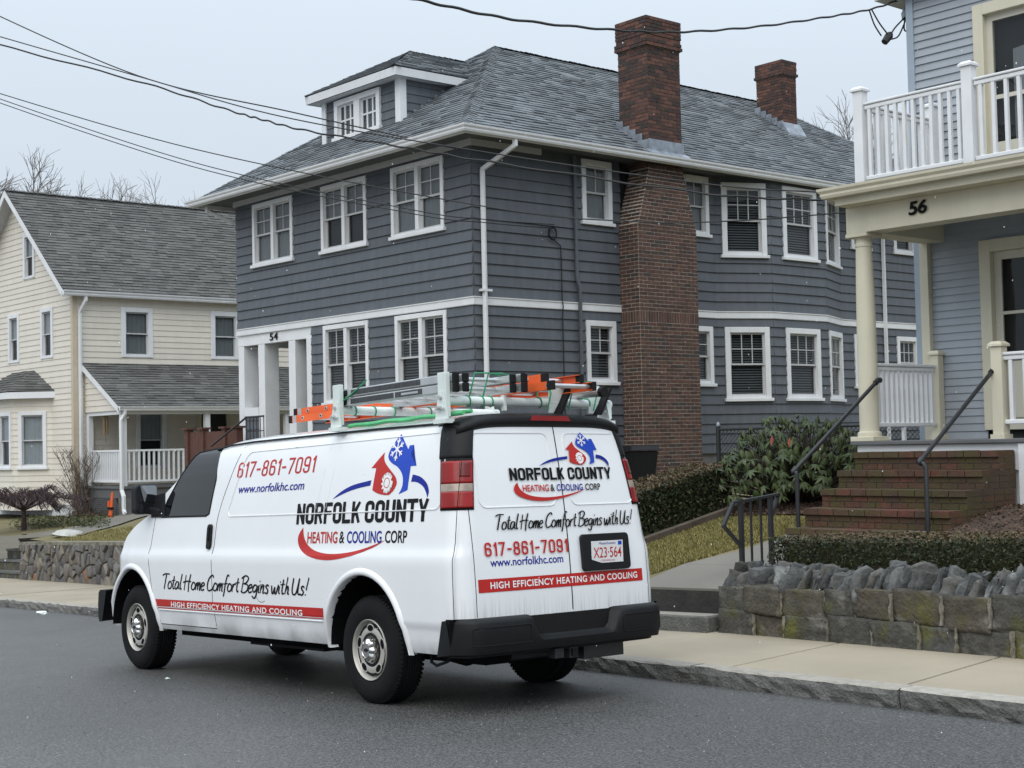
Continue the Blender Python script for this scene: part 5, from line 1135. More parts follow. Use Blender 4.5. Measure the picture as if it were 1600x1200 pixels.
# ---------------------------------------------------------------- wheels
MT['rim'] = mat('dull_silver_steel', (0.46, 0.44, 0.40), 0.42, 0.15, 6, metal=0.25); MT['chrome'] = mat('worn_chrome', (0.62, 0.61, 0.59), 0.16, 0.1, 8, metal=1.0); MT['tyre'] = mat('tyre_rubber', (0.008, 0.008, 0.009), 0.8, 0.2, 7, bump=0.12, bscale=50, spec=0.2)
def wheel(u, y, s, steer=0.0):
    """s=+1: outer face towards -y"""
    mw = Matrix.Translation((-u, y, WZ)) @ Matrix.Rotation(0 if s > 0 else math.pi, 4, 'Z') @ Matrix.Rotation(steer, 4, 'Z')
    w = bpy.data.objects.new('wheel', MB().lathe([(.10, .02), (.19, .03), (.2, .2), (.1, .22)], (0, 0, 0), (0, 1, 0), 24).mesh('wheel', MT['rubber'])); w.matrix_basis = mw; link(w, van, True)
    tw = .245
    pr = [(.212, .03), (.222, .012), (.24, .005), (.28, -.004), (.33, .0), (.358, .012), (.374, .03), (.382, .045), (.387, .07)] + [(.379 if (i % 2) else .387, .075 + .0105 * i) for i in range(10)]
    pr += [(.387, tw - .06), (.374, tw - .03), (.33, tw), (.24, tw - .005), (.212, tw - .03)]
    MB().lathe(pr, (0, 0, 0), (0, 1, 0), 64).build('tyre', MT['tyre'], w, smooth=True, ang=50, local=True)
    mb = MB(); n = 72   # tread blocks on the shoulders
    for i in range(n):
        t = 2 * math.pi * i / n; c, s_ = math.cos(t), math.sin(t); e = V(c, 0, s_); f = V(-s_, 0, c) * .0105
        for y0, y1 in ((.022, .055), (tw - .055, tw - .022)): mb.hexa([e * .366 - f + V(0, y0, 0), e * .366 + f + V(0, y0, 0), e * .366 + f + V(0, y1, 0), e * .366 - f + V(0, y1, 0), e * .3885 - f * .9 + V(0, y0 + .016 * (y0 < .1), 0), e * .3885 + f * .9 + V(0, y0 + .016 * (y0 < .1), 0), e * .3905 + f * .9 + V(0, y1, 0), e * .3905 - f * .9 + V(0, y1, 0)])
    stuff(mb.build('tread', MT['tyre'], w, local=True))
    MB().lathe([(.218, .022), (.222, .008), (.217, .002), (.211, .008), (.206, .026), (.200, .040), (.193, .044), (.182, .034), (.155, .022), (.13, .020), (.112, .026), (.10, .04), (.0, .04)], (0, 0, 0), (0, 1, 0), 48).build('rim', MT['rim'], w, smooth=True, ang=60, local=True)
    for k in range(5): # vent openings
        t = math.radians(90 + 72 * k); c = V(math.cos(t), 0, math.sin(t)); tg = V(-math.sin(t), 0, math.cos(t)); o1 = []; o2 = []
        for q in range(14): a = 2 * math.pi * q / 14; p = c * (.157 + .023 * math.sin(a)) + tg * (.038 * math.cos(a)); p2 = c * (.157 + .031 * math.sin(a)) + tg * (.048 * math.cos(a)); o1.append(p + V(0, .0195, 0)); o2.append(p2 + V(0, .0215, 0))
        mb = MB().add(o1, [tuple(range(14))]); mb.build('vent_hole', MT['seam'], w, local=True)
        MB().add(o1 + o2, [(q, (q + 1) % 14, 14 + (q + 1) % 14, 14 + q) for q in range(14)]).build('vent_lip', MT['rim'], w, local=True)
    mb = MB(); n = 48; rings = [(.088, .055), (.090, .03), (.086, -.005), (.076, -.02), (.052, -.026), (.05, -.022), (.0, -.022)]; b = 0
    for i in range(n):
        t = 2 * math.pi * i / n; nt_ = .5 + .5 * math.cos(8 * t)
        for r, h in rings: rr = r * (1 - .16 * (1 - nt_) ** 2 * (r > .07)); hh = h + (.02 * (1 - nt_) ** 2 if r > .07 and h < .05 else 0); mb.v.append((rr * math.cos(t), hh, rr * math.sin(t)))
    m_ = len(rings); mb.f = [(i * m_ + j_, ((i + 1) % n) * m_ + j_, ((i + 1) % n) * m_ + j_ + 1, i * m_ + j_ + 1) for i in range(n) for j_ in range(m_ - 1)]
    mb.build('hub_cap', MT['chrome'], w, smooth=True, ang=50, local=True)
    MB().prism([V(x, -.0235, z) for x, z in ((-.03, -.006), (-.012, -.006), (-.012, -.013), (.014, -.013), (.014, -.006), (.03, -.006), (.026, .008), (.012, .008), (.012, .014), (-.014, .014), (-.014, .008), (-.026, .008))], (0, .003, 0)).build('emblem', MT['rubber'], w, local=True)
    return w
wheel(0, 0.0, 1); wheel(WB, 0.005, 1); wheel(0, 1.75, -1); wheel(WB, 1.745, -1)
# ---------------------------------------------------------------- bumpers
mb = MB()
def plan_bump(t): # rear bumper outline, t across -1..1
    y = YC0 + t * (HM + .015); q = abs(t); return 1.285 - .03 * q * q - (.16 * ((q - .86) / .14) ** 2 if q > .86 else 0), y
ts = [-1, -.995, -.98, -.96, -.93, -.9, -.86, -.8, -.7, -.6, -.5, -.40, -.36, -.33, -.3, -.2, -.1, 0, .1, .2, .3, .36, .40, .44, .5, .6, .7, .8, .86, .9, .93, .96, .98, .995, 1]
k = 9
for t in ts:
    x, y = plan_bump(t); f = 0
    f = sstep(-.40, -.31, t) * (1 - sstep(.47, .56, t + .09))
    zt = .655 - .0 * f; ztf = .635 * (1 - f) + .505 * f; xin = .06 * f
    pr = [(1.0, zt - .02), (1.13, zt - .004), (x - .05 - xin * 1.3, zt - .006 - .02 * f), (x - .012 - xin, ztf + .0), (x - .002 - xin * .3, ztf - .02), (x, ztf - .05 * (1 - f) - .03), (x - .002, .46), (x - .015, .415), (x - .16, .395)]
    for px_, pz_ in pr: mb.v.append((px_, y, pz_))
for i in range(len(ts) - 1):
    for j_ in range(k - 1): mb.f.append((i * k + j_, i * k + j_ + 1, (i + 1) * k + j_ + 1, (i + 1) * k + j_))
mb.f.append(tuple(range(k))); mb.f.append(tuple(reversed(range((len(ts) - 1) * k, len(ts) * k))))
bk = MB(); nb = 30
for i in range(nb + 1):
    y = YC0 + (-1 + 2 * i / nb) * (HM - .02)
    for z in (.39, .46, .54, .625, .64): bk.v.append((rear_x(y, max(z, .5)) + .012, y, z))
bk.f = [(i * 5 + j_, i * 5 + j_ + 1, (i + 1) * 5 + j_ + 1, (i + 1) * 5 + j_) for i in range(nb) for j_ in range(4)]
bk.build('bumper_step', MT['trim'], van, local=True, smooth=True)
rb_ = mb.build('rear_bumper', MT['trim'], van, smooth=True, ang=50, local=True)
for a, b in ((-.93, -.42), (.5, .93)):
    P = rrect(YC0 + a * HM, YC0 + b * HM, .47, .59, .02); MB().tube([V(plan_bump((y - YC0) / (HM + .015))[0] + .001, y, z) for y, z in P] + [V(plan_bump((P[0][0] - YC0) / (HM + .015))[0] + .001, *P[0])], .004, 6, cap=False).build('bumper_groove', MT['rubber'], rb_, local=True)
mb = MB(); mb.tube([V(1.0, .5, .36), V(1.0, 1.42, .36)], .04, 8); mb.box(.98, 1.22, .87, .95, .32, .40); mb.box(1.16, 1.24, .72, .80, .33, .40); mb.box(1.05, 1.20, 1.02, 1.40, .30, .45); mb.build('tow_hitch', MT['iron'], van, local=True, bevel=.005)
mb = MB(); mb.hexa([V(1.226, .885, .335), V(1.226, .935, .335), V(1.226, .935, .385), V(1.226, .885, .385), V(1.235, .885, .335), V(1.235, .935, .335), V(1.235, .935, .385), V(1.235, .885, .385)]); mb.build('receiver', MT['trim'], van, local=True)
mb = MB(); prf = [(.30, .43), (.36, .42), (.385, .46), (.39, .58), (.375, .70), (.34, .725), (.20, .725)]
fp = []
for t in [k_ / 20 for k_ in range(-20, 21)]:
    q = abs(t); fp.append((-(4.34 - .02 * q * q - .10 * max(0, (q - .7) / .3) ** 2.2), YC0 + t * .955))
for x, y in fp:
    for o, z in prf: mb.v.append((x - o + .0, y, z - .0))
k = len(prf); mb.f = [(i * k + j_, i * k + j_ + 1, (i + 1) * k + j_ + 1, (i + 1) * k + j_) for i in range(len(fp) - 1) for j_ in range(k - 1)] + [tuple(range(k)), tuple(range((len(fp) - 1) * k, len(fp) * k))]
mb.build('front_bumper', MT['trim'], van, smooth=True, ang=45, local=True)
# ---------------------------------------------------------------- window, mirror, handle
wz0, wz1 = 1.405, 1.925
def quad_patch(pts, fn, off, name, m, parent, nu=14, nv=8):
    """pts: four corners (a,z): bl, br, tr, tl"""
    mb = MB(); 
    for i in range(nv + 1):
        for j_ in range(nu + 1):
            s_, t = j_ / nu, i / nv; a = (1 - t) * ((1 - s_) * pts[0][0] + s_ * pts[1][0]) + t * ((1 - s_) * pts[3][0] + s_ * pts[2][0]); z = (1 - t) * ((1 - s_) * pts[0][1] + s_ * pts[1][1]) + t * ((1 - s_) * pts[3][1] + s_ * pts[2][1]); mb.v.append(tuple(fn(a, z, off)))
    mb.f = [(i * (nu + 1) + j_, i * (nu + 1) + j_ + 1, (i + 1) * (nu + 1) + j_ + 1, (i + 1) * (nu + 1) + j_) for i in range(nv) for j_ in range(nu)]
    return mb.build(name, m, parent, local=True, recalc=False)
def poly_patch(pts, fn, off, name, m, parent, step=.03, smooth=False):
    """flat polygon (a,z) cut into strips and laid on the surface"""
    b = bmesh.new(); vs_ = [b.verts.new((a, z, 0)) for a, z in pts]; b.faces.new(vs_); z0, z1 = min(p[1] for p in pts), max(p[1] for p in pts)
    bmesh.ops.triangulate(b, faces=b.faces[:]); z = z0 + step
    while z < z1: bmesh.ops.bisect_plane(b, geom=b.verts[:] + b.edges[:] + b.faces[:], plane_co=(0, z, 0), plane_no=(0, 1, 0)); z += step
    for v in b.verts: v.co = fn(v.co.x, v.co.y, off)
    m_ = bpy.data.meshes.new(name); b.to_mesh(m_); b.free(); m_.materials.append(m); o = bpy.data.objects.new(name, m_); link(o, parent, True); return o
wp = [side_px(p) for p in ((253, 808), (262, 783), (276, 757), (293, 729), (305, 713.5), (314, 707), (346, 700), (348, 702), (338, 750), (327, 803), (322, 806))]
glass = poly_patch(wp, SP, .003, 'door_window', MT['autoglass'], fdoor)
cxw = sum(p[0] for p in wp) / len(wp); czw = sum(p[1] for p in wp) / len(wp)
poly_patch([(cxw + (a - cxw) * .99, czw + (z - czw) * .99) for a, z in wp], SP, .0015, 'window_backing', MT['seam'], fdoor)
bead(wp, SP, .009, 'window_rubber', fdoor, MT['rubber'])
# mirror
a, z = side_px((247, 792)); mb = MB()
mu0, mz = 3.66, 1.60; 
mprof = rrect(-.155, .055, 1.432, 1.708, .05)
mo = MB().prism([V(-3.55, y, z) for y, z in mprof], (-.13, -.0, 0)).build('mirror', MT['trim'], fdoor, bevel=.02, local=True)
MT['mirror'] = mat('mirror_glass', (.16, .17, .18), .05, .05, metal=1.0)  # dark tint stands in for the street the mirror would reflect
MB().prism([V(-3.548, y, z) for y, z in rrect(-.142, .042, 1.545, 1.695, .03)], (.004, 0, 0)).build('mirror_glass', MT['mirror'], mo, local=True); MB().prism([V(-3.548, y, z) for y, z in rrect(-.138, .038, 1.45, 1.53, .025)], (.004, 0, 0)).build('mirror_glass', MT['mirror'], mo, local=True)
MB().hexa([SP(3.58, 1.40, -.02), SP(3.30, 1.40, -.02), SP(3.30, 1.40, .012), SP(3.58, 1.40, .012), SP(3.55, 1.60, -.02), SP(3.36, 1.62, -.02), SP(3.36, 1.62, .01), SP(3.55, 1.60, .01)]).build('mirror_sail', MT['trim'], fdoor, local=True); MB().beam(V(-3.6, .0, 1.47), V(-3.42, .04, 1.44), .09, .07).build('mirror_arm', MT['trim'], mo, bevel=.015, local=True)
hu, hz0 = side_px((327, 858)); hu1, hz1 = side_px((328, 819)); hb = MB().prism([SP(a, z, .001) for a, z in rrect(hu - .035, hu + .04, hz0, hz1, .03)], (0, -.02, 0)).build('door_handle', MT['trim'], fdoor, bevel=.006, local=True)
MB().prism([SP(a, z, .022) for a, z in rrect(hu - .015, hu + .02, hz0 + .07, hz1 - .02, .014)], (0, -.008, 0)).build('grip', MT['rubber'], hb, local=True)
# ---------------------------------------------------------------- rear corner trim, tail lamps, spoiler, brake lamp
def corner_patch(side, q0, q1, z0, z1, off, name, m, parent, n=14, nz2=10, shade=True):
    mb = MB()
    for i in range(nz2 + 1):
        z = z0 + (z1 - z0) * i / nz2; H = HM - inset(z)
        for j_ in range(n + 1):
            s_ = j_ / n; q = q0 + (q1 - q0) * s_
            if q > 1: p = V(rear_x(YC0 + H, z) - (q - 1), H + off, z)
            else:
                y = q * H; e = max(0, (y - (H - RC_)) / RC_); p = V(rear_x(YC0 + y, z) + off * (1 - .6 * e * e), y + off * e * e, z)
            mb.v.append((p.x, YC0 - p.y * side, p.z))
    mb.f = [(i * (n + 1) + j_, i * (n + 1) + j_ + 1, (i + 1) * (n + 1) + j_ + 1, (i + 1) * (n + 1) + j_) for i in range(nz2) for j_ in range(n)]
    o = mb.build(name, m, parent, smooth=shade, local=True); md = o.modifiers.new('s', 'SOLIDIFY'); md.thickness = off * .9; md.offset = -1; return o
MT['lens_red'] = mat('red_lamp_lens', (0.26, 0.006, 0.006), 0.25, 0.25, 5, coat=0.25, spec=0.3); MT['lens_red2'] = mat('dark_red_lamp_lens', (0.14, 0.004, 0.005), 0.25, 0.25, 5, coat=0.25, spec=0.3); MT['lens_clear'] = mat('clear_lamp_lens', (0.34, 0.27, 0.22), 0.2, 0.3, 14, coat=0.4)
for sd_ in (1, -1):
    corner_patch(sd_, 1.035, .845, 1.375, 1.725, .006, 'lamp_surround', MT['rubber'], body)
    tl = corner_patch(sd_, 1.02, .855, 1.39, 1.50, .014, 'tail_lamp', MT['lens_red'], body)
    corner_patch(sd_, 1.02, .855, 1.50, 1.555, .013, 'reversing_lens', MT['lens_clear'], tl); corner_patch(sd_, 1.02, .855, 1.555, 1.71, .014, 'brake_lens', MT['lens_red'], tl)
    corner_patch(sd_, .95, .88, 1.60, 1.70, .016, 'bulb_lens', MT['lens_red2'], tl)
    corner_patch(sd_, 1.045, .85, 1.728, 1.975, .009, 'corner_trim', MT['trim'], body, n=20)
mb = MB(); ys = [k_ / 30 for k_ in range(-30, 31)]; zt_r = ztop(-1.2); ze_r = zt_r - zdrop(-1.2)
prf = [(1.945, 0.0, .006, 0), (1.965, 0.0, .022, .3), (1.99, -.005, .03, .7), (2.015, -.02, .022, 1), (2.03, -.10, .006, 1), (2.032, -.20, .0, 1), (2.0, -.22, .0, 1)]
for t in ys:
    q = abs(t); H = HM - inset(1.95); y = t * H; bx_ = rear_x(YC0 + y * .97, 1.95) - .0 * q
    for (z, dx, o, kz) in prf: mb.v.append((bx_ + dx + o, YC0 + y * (1 + .04 * dx) + (o * .5 if q > .9 else 0) * (1 if t > 0 else -1), z + .02 * kz * (1 - q * q) - .065 * q ** 6))
k = len(prf); mb.f = [(i * k + j_, i * k + j_ + 1, (i + 1) * k + j_ + 1, (i + 1) * k + j_) for i in range(len(ys) - 1) for j_ in range(k - 1)]
sp_ = mb.build('rear_spoiler', MT['trim'], body, smooth=True, ang=50, local=True); md = sp_.modifiers.new('s', 'SOLIDIFY'); md.thickness = .008; md.offset = -1
MB().prism([V(rear_x(y, 1.95) + .028, y, 2.0 + z) for y, z in ((.70, -.012), (1.08, -.014), (1.05, .022), (.73, .024))], (.004, 0, 0)).build('brake_lamp', MT['lens_red'], body, local=True)
# rear hinges / licence plate
mb = MB(); pc = [rear_px(p) for p in ((904, 840), (969, 836), (972, 882), (907, 888))]; py0, py1 = pc[0][0], pc[1][0] + .0; pz0, pz1 = pc[3][1], pc[0][1]
py1 = py0 + .47; pzc = (pz0 + pz1) / 2
lp = MB(); oc = rrect(py0, py1, pzc - .13, pzc + .13, .03); ic = rrect(py0 + .045, py1 - .045, pzc - .095, pzc + .095, .015)
fr = MB().prism([RP(y, z, .002) for y, z in oc], (.028, 0, 0)).build('plate_holder', MT['trim'], rdr, bevel=.006, local=True)
MT['plate'] = mat('white_plate', (0.72, 0.72, 0.72), 0.35, 0.04)
pcx = (py0 + py1) / 2; px_ = rear_x(pcx, pzc) + .033
pl = MB().box(px_, px_ + .003, pcx - .152, pcx + .152, pzc - .078, pzc + .078).build('licence_plate', MT['plate'], rdr, local=True)
flat_text('X23·564', (px_ + .0045, pcx - .135, pzc - .042), (0, 1, 0), (0, 0, 1), .27, .075, MT['red'], pl, 'plate_number', bold=.004, local=True)
flat_text('Massachusetts', (px_ + .0045, pcx - .08, pzc + .052), (0, 1, 0), (0, 0, 1), .16, .018, MT['navy'], pl, 'plate_state', local=True); flat_text('COMMERCIAL', (px_ + .0045, pcx - .07, pzc - .068), (0, 1, 0), (0, 0, 1), .14, .012, MT['red'], pl, 'plate_type', local=True)
MB().box(px_ + .004, px_ + .005, pcx + .105, pcx + .14, pzc + .045, pzc + .072).build('sticker', MT['blue'], pl, local=True)
# ---------------------------------------------------------------- lettering
def decal_text(txt, fn, a0, a1, z0, z1, m, name, parent, bold=.0, shear=0.0, space=1.0, off=.0025, flip=False):
    me = text_mesh(txt, bold, shear, space); x0 = min(v.co.x for v in me.vertices); x1 = max(v.co.x for v in me.vertices); y0 = min(v.co.y for v in me.vertices); y1 = max(v.co.y for v in me.vertices)
    b = bmesh.new(); b.from_mesh(me); n = max(2, int((z1 - z0) / .04))
    for q in range(1, n): yy = y0 + (y1 - y0) * q / n; bmesh.ops.bisect_plane(b, geom=b.verts[:] + b.edges[:] + b.faces[:], plane_co=(0, yy, 0), plane_no=(0, 1, 0))
    for v in b.verts: v.co = fn(a0 + (v.co.x - x0) / (x1 - x0) * (a1 - a0), z0 + (v.co.y - y0) / (y1 - y0) * (z1 - z0), off)
    b.to_mesh(me); b.free(); me.materials.clear(); me.materials.append(m); o = bpy.data.objects.new(name, me); link(o, parent, True); return o
GL = {'T': (.52, [[(.02, .86), (.25, .97), (.62, .96)], [(.36, .96), (.28, .5), (.2, -.03)]]), 'o': (.4, [[(.32, .44), (.16, .47), (.05, .2), (.12, .02), (.28, .06), (.36, .3), (.26, .47)]]), 't': (.28, [[(.2, .85), (.12, .3), (.14, .03), (.25, .06)], [(.0, .54), (.3, .58)]]), 'a': (.42, [[(.34, .45), (.15, .46), (.04, .18), (.12, .0), (.26, .15), (.35, .46)], [(.35, .46), (.32, .1), (.42, .03)]]), 'l': (.22, [[(.22, 1.0), (.1, .3), (.12, .02), (.22, .06)]]),
 'H': (.66, [[(.17, .93), (.06, -.05)], [(.55, 1.0), (.42, .4), (.40, -.15)], [(-.05, .45), (.25, .54), (.6, .52)]]), 'm': (.48, [[(.08, .48), (.03, 0)], [(.04, .2), (.2, .48), (.22, .4), (.18, 0)], [(.19, .2), (.36, .48), (.38, .35), (.35, .03), (.42, .03)]]), 'e': (.35, [[(.05, .22), (.28, .34), (.24, .48), (.1, .42), (.03, .18), (.12, .0), (.3, .08)]]), 'C': (.5, [[(.5, .82), (.4, .97), (.15, .75), (.04, .3), (.14, 0), (.4, .08), (.48, .2)]]), 'f': (.33, [[(.44, .93), (.32, 1.0), (.2, .6), (.12, 0), (.06, -.32)], [(.03, .45), (.35, .5)]]), 'r': (.3, [[(.08, .48), (.04, 0)], [(.05, .22), (.18, .46), (.3, .45)]]),
 'B': (.54, [[(.16, .92), (.04, -.02)], [(0, .83), (.3, 1.0), (.5, .85), (.35, .58), (.15, .52)], [(.15, .52), (.45, .45), (.45, .15), (.2, -.03), (-.02, .06)]]), 'g': (.42, [[(.34, .42), (.16, .46), (.04, .22), (.12, .04), (.28, .18), (.35, .45)], [(.35, .45), (.3, -.1), (.18, -.32), (.0, -.2)]]), 'i': (.18, [[(.1, .46), (.06, .1), (.14, .02)], [(.14, .66), (.165, .73)]]), 'n': (.36, [[(.08, .48), (.03, 0)], [(.04, .2), (.22, .48), (.26, .35), (.22, .03), (.3, .03)]]), 's': (.32, [[(.3, .42), (.18, .5), (.1, .38), (.24, .18), (.16, .0), (.0, .06)]]), 'w': (.5, [[(.02, .48), (.06, .05), (.14, .05), (.24, .4)], [(.24, .4), (.24, .05), (.34, .05), (.48, .54)]]), 'h': (.36, [[(.22, 1.0), (.06, 0)], [(.09, .2), (.24, .46), (.28, .3), (.25, .04), (.34, .03)]]), 'U': (.58, [[(.1, .95), (.03, .3), (.1, .02), (.3, .12), (.48, .95)], [(.48, .95), (.4, .2), (.46, .03), (.55, .05)]]), '!': (.24, [[(.26, 1.0), (.12, .28)], [(.08, .06), (.095, -.01)]]), ' ': (.2, [])}
def rr_path(x0, x1, y0, y1, r, a, b, n=4):
    'rounded rectangle centre line, counter-clockwise from the right middle, parameter range a..b in quarter corners'
    P = []
    for s_, (cx, cy) in enumerate(((x1 - r, y1 - r), (x0 + r, y1 - r), (x0 + r, y0 + r), (x1 - r, y0 + r))):
        if a <= s_ < b: P += [(cx + r * math.cos(math.pi / 2 * (s_ + k / n)), cy + r * math.sin(math.pi / 2 * (s_ + k / n))) for k in range(n + 1)]
    return P
_w = .40; _r = .17
DIN = {'N': [[(0, 0), (0, 1)], [(0, 1), (_w, 0)], [(_w, 0), (_w, 1)]], 'O': [rr_path(0, _w, 0, 1, _r, 0, 4) + [(_w, 1 - _r)]], 'R': [[(0, 0), (0, 1)], [(0, 1)] + [(_w - _r, 1)] + list(reversed(rr_path(0, _w, .46, 1, _r, 0, 1))) + list(reversed(rr_path(0, _w, .46, 1, _r, 3, 4))) + [(0, .46)], [(.18, .46), (_w, 0)]], 'F': [[(0, 0), (0, 1)], [(0, 1), (_w * .9, 1)], [(0, .52), (_w * .8, .52)]], 'L': [[(0, 1), (0, 0)], [(0, 0), (_w * .9, 0)]], 'K': [[(0, 0), (0, 1)], [(_w, 1), (0.03, .42)], [(.14, .56), (_w, 0)]], 'C': [[(_w, .72)] + rr_path(0, _w, 0, 1, _r, 0, 4) + [(_w, .28)]], 'U': [[(0, 1)] + rr_path(0, _w, 0, 1, _r, 2, 4) + [(_w, 1)]], 'T': [[(-.03, 1), (_w + .03, 1)], [(_w / 2, 1), (_w / 2, 0)]], 'Y': [[(-.02, 1), (_w / 2, .45)], [(_w + .02, 1), (_w / 2, .45)], [(_w / 2, .47), (_w / 2, 0)]],
 '6': [[(_w, .80)] + rr_path(0, _w, 0, 1, _r, 0, 2) + rr_path(0, _w, 0, .56, _r, 2, 4) + rr_path(0, _w, 0, .56, _r, 0, 1) + [(0.02, .56)]], '1': [[(.16, 0), (.16, 1)], [(.16, 1), (0, .84)]], '7': [[(0, 1), (_w, 1)], [(_w, 1), (.12, 0)]], '8': [rr_path(0.02, _w - .02, .52, 1, _r, 0, 4) + [(_w - .02, 1 - _r)], rr_path(0, _w, 0, .52, _r, 0, 4) + [(_w, .52 - _r)]], '9': [[(0, .26)] + [(_w - q[0], 1 - q[1]) for q in rr_path(0, _w, 0, 1, _r, 0, 4)] + [], [(0, .58)] + [(_w - q[0], 1 - q[1]) for q in rr_path(0, _w, 0, .58, _r, 0, 1)] + [(_w, .42)]], '0': None, '-': [[(.02, .45), (.24, .45)]]}
DIN['0'] = DIN['O']; DIN['9'] = [[(_w - a_, 1 - b_) for a_, b_ in s_] for s_ in DIN['6']]
DADV = {'1': .16, '-': .26, 'L': .36, 'F': .36}
def din_text(txt, fn, a0, a1, z0, z1, m, name, parent, wt=.16, shear=0.0, gap=.24, off=.0025, sp=.22):
    W = 0; h = z1 - z0; pos = []
    for c in txt:
        if c == ' ': W += sp; continue
        pos.append((c, W)); W += DADV.get(c, _w) + gap
    W += wt - gap; kx = (a1 - a0 - shear * h) / W; hh = h * (1 - wt * .9); mb = MB(); li = 0
    for c, x in pos:
        for st_ in DIN[c]:
            P = []
            for q in st_:
                if not P or math.hypot(q[0] - P[-1][0], q[1] - P[-1][1]) > 1e-6: P.append(q)
            Q = [P[0]]
            for q in P[1:]:
                n = max(1, int(math.hypot(q[0] - Q[-1][0], q[1] - Q[-1][1]) / .34)); p0 = Q[-1]; Q += [(p0[0] + (q[0] - p0[0]) * k / n, p0[1] + (q[1] - p0[1]) * k / n) for k in range(1, n + 1)]
            P = Q; n = len(P); li += 1; b = len(mb.v); o = off + .0001 * (li % 7); wx, wz = wt / 2 * kx * .92, wt / 2 * h * .9
            cl = P[0] == P[-1] or math.hypot(P[0][0] - P[-1][0], P[0][1] - P[-1][1]) < 1e-6
            for i, p in enumerate(P):
                pa = P[i - 1] if i else (P[-2] if cl else P[0]); pb = P[i + 1] if i < n - 1 else (P[1] if cl else P[-1])
                dx, dz = (pb[0] - pa[0]) * kx, (pb[1] - pa[1]) * hh; L = math.hypot(dx, dz) or 1; nx_, nz_2 = -dz / L, dx / L
                ex = 0; ez = 0
                if not cl and i in (0, n - 1) and abs(dz) > abs(dx) * .3: sg = -1 if i == 0 else 1; ez = sg * (wz if abs(dz / L) > .5 else 0) * (1 if dz > 0 else -1)
                elif not cl and i in (0, n - 1): sg = -1 if i == 0 else 1; ex = sg * wx * (1 if dx > 0 else -1)
                cx = a0 + (x + wt / 2) * kx + p[0] * kx + ex; cz = z0 + wz + p[1] * hh + ez
                for s_ in (1, -1):
                    az = cz + s_ * nz_2 * wz; az = min(max(az, z0), z1); ax = cx + s_ * nx_ * wx; mb.v.append(tuple(fn(ax + shear * (az - z0), az, o)))
            mb.f += [(b + 2 * i, b + 2 * i + 1, b + 2 * i + 3, b + 2 * i + 2) for i in range(n - 1)]
    return mb.build(name, m, parent, local=True, recalc=False)
def catmull(P, n=5):
    if len(P) < 3: return P
    Q = [P[0]] + P + [P[-1]]; o = []
    for i in range(1, len(Q) - 2):
        for k in range(n):
            t = k / n; a, b, c, d = Q[i - 1], Q[i], Q[i + 1], Q[i + 2]
            o.append(tuple(.5 * (2 * b[j_] + (c[j_] - a[j_]) * t + (2 * a[j_] - 5 * b[j_] + 4 * c[j_] - d[j_]) * t * t + (3 * b[j_] - a[j_] - 3 * c[j_] + d[j_]) * t ** 3) for j_ in (0, 1)))
    return o + [P[-1]]
def script(txt, fn, a0, a1, z0, h, m, name, parent, w=.085, shear=.16):
    W = sum(GL[c][0] for c in txt); k = (a1 - a0) / W; mb = MB(); x = 0; li = 0
    for c in txt:
        for st_ in GL[c][1]:
            P = catmull(st_); li += 1; off = .0025 + .00012 * (li % 6)
            P = [((x + p[0] * 1.12) * k + shear * p[1] * h, p[1] * h) for p in P]; b = len(mb.v); n = len(P)
            for i, p in enumerate(P):
                dx = P[min(i + 1, n - 1)][0] - P[max(0, i - 1)][0]; dz = P[min(i + 1, n - 1)][1] - P[max(0, i - 1)][1]; L = math.hypot(dx, dz) or 1
                ww = w * h * (.62 + .38 * abs(dz) / L) * (.75 if i in (0, n - 1) else 1) / 2; mb.v += [tuple(fn(a0 + p[0] - dz / L * ww, z0 + p[1] + dx / L * ww, off)), tuple(fn(a0 + p[0] + dz / L * ww, z0 + p[1] - dx / L * ww, off))]
            mb.f += [(b + 2 * i, b + 2 * i + 1, b + 2 * i + 3, b + 2 * i + 2) for i in range(n - 1)]
        x += GL[c][0]
    return mb.build(name, m, parent, local=True, recalc=False)
SX = lambda x, z, o=0.0: V(x, side_y(min(-x, 4.2), z) - o, z)        # a = local x, grows to the right in the picture
def sx_px(px): u, z = side_px(px); return -u, z
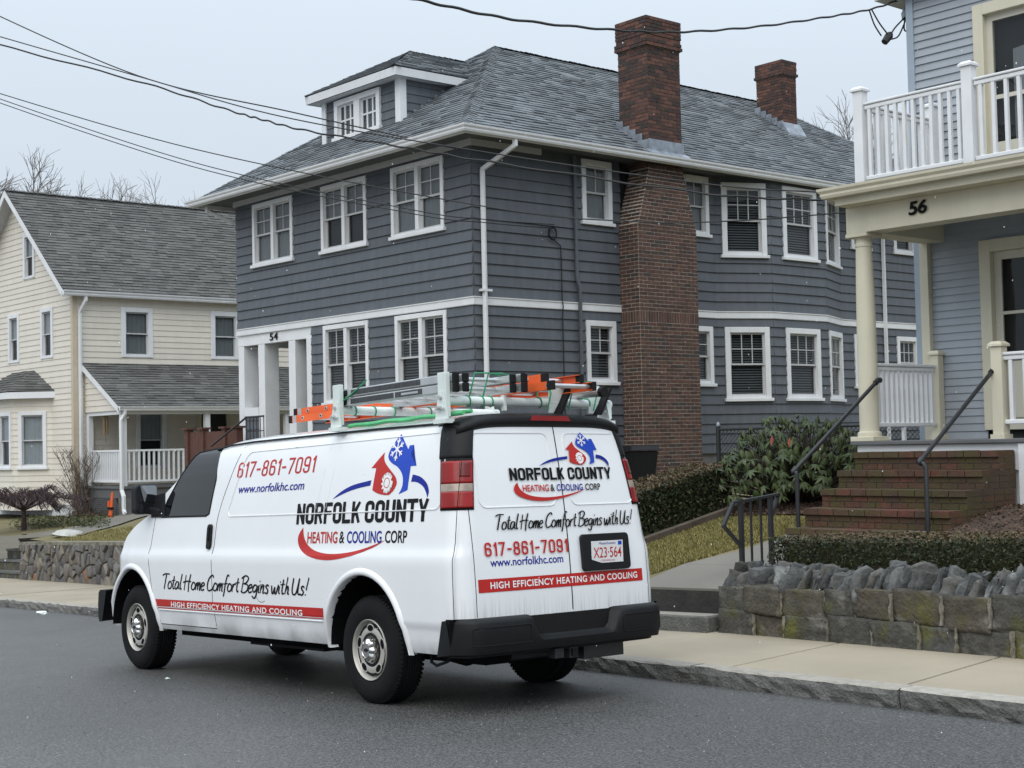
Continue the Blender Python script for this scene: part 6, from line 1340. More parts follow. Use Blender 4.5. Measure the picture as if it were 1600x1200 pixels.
def logo(fn, A0, Zb, S, parent, tag_):
    """S: width of the name; A0, Zb: its left baseline corner"""
    L = lambda x, y: (A0 + x * S, Zb + y * S)
    din_text('NORFOLK COUNTY', fn, A0, A0 + S, Zb, Zb + .091 * S, MT['letter'], 'company_name', parent, wt=.2, gap=.25, sp=.22)
    decal_text('HEATING', fn, A0 + .105 * S, A0 + .35 * S, Zb - .083 * S, Zb - .033 * S, MT['red'], 'company_line', parent, bold=.018); decal_text('&', fn, A0 + .365 * S, A0 + .405 * S, Zb - .083 * S, Zb - .033 * S, MT['letter'], 'company_line', parent, bold=.012)
    decal_text('COOLING', fn, A0 + .425 * S, A0 + .685 * S, Zb - .083 * S, Zb - .033 * S, MT['navy'], 'company_line', parent, bold=.018); decal_text('CORP', fn, A0 + .71 * S, A0 + .865 * S, Zb - .083 * S, Zb - .033 * S, MT['letter'], 'company_line', parent, bold=.018)
    for nm_, m_, pts in LOGO: poly_patch(catm(pts, nm_, L), fn, .002, 'emblem', m_, parent)
    c = L(*SNOW[0]); r = SNOW[1] * S; mb = MB(); q = 0
    for k in range(6):
        t = math.pi / 2 + k * math.pi / 3 
        for (r0, r1, dt, w_) in ((0, 1, 0, .1), (.55, .85, .5, .075), (.55, .85, -.5, .075)):
            q += 1; p0 = (c[0] + math.cos(t) * r * r0, c[1] + math.sin(t) * r * r0); p1 = (c[0] + math.cos(t + dt * (.6 if r0 else 0)) * r * r1, c[1] + math.sin(t + dt * (.6 if r0 else 0)) * r * r1); dx, dz = p1[0] - p0[0], p1[1] - p0[1]; l = math.hypot(dx, dz); ax, az = -dz / l * r * w_ / 1.3, dx / l * r * w_ / 1.3; o = .004 + .0001 * q
            mb.add([fn(p0[0] + ax, p0[1] + az, o), fn(p0[0] - ax, p0[1] - az, o), fn(p1[0] - ax, p1[1] - az, o), fn(p1[0] + ax, p1[1] + az, o)], [(0, 1, 2, 3)])
    mb.build('snowflake_mark', MT['wvinyl'], parent, local=True, recalc=False)
    c = L(*SUNM[0]); r = SUNM[1] * S; P = []
    for k in range(24): t = 2 * math.pi * k / 24; rr = r * (1 if k % 2 == 0 else .68); P.append((c[0] + rr * math.cos(t + .1), c[1] + rr * math.sin(t + .1)))
    poly_patch(P, fn, .004, 'sun_mark', MT['wvinyl'], parent)
    mb = MB(); n = 20
    for k in range(n + 1): t = 2 * math.pi * k / n; mb.v += [tuple(fn(c[0] + r * .50 * math.cos(t), c[1] + r * .50 * math.sin(t), .0055)), tuple(fn(c[0] + r * .43 * math.cos(t), c[1] + r * .43 * math.sin(t), .0055))]
    mb.f = [(2 * k, 2 * k + 1, 2 * k + 3, 2 * k + 2) for k in range(n)]; mb.build('sun_ring', MT['red'], parent, local=True, recalc=False)
def zpx(x, y): return (440 + x / 5.333, 640 + y / 5.333)
A0s, Zbs = sx_px((463, 817.5)); A1s, _ = sx_px((668.5, 815)); Ss = A1s - A0s; Zbs = 1.305
def nrm_(pts): o = []; [o.append(((sx_px(p)[0] - A0s) / Ss, (sx_px(p)[1] - Zbs) / Ss)) for p in pts]; return o
def catm(pts, nm_, L): return [L(*p) for p in pts]
def sm(*segs):
    """list of smooth runs joined by corners"""
    o = []
    for s_ in segs: q = catmull(list(s_), 4); o += q if not o else q[1:]
    return o[:-1] if o[0] == o[-1] else o
Z = lambda *p: [zpx(*q) for q in p]
LOGO = [('blue', MT['blue'], nrm_(sm(Z((1003, 203), (945, 275), (900, 355), (893, 405), (920, 445), (965, 475), (998, 520), (1012, 575), (1005, 645), (975, 705)), Z((975, 705), (1050, 670)), Z((1050, 670), (1078, 470)), Z((1078, 470), (1125, 467)), Z((1125, 467), (1080, 375)), Z((1080, 375), (1105, 293)), Z((1105, 293), (1070, 298)), Z((1070, 298), (1058, 330)), Z((1058, 330), (1003, 203))))),
        ('red', MT['red'], nrm_(sm(Z((862, 355), (750, 488)), Z((750, 488), (790, 487)), Z((790, 487), (757, 672)), Z((757, 672), (800, 698), (850, 711), (895, 712)), Z((895, 712), (935, 670), (960, 615), (950, 560), (910, 505), (870, 450), (857, 405), (862, 355))))),
        ('sw1', MT['navy'], nrm_(sm(Z((425, 747), (500, 682), (600, 628), (750, 588)), Z((750, 588), (740, 632)), Z((740, 632), (640, 655), (540, 690), (425, 747))))),
        ('sw2', MT['navy'], nrm_(sm(Z((1095, 540), (1160, 560), (1212, 615), (1228, 680), (1215, 735)), Z((1215, 735), (1205, 690), (1180, 640), (1130, 605), (1080, 600)), Z((1080, 600), (1095, 540))))),
        ('sw3', MT['red'], nrm_(sm([(474, 824), (467, 836), (466, 848), (471, 860), (482, 869), (500, 874.5), (522, 874.5), (550, 868), (580, 857), (603, 843.5)], [(603, 843.5), (575, 855), (548, 862.5), (520, 865.5), (500, 863), (487, 857), (479, 848), (475, 837), (474, 824)])))]
SNOW = (nrm_(Z((968, 330)))[0], .047); SUNM = (nrm_(Z((880, 610)))[0], .043)
logo(SX, A0s, Zbs, Ss, body, 'side')
(ax0, zx0), (ax1, zx1) = sx_px((370, 746)), sx_px((490, 743)); din_text('617-861-7091', SX, ax0, sx_px((493, 728))[0], 1.705, 1.835, MT['red'], 'phone_number', body, wt=.13, gap=.25, shear=.06)
decal_text('www.norfolkhc.com', SX, sx_px((373, 765))[0], sx_px((476, 757))[0], 1.575, 1.645, MT['navy'], 'web_address', body, bold=.012, shear=.12)
script('Total Home Comfort Begins with Us!', SX, sx_px((253, 912))[0], sx_px((480, 915))[0], .765, .135, MT['letter'], 'tagline', body, w=.145)
sl0, sr0 = sx_px((243, 935))[0], sx_px((505, 950))[0]
quad_patch([(sl0 + .04, .585), (sr0, .592), (sr0, .675), (sl0, .668)], SX, .0025, 'stripe', MT['red'], body, nu=20, nv=3)
decal_text('HIGH EFFICIENCY HEATING AND COOLING', SX, sx_px((268, 945))[0], sx_px((473, 956))[0], .606, .652, MT['wvinyl'], 'stripe_text', body, bold=.022, space=1.1, off=.0045)
# rear lettering
ra0 = rear_px((796, 751)); ra1 = rear_px((955, 750)); RP2 = lambda a, z, o=0.0: RP(a, z, o + .006)
logo(RP2, ra0[0], ra0[1], ra1[0] - ra0[0], rdl, 'rear')
t0, t1 = rear_px((772, 829)), rear_px((986, 823)); script('Total Home Comfort Begins with Us!', RP2, t0[0], t1[0], t0[1] + .005, .105, MT['letter'], 'tagline', rdl, w=.115)
p0, p1, p2 = rear_px((757, 870)), rear_px((887, 863)), rear_px((757, 848)); din_text('617-861-7091', RP2, p0[0], p1[0], p0[1], p2[1], MT['red'], 'phone_number', rdl, wt=.16, gap=.28)
p0, p1, p2 = rear_px((766, 884)), rear_px((880, 878)), rear_px((766, 874.5)); decal_text('www.norfolkhc.com', RP, p0[0], p1[0], p0[1] - .008, p2[1] + .008, MT['navy'], 'web_address', rdl, bold=.012)
p0, p1, p2 = rear_px((748, 927)), rear_px((1004, 907)), rear_px((748, 906)); quad_patch([(p0[0], p0[1]), (p1[0], p0[1]), (p1[0], p2[1]), (p0[0], p2[1])], RP, .0025, 'stripe', MT['red'], rdl, nu=24, nv=3)
zs0 = p0[1] + (p2[1] - p0[1]) * .24; zs1 = p0[1] + (p2[1] - p0[1]) * .76; q0, q1 = rear_px((766, 917)), rear_px((995, 899)); decal_text('HIGH EFFICIENCY HEATING AND COOLING', RP, q0[0], q1[0], zs0, zs1, MT['wvinyl'], 'stripe_text', rdl, bold=.022, space=1.1, off=.0045)
# a looped scuff under the tagline
lo_ = [side_px((409 + 9 * math.cos(t / 16 * 6.283 + 1.0), 927 + 14 * math.sin(t / 16 * 6.283 + 1.0))) for t in range(15)]
seam_strip(lo_, SP, .004, 'scuff_mark', body)
dl_ = [(4.46 - 0, 0)]
MB().tube([V(-u, YC0 - (hmx(u) - inset(min(1.99, ztop(u) - zdrop(u)))) - .004, ztop(u) - zdrop(u) + .012) for u in [2.5 - .1 * k for k in range(36)]], .009, 6).build('drip_rail', MT['trim'], body, local=True, smooth=True)
# ================================================================ ladder rack (part of the van) and what lies on it
MT['rackw'] = mat('rack_white_paint', (0.70, 0.76, 0.73), 0.45, 0.1, 5, streak=0.1); MT['alu'] = mat('aluminium', (0.55, 0.56, 0.56), 0.35, 0.1, 8, metal=0.7); MT['orange'] = mat('orange_fibreglass', (0.72, 0.115, 0.02), 0.5, 0.1, 4); MT['green'] = mat('green_cord', (0.03, 0.30, 0.14), 0.6, 0.15); MT['greenhose'] = mat('green_hose', (0.10, 0.50, 0.20), 0.45, 0.15)
rack = MB().box(.86, .88, .3, 1.4, 2.0, 2.01).build('ladder_rack', MT['rackw'], van, local=True)
def lv(u, v, z): return V(-u, v, z)
for u, zc in ((.5, 2.165), (-.87, 2.135)):
    MB().tube([lv(u, .09, zc), lv(u, 1.66, zc - .005)], .034, 12).build('crossbar', MT['rackw'], rack, smooth=True, local=True)
    for v in (.11, 1.62):
        MB().box(-u - .05, -u + .045, v - .02, v + .02, zc - .115, zc + (.195 if v < 1 else .02)).build('upright', MT['rackw'], rack, bevel=.004, local=True)
        MB().prism([V(-u - .075, v - .03, zc - .13), V(-u + .075, v - .03, zc - .13), V(-u + .03, v - .03, zc + .06), V(-u - .025, v - .03, zc + .06)], (0, .008, 0)).build('bracket', MT['rackw'], rack, local=True)
        for a_, b_, r_ in ((V(-u, v - .07, zc - .05), V(-u, v - .02, zc - .05), .012), (V(-u - .05, v - .045, zc - .06), V(-u + .05, v - .045, zc - .06), .006), (V(-u, v - .05, zc + .02), V(-u, v - .02, zc + .02), .014)): MB().tube([a_, b_], r_, 8).build('bolt', MT['alu'], rack, local=True)
        MB().box(-u - .07, -u + .07, v - .05, v + .03, zc - .16, zc - .13).build('foot', MT['rackw'], rack, local=True)
for v in (.62, 1.13, 1.52):
    u, zc = -.87, 2.13
    if v < 1: MB().box(-u + .0, -u + .04, v - .01, v + .01, zc - .06, zc + .05).build('stop', MT['rackw'], rack, local=True); continue
    a = [V(-u + .02, v - .10, zc - .07), V(-u + .02, v - .055, zc - .07), V(-u + .02, v + .07, zc + .11), V(-u + .02, v + .0, zc + .14), V(-u + .02, v - .09, zc + .12)]
    hk = MB().prism(a, (.012, 0, 0)).build('ladder_hook', MT['rackw'], rack, local=True)
    MB().hexa([V(-u + .02, v - .055, zc - .085), V(-u + .10, v - .055, zc - .085), V(-u + .10, v - .03, zc - .085), V(-u + .02, v - .03, zc - .085), V(-u + .02, v + .06, zc + .115), V(-u + .10, v + .06, zc + .115), V(-u + .10, v + .085, zc + .115), V(-u + .02, v + .085, zc + .115)]).build('hook_pad', MT['rubber'], hk, local=True)
MT['label'] = mat('worn_dark_label', (.045, .047, .05), .5, .6, 30, stretch=(3, 1, 1))
# orange extension ladder
ol = thing('extension_ladder', None, 'orange fibreglass extension ladder lying along the rack on the van roof', 'ladder', mw=STREET @ Matrix.Translation((0, 1.0, 2.2)))
OLI = Matrix.Translation((0, -1.0, -2.2))
def lb(mb, name, m, parent, inv, **k):
    mb.v = [tuple(inv @ Vector(v)) for v in mb.v]; return mb.build(name, m, parent, local=True, **k)
for lev, (z0, u0, u1) in enumerate(((2.20, 2.40, -1.22), (2.262, 2.36, -1.12))):
    dv = .0 if lev == 0 else .03
    for v, s in ((.80 + dv, 1), (1.19 - dv, -1)):
        mb = MB(); mb.box(-u0, -u1, v - .004, v + .004, z0, z0 + .06); mb.box(-u0, -u1, min(v, v + s * .03), max(v, v + s * .03), z0, z0 + .006); mb.box(-u0, -u1, min(v, v + s * .03), max(v, v + s * .03), z0 + .055, z0 + .06)
        rl = lb(mb, 'rail', MT['orange'], ol, OLI)
        for (a, b) in ((-u0 - .02, -u0 + .03), (-u1 - .05, -u1 + .02)): lb(MB().box(a, b, v - .012, v + .012, z0 - .003, z0 + .063), 'end_cap', MT['rubber'], rl, OLI, bevel=.004)
        lb(MB().box(-u0 + .05, -u0 + .11, v - .008 , v + .008, z0 - .002, z0 + .062), 'end_plate', MT['alu'], rl, OLI)
        k = u0 - .22
        while k > u1: lb(MB().lathe([(.010, -.0115 if s > 0 else .0115), (.017, -.0115 if s > 0 else .0115), (.019, 0)], (-k, v, z0 + .03), (0, 1, 0), 14), 'rung_end', MT['alu'], rl, OLI); lb(MB().lathe([(.0, -.011 if s > 0 else .011), (.010, -.011 if s > 0 else .011)], (-k, v, z0 + .03), (0, 1, 0), 12), 'rung_hole', MT['seam'], rl, OLI); k -= .305
    k = u0 - .22
    while k > u1: lb(MB().tube([V(-k, .805 + dv, z0 + .03), V(-k, 1.185 - dv, z0 + .03)], .017, 10), 'rung', MT['alu'], ol, OLI, smooth=True); k -= .305
# folded aluminium multi-position ladder
al = thing('folding_ladder', None, 'folded silver aluminium multi-position ladder strapped on top of the van rack', 'ladder', mw=STREET @ Matrix.Translation((0, .3, 2.2)))
ALI = Matrix.Translation((0, -.3, -2.2))
for lev, z0 in enumerate((2.195, 2.262)):
    for j_, (v, u1) in enumerate(((.16, -.94), (.215, -.98), (.62, -1.0), (.675, -1.06))):
        u0 = .52 - (.03 if j_ in (1, 2) else 0) - lev * .01; h = .06 if j_ in (0, 3) else .052
        rl = lb(MB().box(-u0, -u1, v - .016, v + .016, z0, z0 + h), 'rail', MT['alu'], al, ALI, bevel=.006)
        lb(MB().box(-u1 - .014, -u1 + .012, v - .024, v + .026, z0 - .006, z0 + h + .008), 'foot_pad', MT['rubber'], rl, ALI, bevel=.008)
        if j_ in (0, 3): lb(MB().box(-u0 - .05, -u0 + .10, v - .02, v + .02, z0 - .004, z0 + h + .004), 'hinge', MT['rubber'], rl, ALI, bevel=.02)
        if j_ == 0:
            lb(MB().box(-u0 + .14, -u0 + (1.05 if lev else .72), v - .0175, v - .0165, z0 + .010, z0 + h - .010), 'warning_label', MT['label'], rl, ALI)
            if lev == 0: lb(MB().box(-u0 + .74, -u0 + 1.08, v - .0175, v - .0165, z0 + .01, z0 + h - .01), 'name_label', MT['label'], rl, ALI); lb(MB().box(-u0 + .82, -u0 + 1.03, v - .0188, v - .0178, z0 + .022, z0 + .038), 'label_print', MT['alu'], rl, ALI)
    k = .3
    while k > -.9: lb(MB().tube([V(-k, .17, z0 + .03), V(-k, .67, z0 + .03)], .017, 8), 'rung', MT['alu'], al, ALI, smooth=True); k -= .28
sb_ = thing('silver_tube', None, 'silver tube tied on the rack beside the orange ladder ends', 'tube', mw=STREET @ Matrix.Translation((1.2, 1.05, 2.2)))
inv = Matrix.Translation((-1.2, -1.05, -2.2)); lb(MB().tube([V(.2, 1.33, 2.22), V(1.12, 1.35, 2.20)], .035, 12), 'pipe', MT['alu'], sb_, inv, smooth=True); lb(MB().tube([V(1.12, 1.35, 2.2), V(1.16, 1.35, 2.2)], .038, 12), 'end_sleeve', MT['rubber'], sb_, inv)
# cords
cord = thing('tie_cord', None, 'green cord wound around the rack crossbars and ladders', 'cord', mw=STREET @ Matrix.Translation((.87, .6, 2.13)))
inv = Matrix.Translation((-.87, -.6, -2.13))
def wrap(u, zc, v, r=.038, tilt=.02): return [lv(u + r * math.cos(t * math.pi / 6), v + tilt * t / 12, zc + r * math.sin(t * math.pi / 6)) for t in range(13)]
for u, zc, vs in ((.5, 2.165, (.24, .42, .6, .95)), (-.87, 2.135, (.30, .42, .50, .95, 1.18, 1.42))):
    for v in vs: lb(MB().tube(wrap(u, zc, v), .0055, 5), 'loop', MT['green'], cord, inv)
for v0, v1 in ((.36, .40), (.48, .53)):
    lb(MB().tube([lv(-.80, v0, 2.10), lv(-.87, v0 - .02, 2.2), lv(-.9, v0, 2.33), lv(-.9, v1 + .08, 2.335), lv(-.86, v1 + .22, 2.32)], .006, 5), 'lashing', MT['green'], cord, inv)
for v in (1.2, 1.0, 1.45): lb(MB().tube([lv(-.92, v, 2.08), lv(-.93, v + .03, 2.2), lv(-.88, v + .04, 2.30), lv(-.8, v + .02, 2.31), lv(-.84, v - .03, 2.1)], .006, 5), 'lashing', MT['green'], cord, inv)
lb(MB().tube([lv(.55, .12, 2.2), lv(.3, .14, 2.30), lv(.18, .16, 2.37)], .006, 5), 'lashing', MT['green'], cord, inv)
hose = thing('green_hose', None, 'green hose lying along the near edge of the van roof', 'hose', mw=STREET @ Matrix.Translation((0, .18, 2.03)))
inv = Matrix.Translation((0, -.18, -2.03)); lb(MB().tube([lv(.45 - .09 * k, .17 + .012 * math.sin(k * .9), 2.04 + .004 * math.sin(k * 1.3)) for k in range(17)], .016, 8), 'hose', MT['greenhose'], hose, inv, smooth=True)
lb(MB().tube([lv(.45 - .09 * k, .26 + .02 * math.sin(k * .7 + 1), 2.055) for k in range(17)], .014, 8), 'hose_loop', MT['greenhose'], hose, inv, smooth=True)
# ================================================================ plants, fence, bin, wires, trees, snow
def leaf_mat(name, cols, rough=0.55, tr=0.25):
    m = ramp_mat(name, cols, rough, 0.05, 20, nvar=0.15); return m
def leaf_quads(pts, size, R, mb, up=0.0):
    for p in pts:
        n = Vector((R.gauss(0, 1), R.gauss(0, 1), R.gauss(0, 1) + up)); n.normalize(); a = n.orthogonal().normalized(); b = n.cross(a); t = R.uniform(0, 6.28); a, b = a * math.cos(t) + b * math.sin(t), b * math.cos(t) - a * math.sin(t); s = size * R.uniform(.6, 1.3)
        mb.add([p - a * s, p + b * s * .5 + n * s * .1, p + a * s, p - b * s * .5 + n * s * .1], [(0, 1, 2, 3)])
    return mb
MT['box'] = leaf_mat('boxwood_leaves', [(.022, .034, .014), (.03, .045, .016), (.042, .056, .02), (.018, .026, .012), (.05, .05, .022), (.035, .032, .018)]); MT['boxtop'] = leaf_mat('winter_burnt_tips', [(.11, .075, .042), (.085, .07, .03), (.14, .095, .055), (.06, .055, .022), (.075, .05, .03)]); MT['twig'] = mat('brown_twigs', (.05, .038, .028), .9, .3, 6)
def hedge(P, L, o0, o1, z0, z1, label, seed, n, size=.02):
    """P(a, out, z) maps hedge coordinates to the world"""
    R = random.Random(seed); h = thing('hedge', P(L / 2, (o0 + o1) / 2, z0), label, 'hedge'); mb = MB(); tb = MB(); A = []; T = []
    for _ in range(n):
        k = R.random(); a = R.uniform(-.04, L); wob = .035 * noise.noise(Vector((a * 3, k * 3, seed)))
        if k < .52: p = P(a, o0 + wob - abs(R.gauss(0, .05)), R.uniform(z0, z1 + .0)); A.append(p)
        elif k < .88: p = P(a, R.uniform(o1, o0), z1 + wob - abs(R.gauss(0, .025))); T.append(p)
        else: e = 0 if R.random() < .6 else L; p = P(e + (abs(R.gauss(0, .05)) if e == 0 else -abs(R.gauss(0, .05))), R.uniform(o1, o0), R.uniform(z0, z1)); A.append(p)
    stuff(leaf_quads(A, size, R, mb).build('foliage', MT['box'], h, recalc=False)); stuff(leaf_quads(T, size, R, tb, 1.0).build('clipped_top', MT['boxtop'], h, recalc=False))
    st = MB()
    for _ in range(int(n / 40)): a = R.uniform(0, L); o = R.uniform(o1, o0 - .03); b = P(a, o, z0 - .08); st.tube([b, P(a + R.uniform(-.08, .08), o + R.uniform(-.08, .03), (z0 + z1) / 2), P(a + R.uniform(-.15, .15), min(o0 - .02, o + R.uniform(-.1, .1)), z1 - .03)], .005, 3, cap=False)
    stuff(st.build('stems', MT['twig'], h, recalc=False))
    core = [P(a, o, z) for z in (z0 + .1, z1 - .05) for a, o in ((.08, o0 - .13), (L - .05, o0 - .13), (L - .05, o1 + .05), (.08, o1 + .05))]; MB().hexa(core).build('hedge_core', MT['box'], h)  # solid core in leaf colour stands in for the dark inside
    return h
hedge(lambda a, o, z: wallP(a + .22, o, z), wL - .22, -.42, -1.5, .40, .87, 'long low boxwood hedge clipped flat behind the jagged stone wall', 3, 42000, .0165)
hx, hy0, hy1 = -12.2, 11.9, 14.15
hedge(lambda a, o, z: V(hx + o, hy0 + a, z + G(hx, hy0 + a)), hy1 - hy0, 0.0, -.75, .05, .60, 'dark square boxwood hedge on the lawn beside the brick chimney', 6, 15000, .022)
ed = thing('timber_edging', (hx + .1, hy0, G(hx, hy0)), 'weathered timber edging along the foot of the dark hedge', 'edging')
for i in range(3): y0 = hy0 - .4 + i * .85; MB().hexa([V(hx + .10 + o, y, G(hx, y) + z) for z in (-.05, .10) for o, y in ((0, y0), (.09, y0), (.09, y0 + .84), (0, y0 + .84))]).build('timber', mat('old_timber', (.085, .065, .05), .9, .3, 6, bump=.4), ed, bevel=.006)
# rhododendron
RH = [(.05, .062, .018), (.066, .078, .024), (.036, .046, .016), (.08, .088, .034), (.055, .058, .022), (.095, .09, .036), (.045, .05, .024), (.07, .074, .02)]
RH = [(c[0] * .68, c[1] * .86, c[2] * .75) for c in RH]; MT['rhodo'] = leaf_mat('rhododendron_leaf', RH, .5)
R = random.Random(17); rc = V(-11.55, 14.7, 0); rc.z = G(rc.x, rc.y)
rh = thing('rhododendron', rc, 'large green rhododendron with drooping leaves beside the brick steps', 'shrub')
lf = MB(); nn = 6
for i in range(nn + 1): t = i / nn; w = .145 * math.sin(math.pi * min(1, t * .93 + .05)) ** .8; z = -.30 * t * t; lf.v += [(t, -w, z - .05), (t, 0, z), (t, w, z - .05)]
for i in range(nn): lf.f += [(3 * i, 3 * i + 1, 3 * i + 4, 3 * i + 3), (3 * i + 1, 3 * i + 2, 3 * i + 5, 3 * i + 4)]
lme = lf.mesh('leaf', MT['rhodo'], smooth=True, ang=80, recalc=False)
whorls = []; stems = MB()
while len(whorls) < 560:
    th = R.uniform(0, 6.283); rr = R.random() ** .5; x = math.cos(th) * rr * 1.05; y = math.sin(th) * rr * 1.0; lump = .2 * noise.noise(Vector((x * 2.2, y * 2.2, 4))); top = 1.15 * (1 - (rr * .85) ** 2.5) + lump; z = R.uniform(.12, 1) ** .6 * max(.25, top)
    p = rc + V(x * (1 + .25 * (x < 0)), y, z)
    if any((p - q).length < .068 for q in whorls): continue
    whorls.append(p); stems.tube([rc + V(x * .2, y * .2, 0), rc + V(x * .6, y * .6, z * .55), p], [.012, .008, .005], 4, cap=False)
leaves = []
for p in whorls:
    ax = (p - rc - V(0, 0, .2)).normalized() * .6 + V(0, 0, .8); ax.normalize(); o = ax.orthogonal().normalized(); n = R.randrange(6, 9); ph = R.random() * 6.28; dr = R.uniform(.35, 1.3)
    for k in range(n):
        d = Matrix.Rotation(ph + 6.283 * k / n + R.uniform(-.2, .2), 3, ax) @ o; d = (d + ax * (.35 - dr) + V(0, 0, -.35 * dr)).normalized(); zz = (ax - d * ax.dot(d)).normalized(); yy = zz.cross(d); L = R.uniform(.085, .135)
        leaves.append(Matrix.Translation(p) @ Matrix((d, yy, zz)).transposed().to_4x4() @ Matrix.Diagonal((L, L, L, 1)))
leaves.sort(key=lambda m: m.translation.dot(V(-.65, .76, -.1)))
for m in leaves[:300]: inst('leaf', lme, rh, m)
mb = MB()
for m in leaves[300:]: mb.add([m @ Vector(v) for v in lf.v], lf.f)
stuff(mb.build('foliage', MT['rhodo'], rh, smooth=True, ang=80, recalc=False)); stuff(stems.build('stems', MT['twig'], rh, recalc=False))
for q in (V(.05, -.6, .85), V(.28, -.55, .82)): MB().add([rc + q + V(0, 0, .0), rc + q + V(.035, -.02, -.05), rc + q + V(.01, -.03, -.13), rc + q + V(-.03, -.01, -.06)], [(0, 1, 2, 3)]).build('dead_leaf', mat('dead_leaf', (.24, .05, .02), .6, .2), rh)
# mulch beds and grass
MT['mulch'] = mat('dark_mulch', (.06, .038, .026), .95, .4, 5, bump=.8, bscale=30)
def sheet(name, pts, m, dz=.015, n=10):
    """ground-hugging sheet over a quad of plan points"""
    mb = MB()
    for i in range(n + 1):
        for j_ in range(n + 1):
            s, t = i / n, j_ / n; p = (Vector(pts[0]) * (1 - s) + Vector(pts[1]) * s) * (1 - t) + (Vector(pts[3]) * (1 - s) + Vector(pts[2]) * s) * t; mb.v.append((p.x, p.y, G(p.x, p.y) + dz))
    mb.f = [(i * (n + 1) + j_, i * (n + 1) + j_ + 1, (i + 1) * (n + 1) + j_ + 1, (i + 1) * (n + 1) + j_) for i in range(n) for j_ in range(n)]
    return struct(mb.build(name, m, smooth=True))
MQ = [[(-12.1, 13.75), (-10.3, 13.75), (-10.3, 17), (-12.6, 17)], [(-8.42, 11.6), (-4, 11.2), (-4, 14.6), (-8.42, 14.4)]]
for mq in MQ: sheet('mulch_bed', mq, MT['mulch'], .03)
R = random.Random(31); mb = MB(); MT['chips'] = leaf_mat('bark_chips', [(.07, .04, .028), (.11, .065, .045), (.045, .03, .022), (.15, .10, .07)], .9)
for mq in MQ:
    q_ = [Vector(p) for p in mq]; pts_ = []
    for _ in range(6000): s_, t_ = R.random(), R.random(); p = (q_[0] * (1 - s_) + q_[1] * s_) * (1 - t_) + (q_[3] * (1 - s_) + q_[2] * s_) * t_; pts_.append(V(p.x, p.y, G(p.x, p.y) + .035))
    leaf_quads(pts_, .022, R, mb, 2.0)
tag(stuff(mb.build('bark_mulch', MT['chips'], recalc=False)), 'loose brown bark mulch around the shrub and beside the brick steps', 'mulch')
MT['blade'] = leaf_mat('straw_grass', [(.30, .24, .09), (.24, .20, .075), (.34, .28, .12), (.16, .155, .045), (.22, .20, .07), (.11, .12, .035)], .8)
def grass(name, label, quad, n, seed, h=.045):
    R = random.Random(seed); mb = MB(); q = [Vector(p) for p in quad]
    for _ in range(n):
        s, t = R.random(), R.random(); p = (q[0] * (1 - s) + q[1] * s) * (1 - t) + (q[3] * (1 - s) + q[2] * s) * t
        z = G(p.x, p.y); a = R.uniform(0, 6.28); L = h * R.uniform(.5, 1.4); w = .004; d = V(math.cos(a), math.sin(a), 0); e = V(-d.y, d.x, 0) * w; b = V(p.x, p.y, z - .004); tl = R.uniform(.3, 1.3)
        mb.add([b - e, b + e, b + d * L * tl + V(0, 0, L * .8)], [(0, 1, 2)])
    return tag(stuff(mb.build(name, MT['blade'], recalc=False)), label, 'grass')
grass('grass', 'patchy straw-coloured winter lawn between the walkway and the dark hedge', [(-12.15, 10.75), (-10.85, 10.85), (-10.25, 13.6), (-12.15, 13.85)], 52000, 4)
grass('lawn_strip', 'thin dry yellow grass on top of the rubble wall at the left', [SW(22.6, wallv(22.6) + .45).xy, SW(15, wallv(15) + .45).xy, SW(15, wallv(15) + 2.2).xy, SW(22.6, wallv(22.6) + 2.2).xy], 22000, 5, .07)
# walkway railing
rl = thing('walkway_railing', (-9.47, 10.7, G(-9.47, 10.7)), 'short black iron railing with a pointed end at the top of the walkway', 'railing')
rx = -9.47; zt = -.60; gz = -1.45
for y, w in ((11.1, .04), (11.55, .04)): MB().box(rx - w / 2, rx + w / 2, y - w / 2, y + w / 2, gz - .1, zt + .01).build('post', MT['iron'], rl)
for y in (11.25, 11.4): MB().box(rx - .009, rx + .009, y - .009, y + .009, gz + .1, zt).build('baluster', MT['iron'], rl)
for nm_, a, b in (('top_rail', (rx, 10.99, zt - .02), (rx, 11.68, zt + .035)), ('end_rail', (rx, 10.99, zt - .02), (rx - .02, 10.86, zt - .24)), ('end_brace', (rx - .02, 10.86, zt - .24), (rx, 11.1, zt - .46)), ('end_brace', (rx, 11.68, zt + .035), (rx, 11.55, zt - .2))): MB().beam(a, b, .045, .022).build(nm_, MT['iron'], rl)
# chain-link fence between the houses
fy = 17.4; fx0, fx1 = yp((1123, 700), fy).x, -10.75; ft = yp((1125, 671), fy).z; fb = G(-12, fy)
cf = thing('chain_link_fence', (fx0, fy, fb), 'black chain-link fence between the slate blue house and the rhododendron', 'fence')
for i in range(3):
    x = fx0 + (fx1 - fx0) * i / 2; o = MB().tube([V(x, fy, fb - .2), V(x, fy, ft + .05)], .038, 10).build('post', MT['iron'], cf, smooth=True); MB().lathe([(0.03, 0), (.034, .02), (.022, .05), (0, .075)], (x, fy, ft + .05), (0, 0, 1), 10).build('post_cap', MT['flash'], o, smooth=True)
MB().tube([V(fx0, fy, ft), V(fx1, fy, ft)], .022, 8).build('top_rail', MT['iron'], cf, smooth=True)
mb = MB(); x = fx0 - 1.2
while x < fx1:
    for s in (1, -1):
        a, b = V(x, fy + .004 * s, fb if s > 0 else ft), V(x + ft - fb, fy - .004 * s, ft if s > 0 else fb)
        if a.x < fx0: k = (fx0 - a.x) / (b.x - a.x); a = a.lerp(b, k)
        if b.x > fx1: k = (fx1 - a.x) / (b.x - a.x); b = a.lerp(b, k)
        if b.x > a.x + .02: mb.tube([a, b], .004, 3, cap=False)
    x += .075
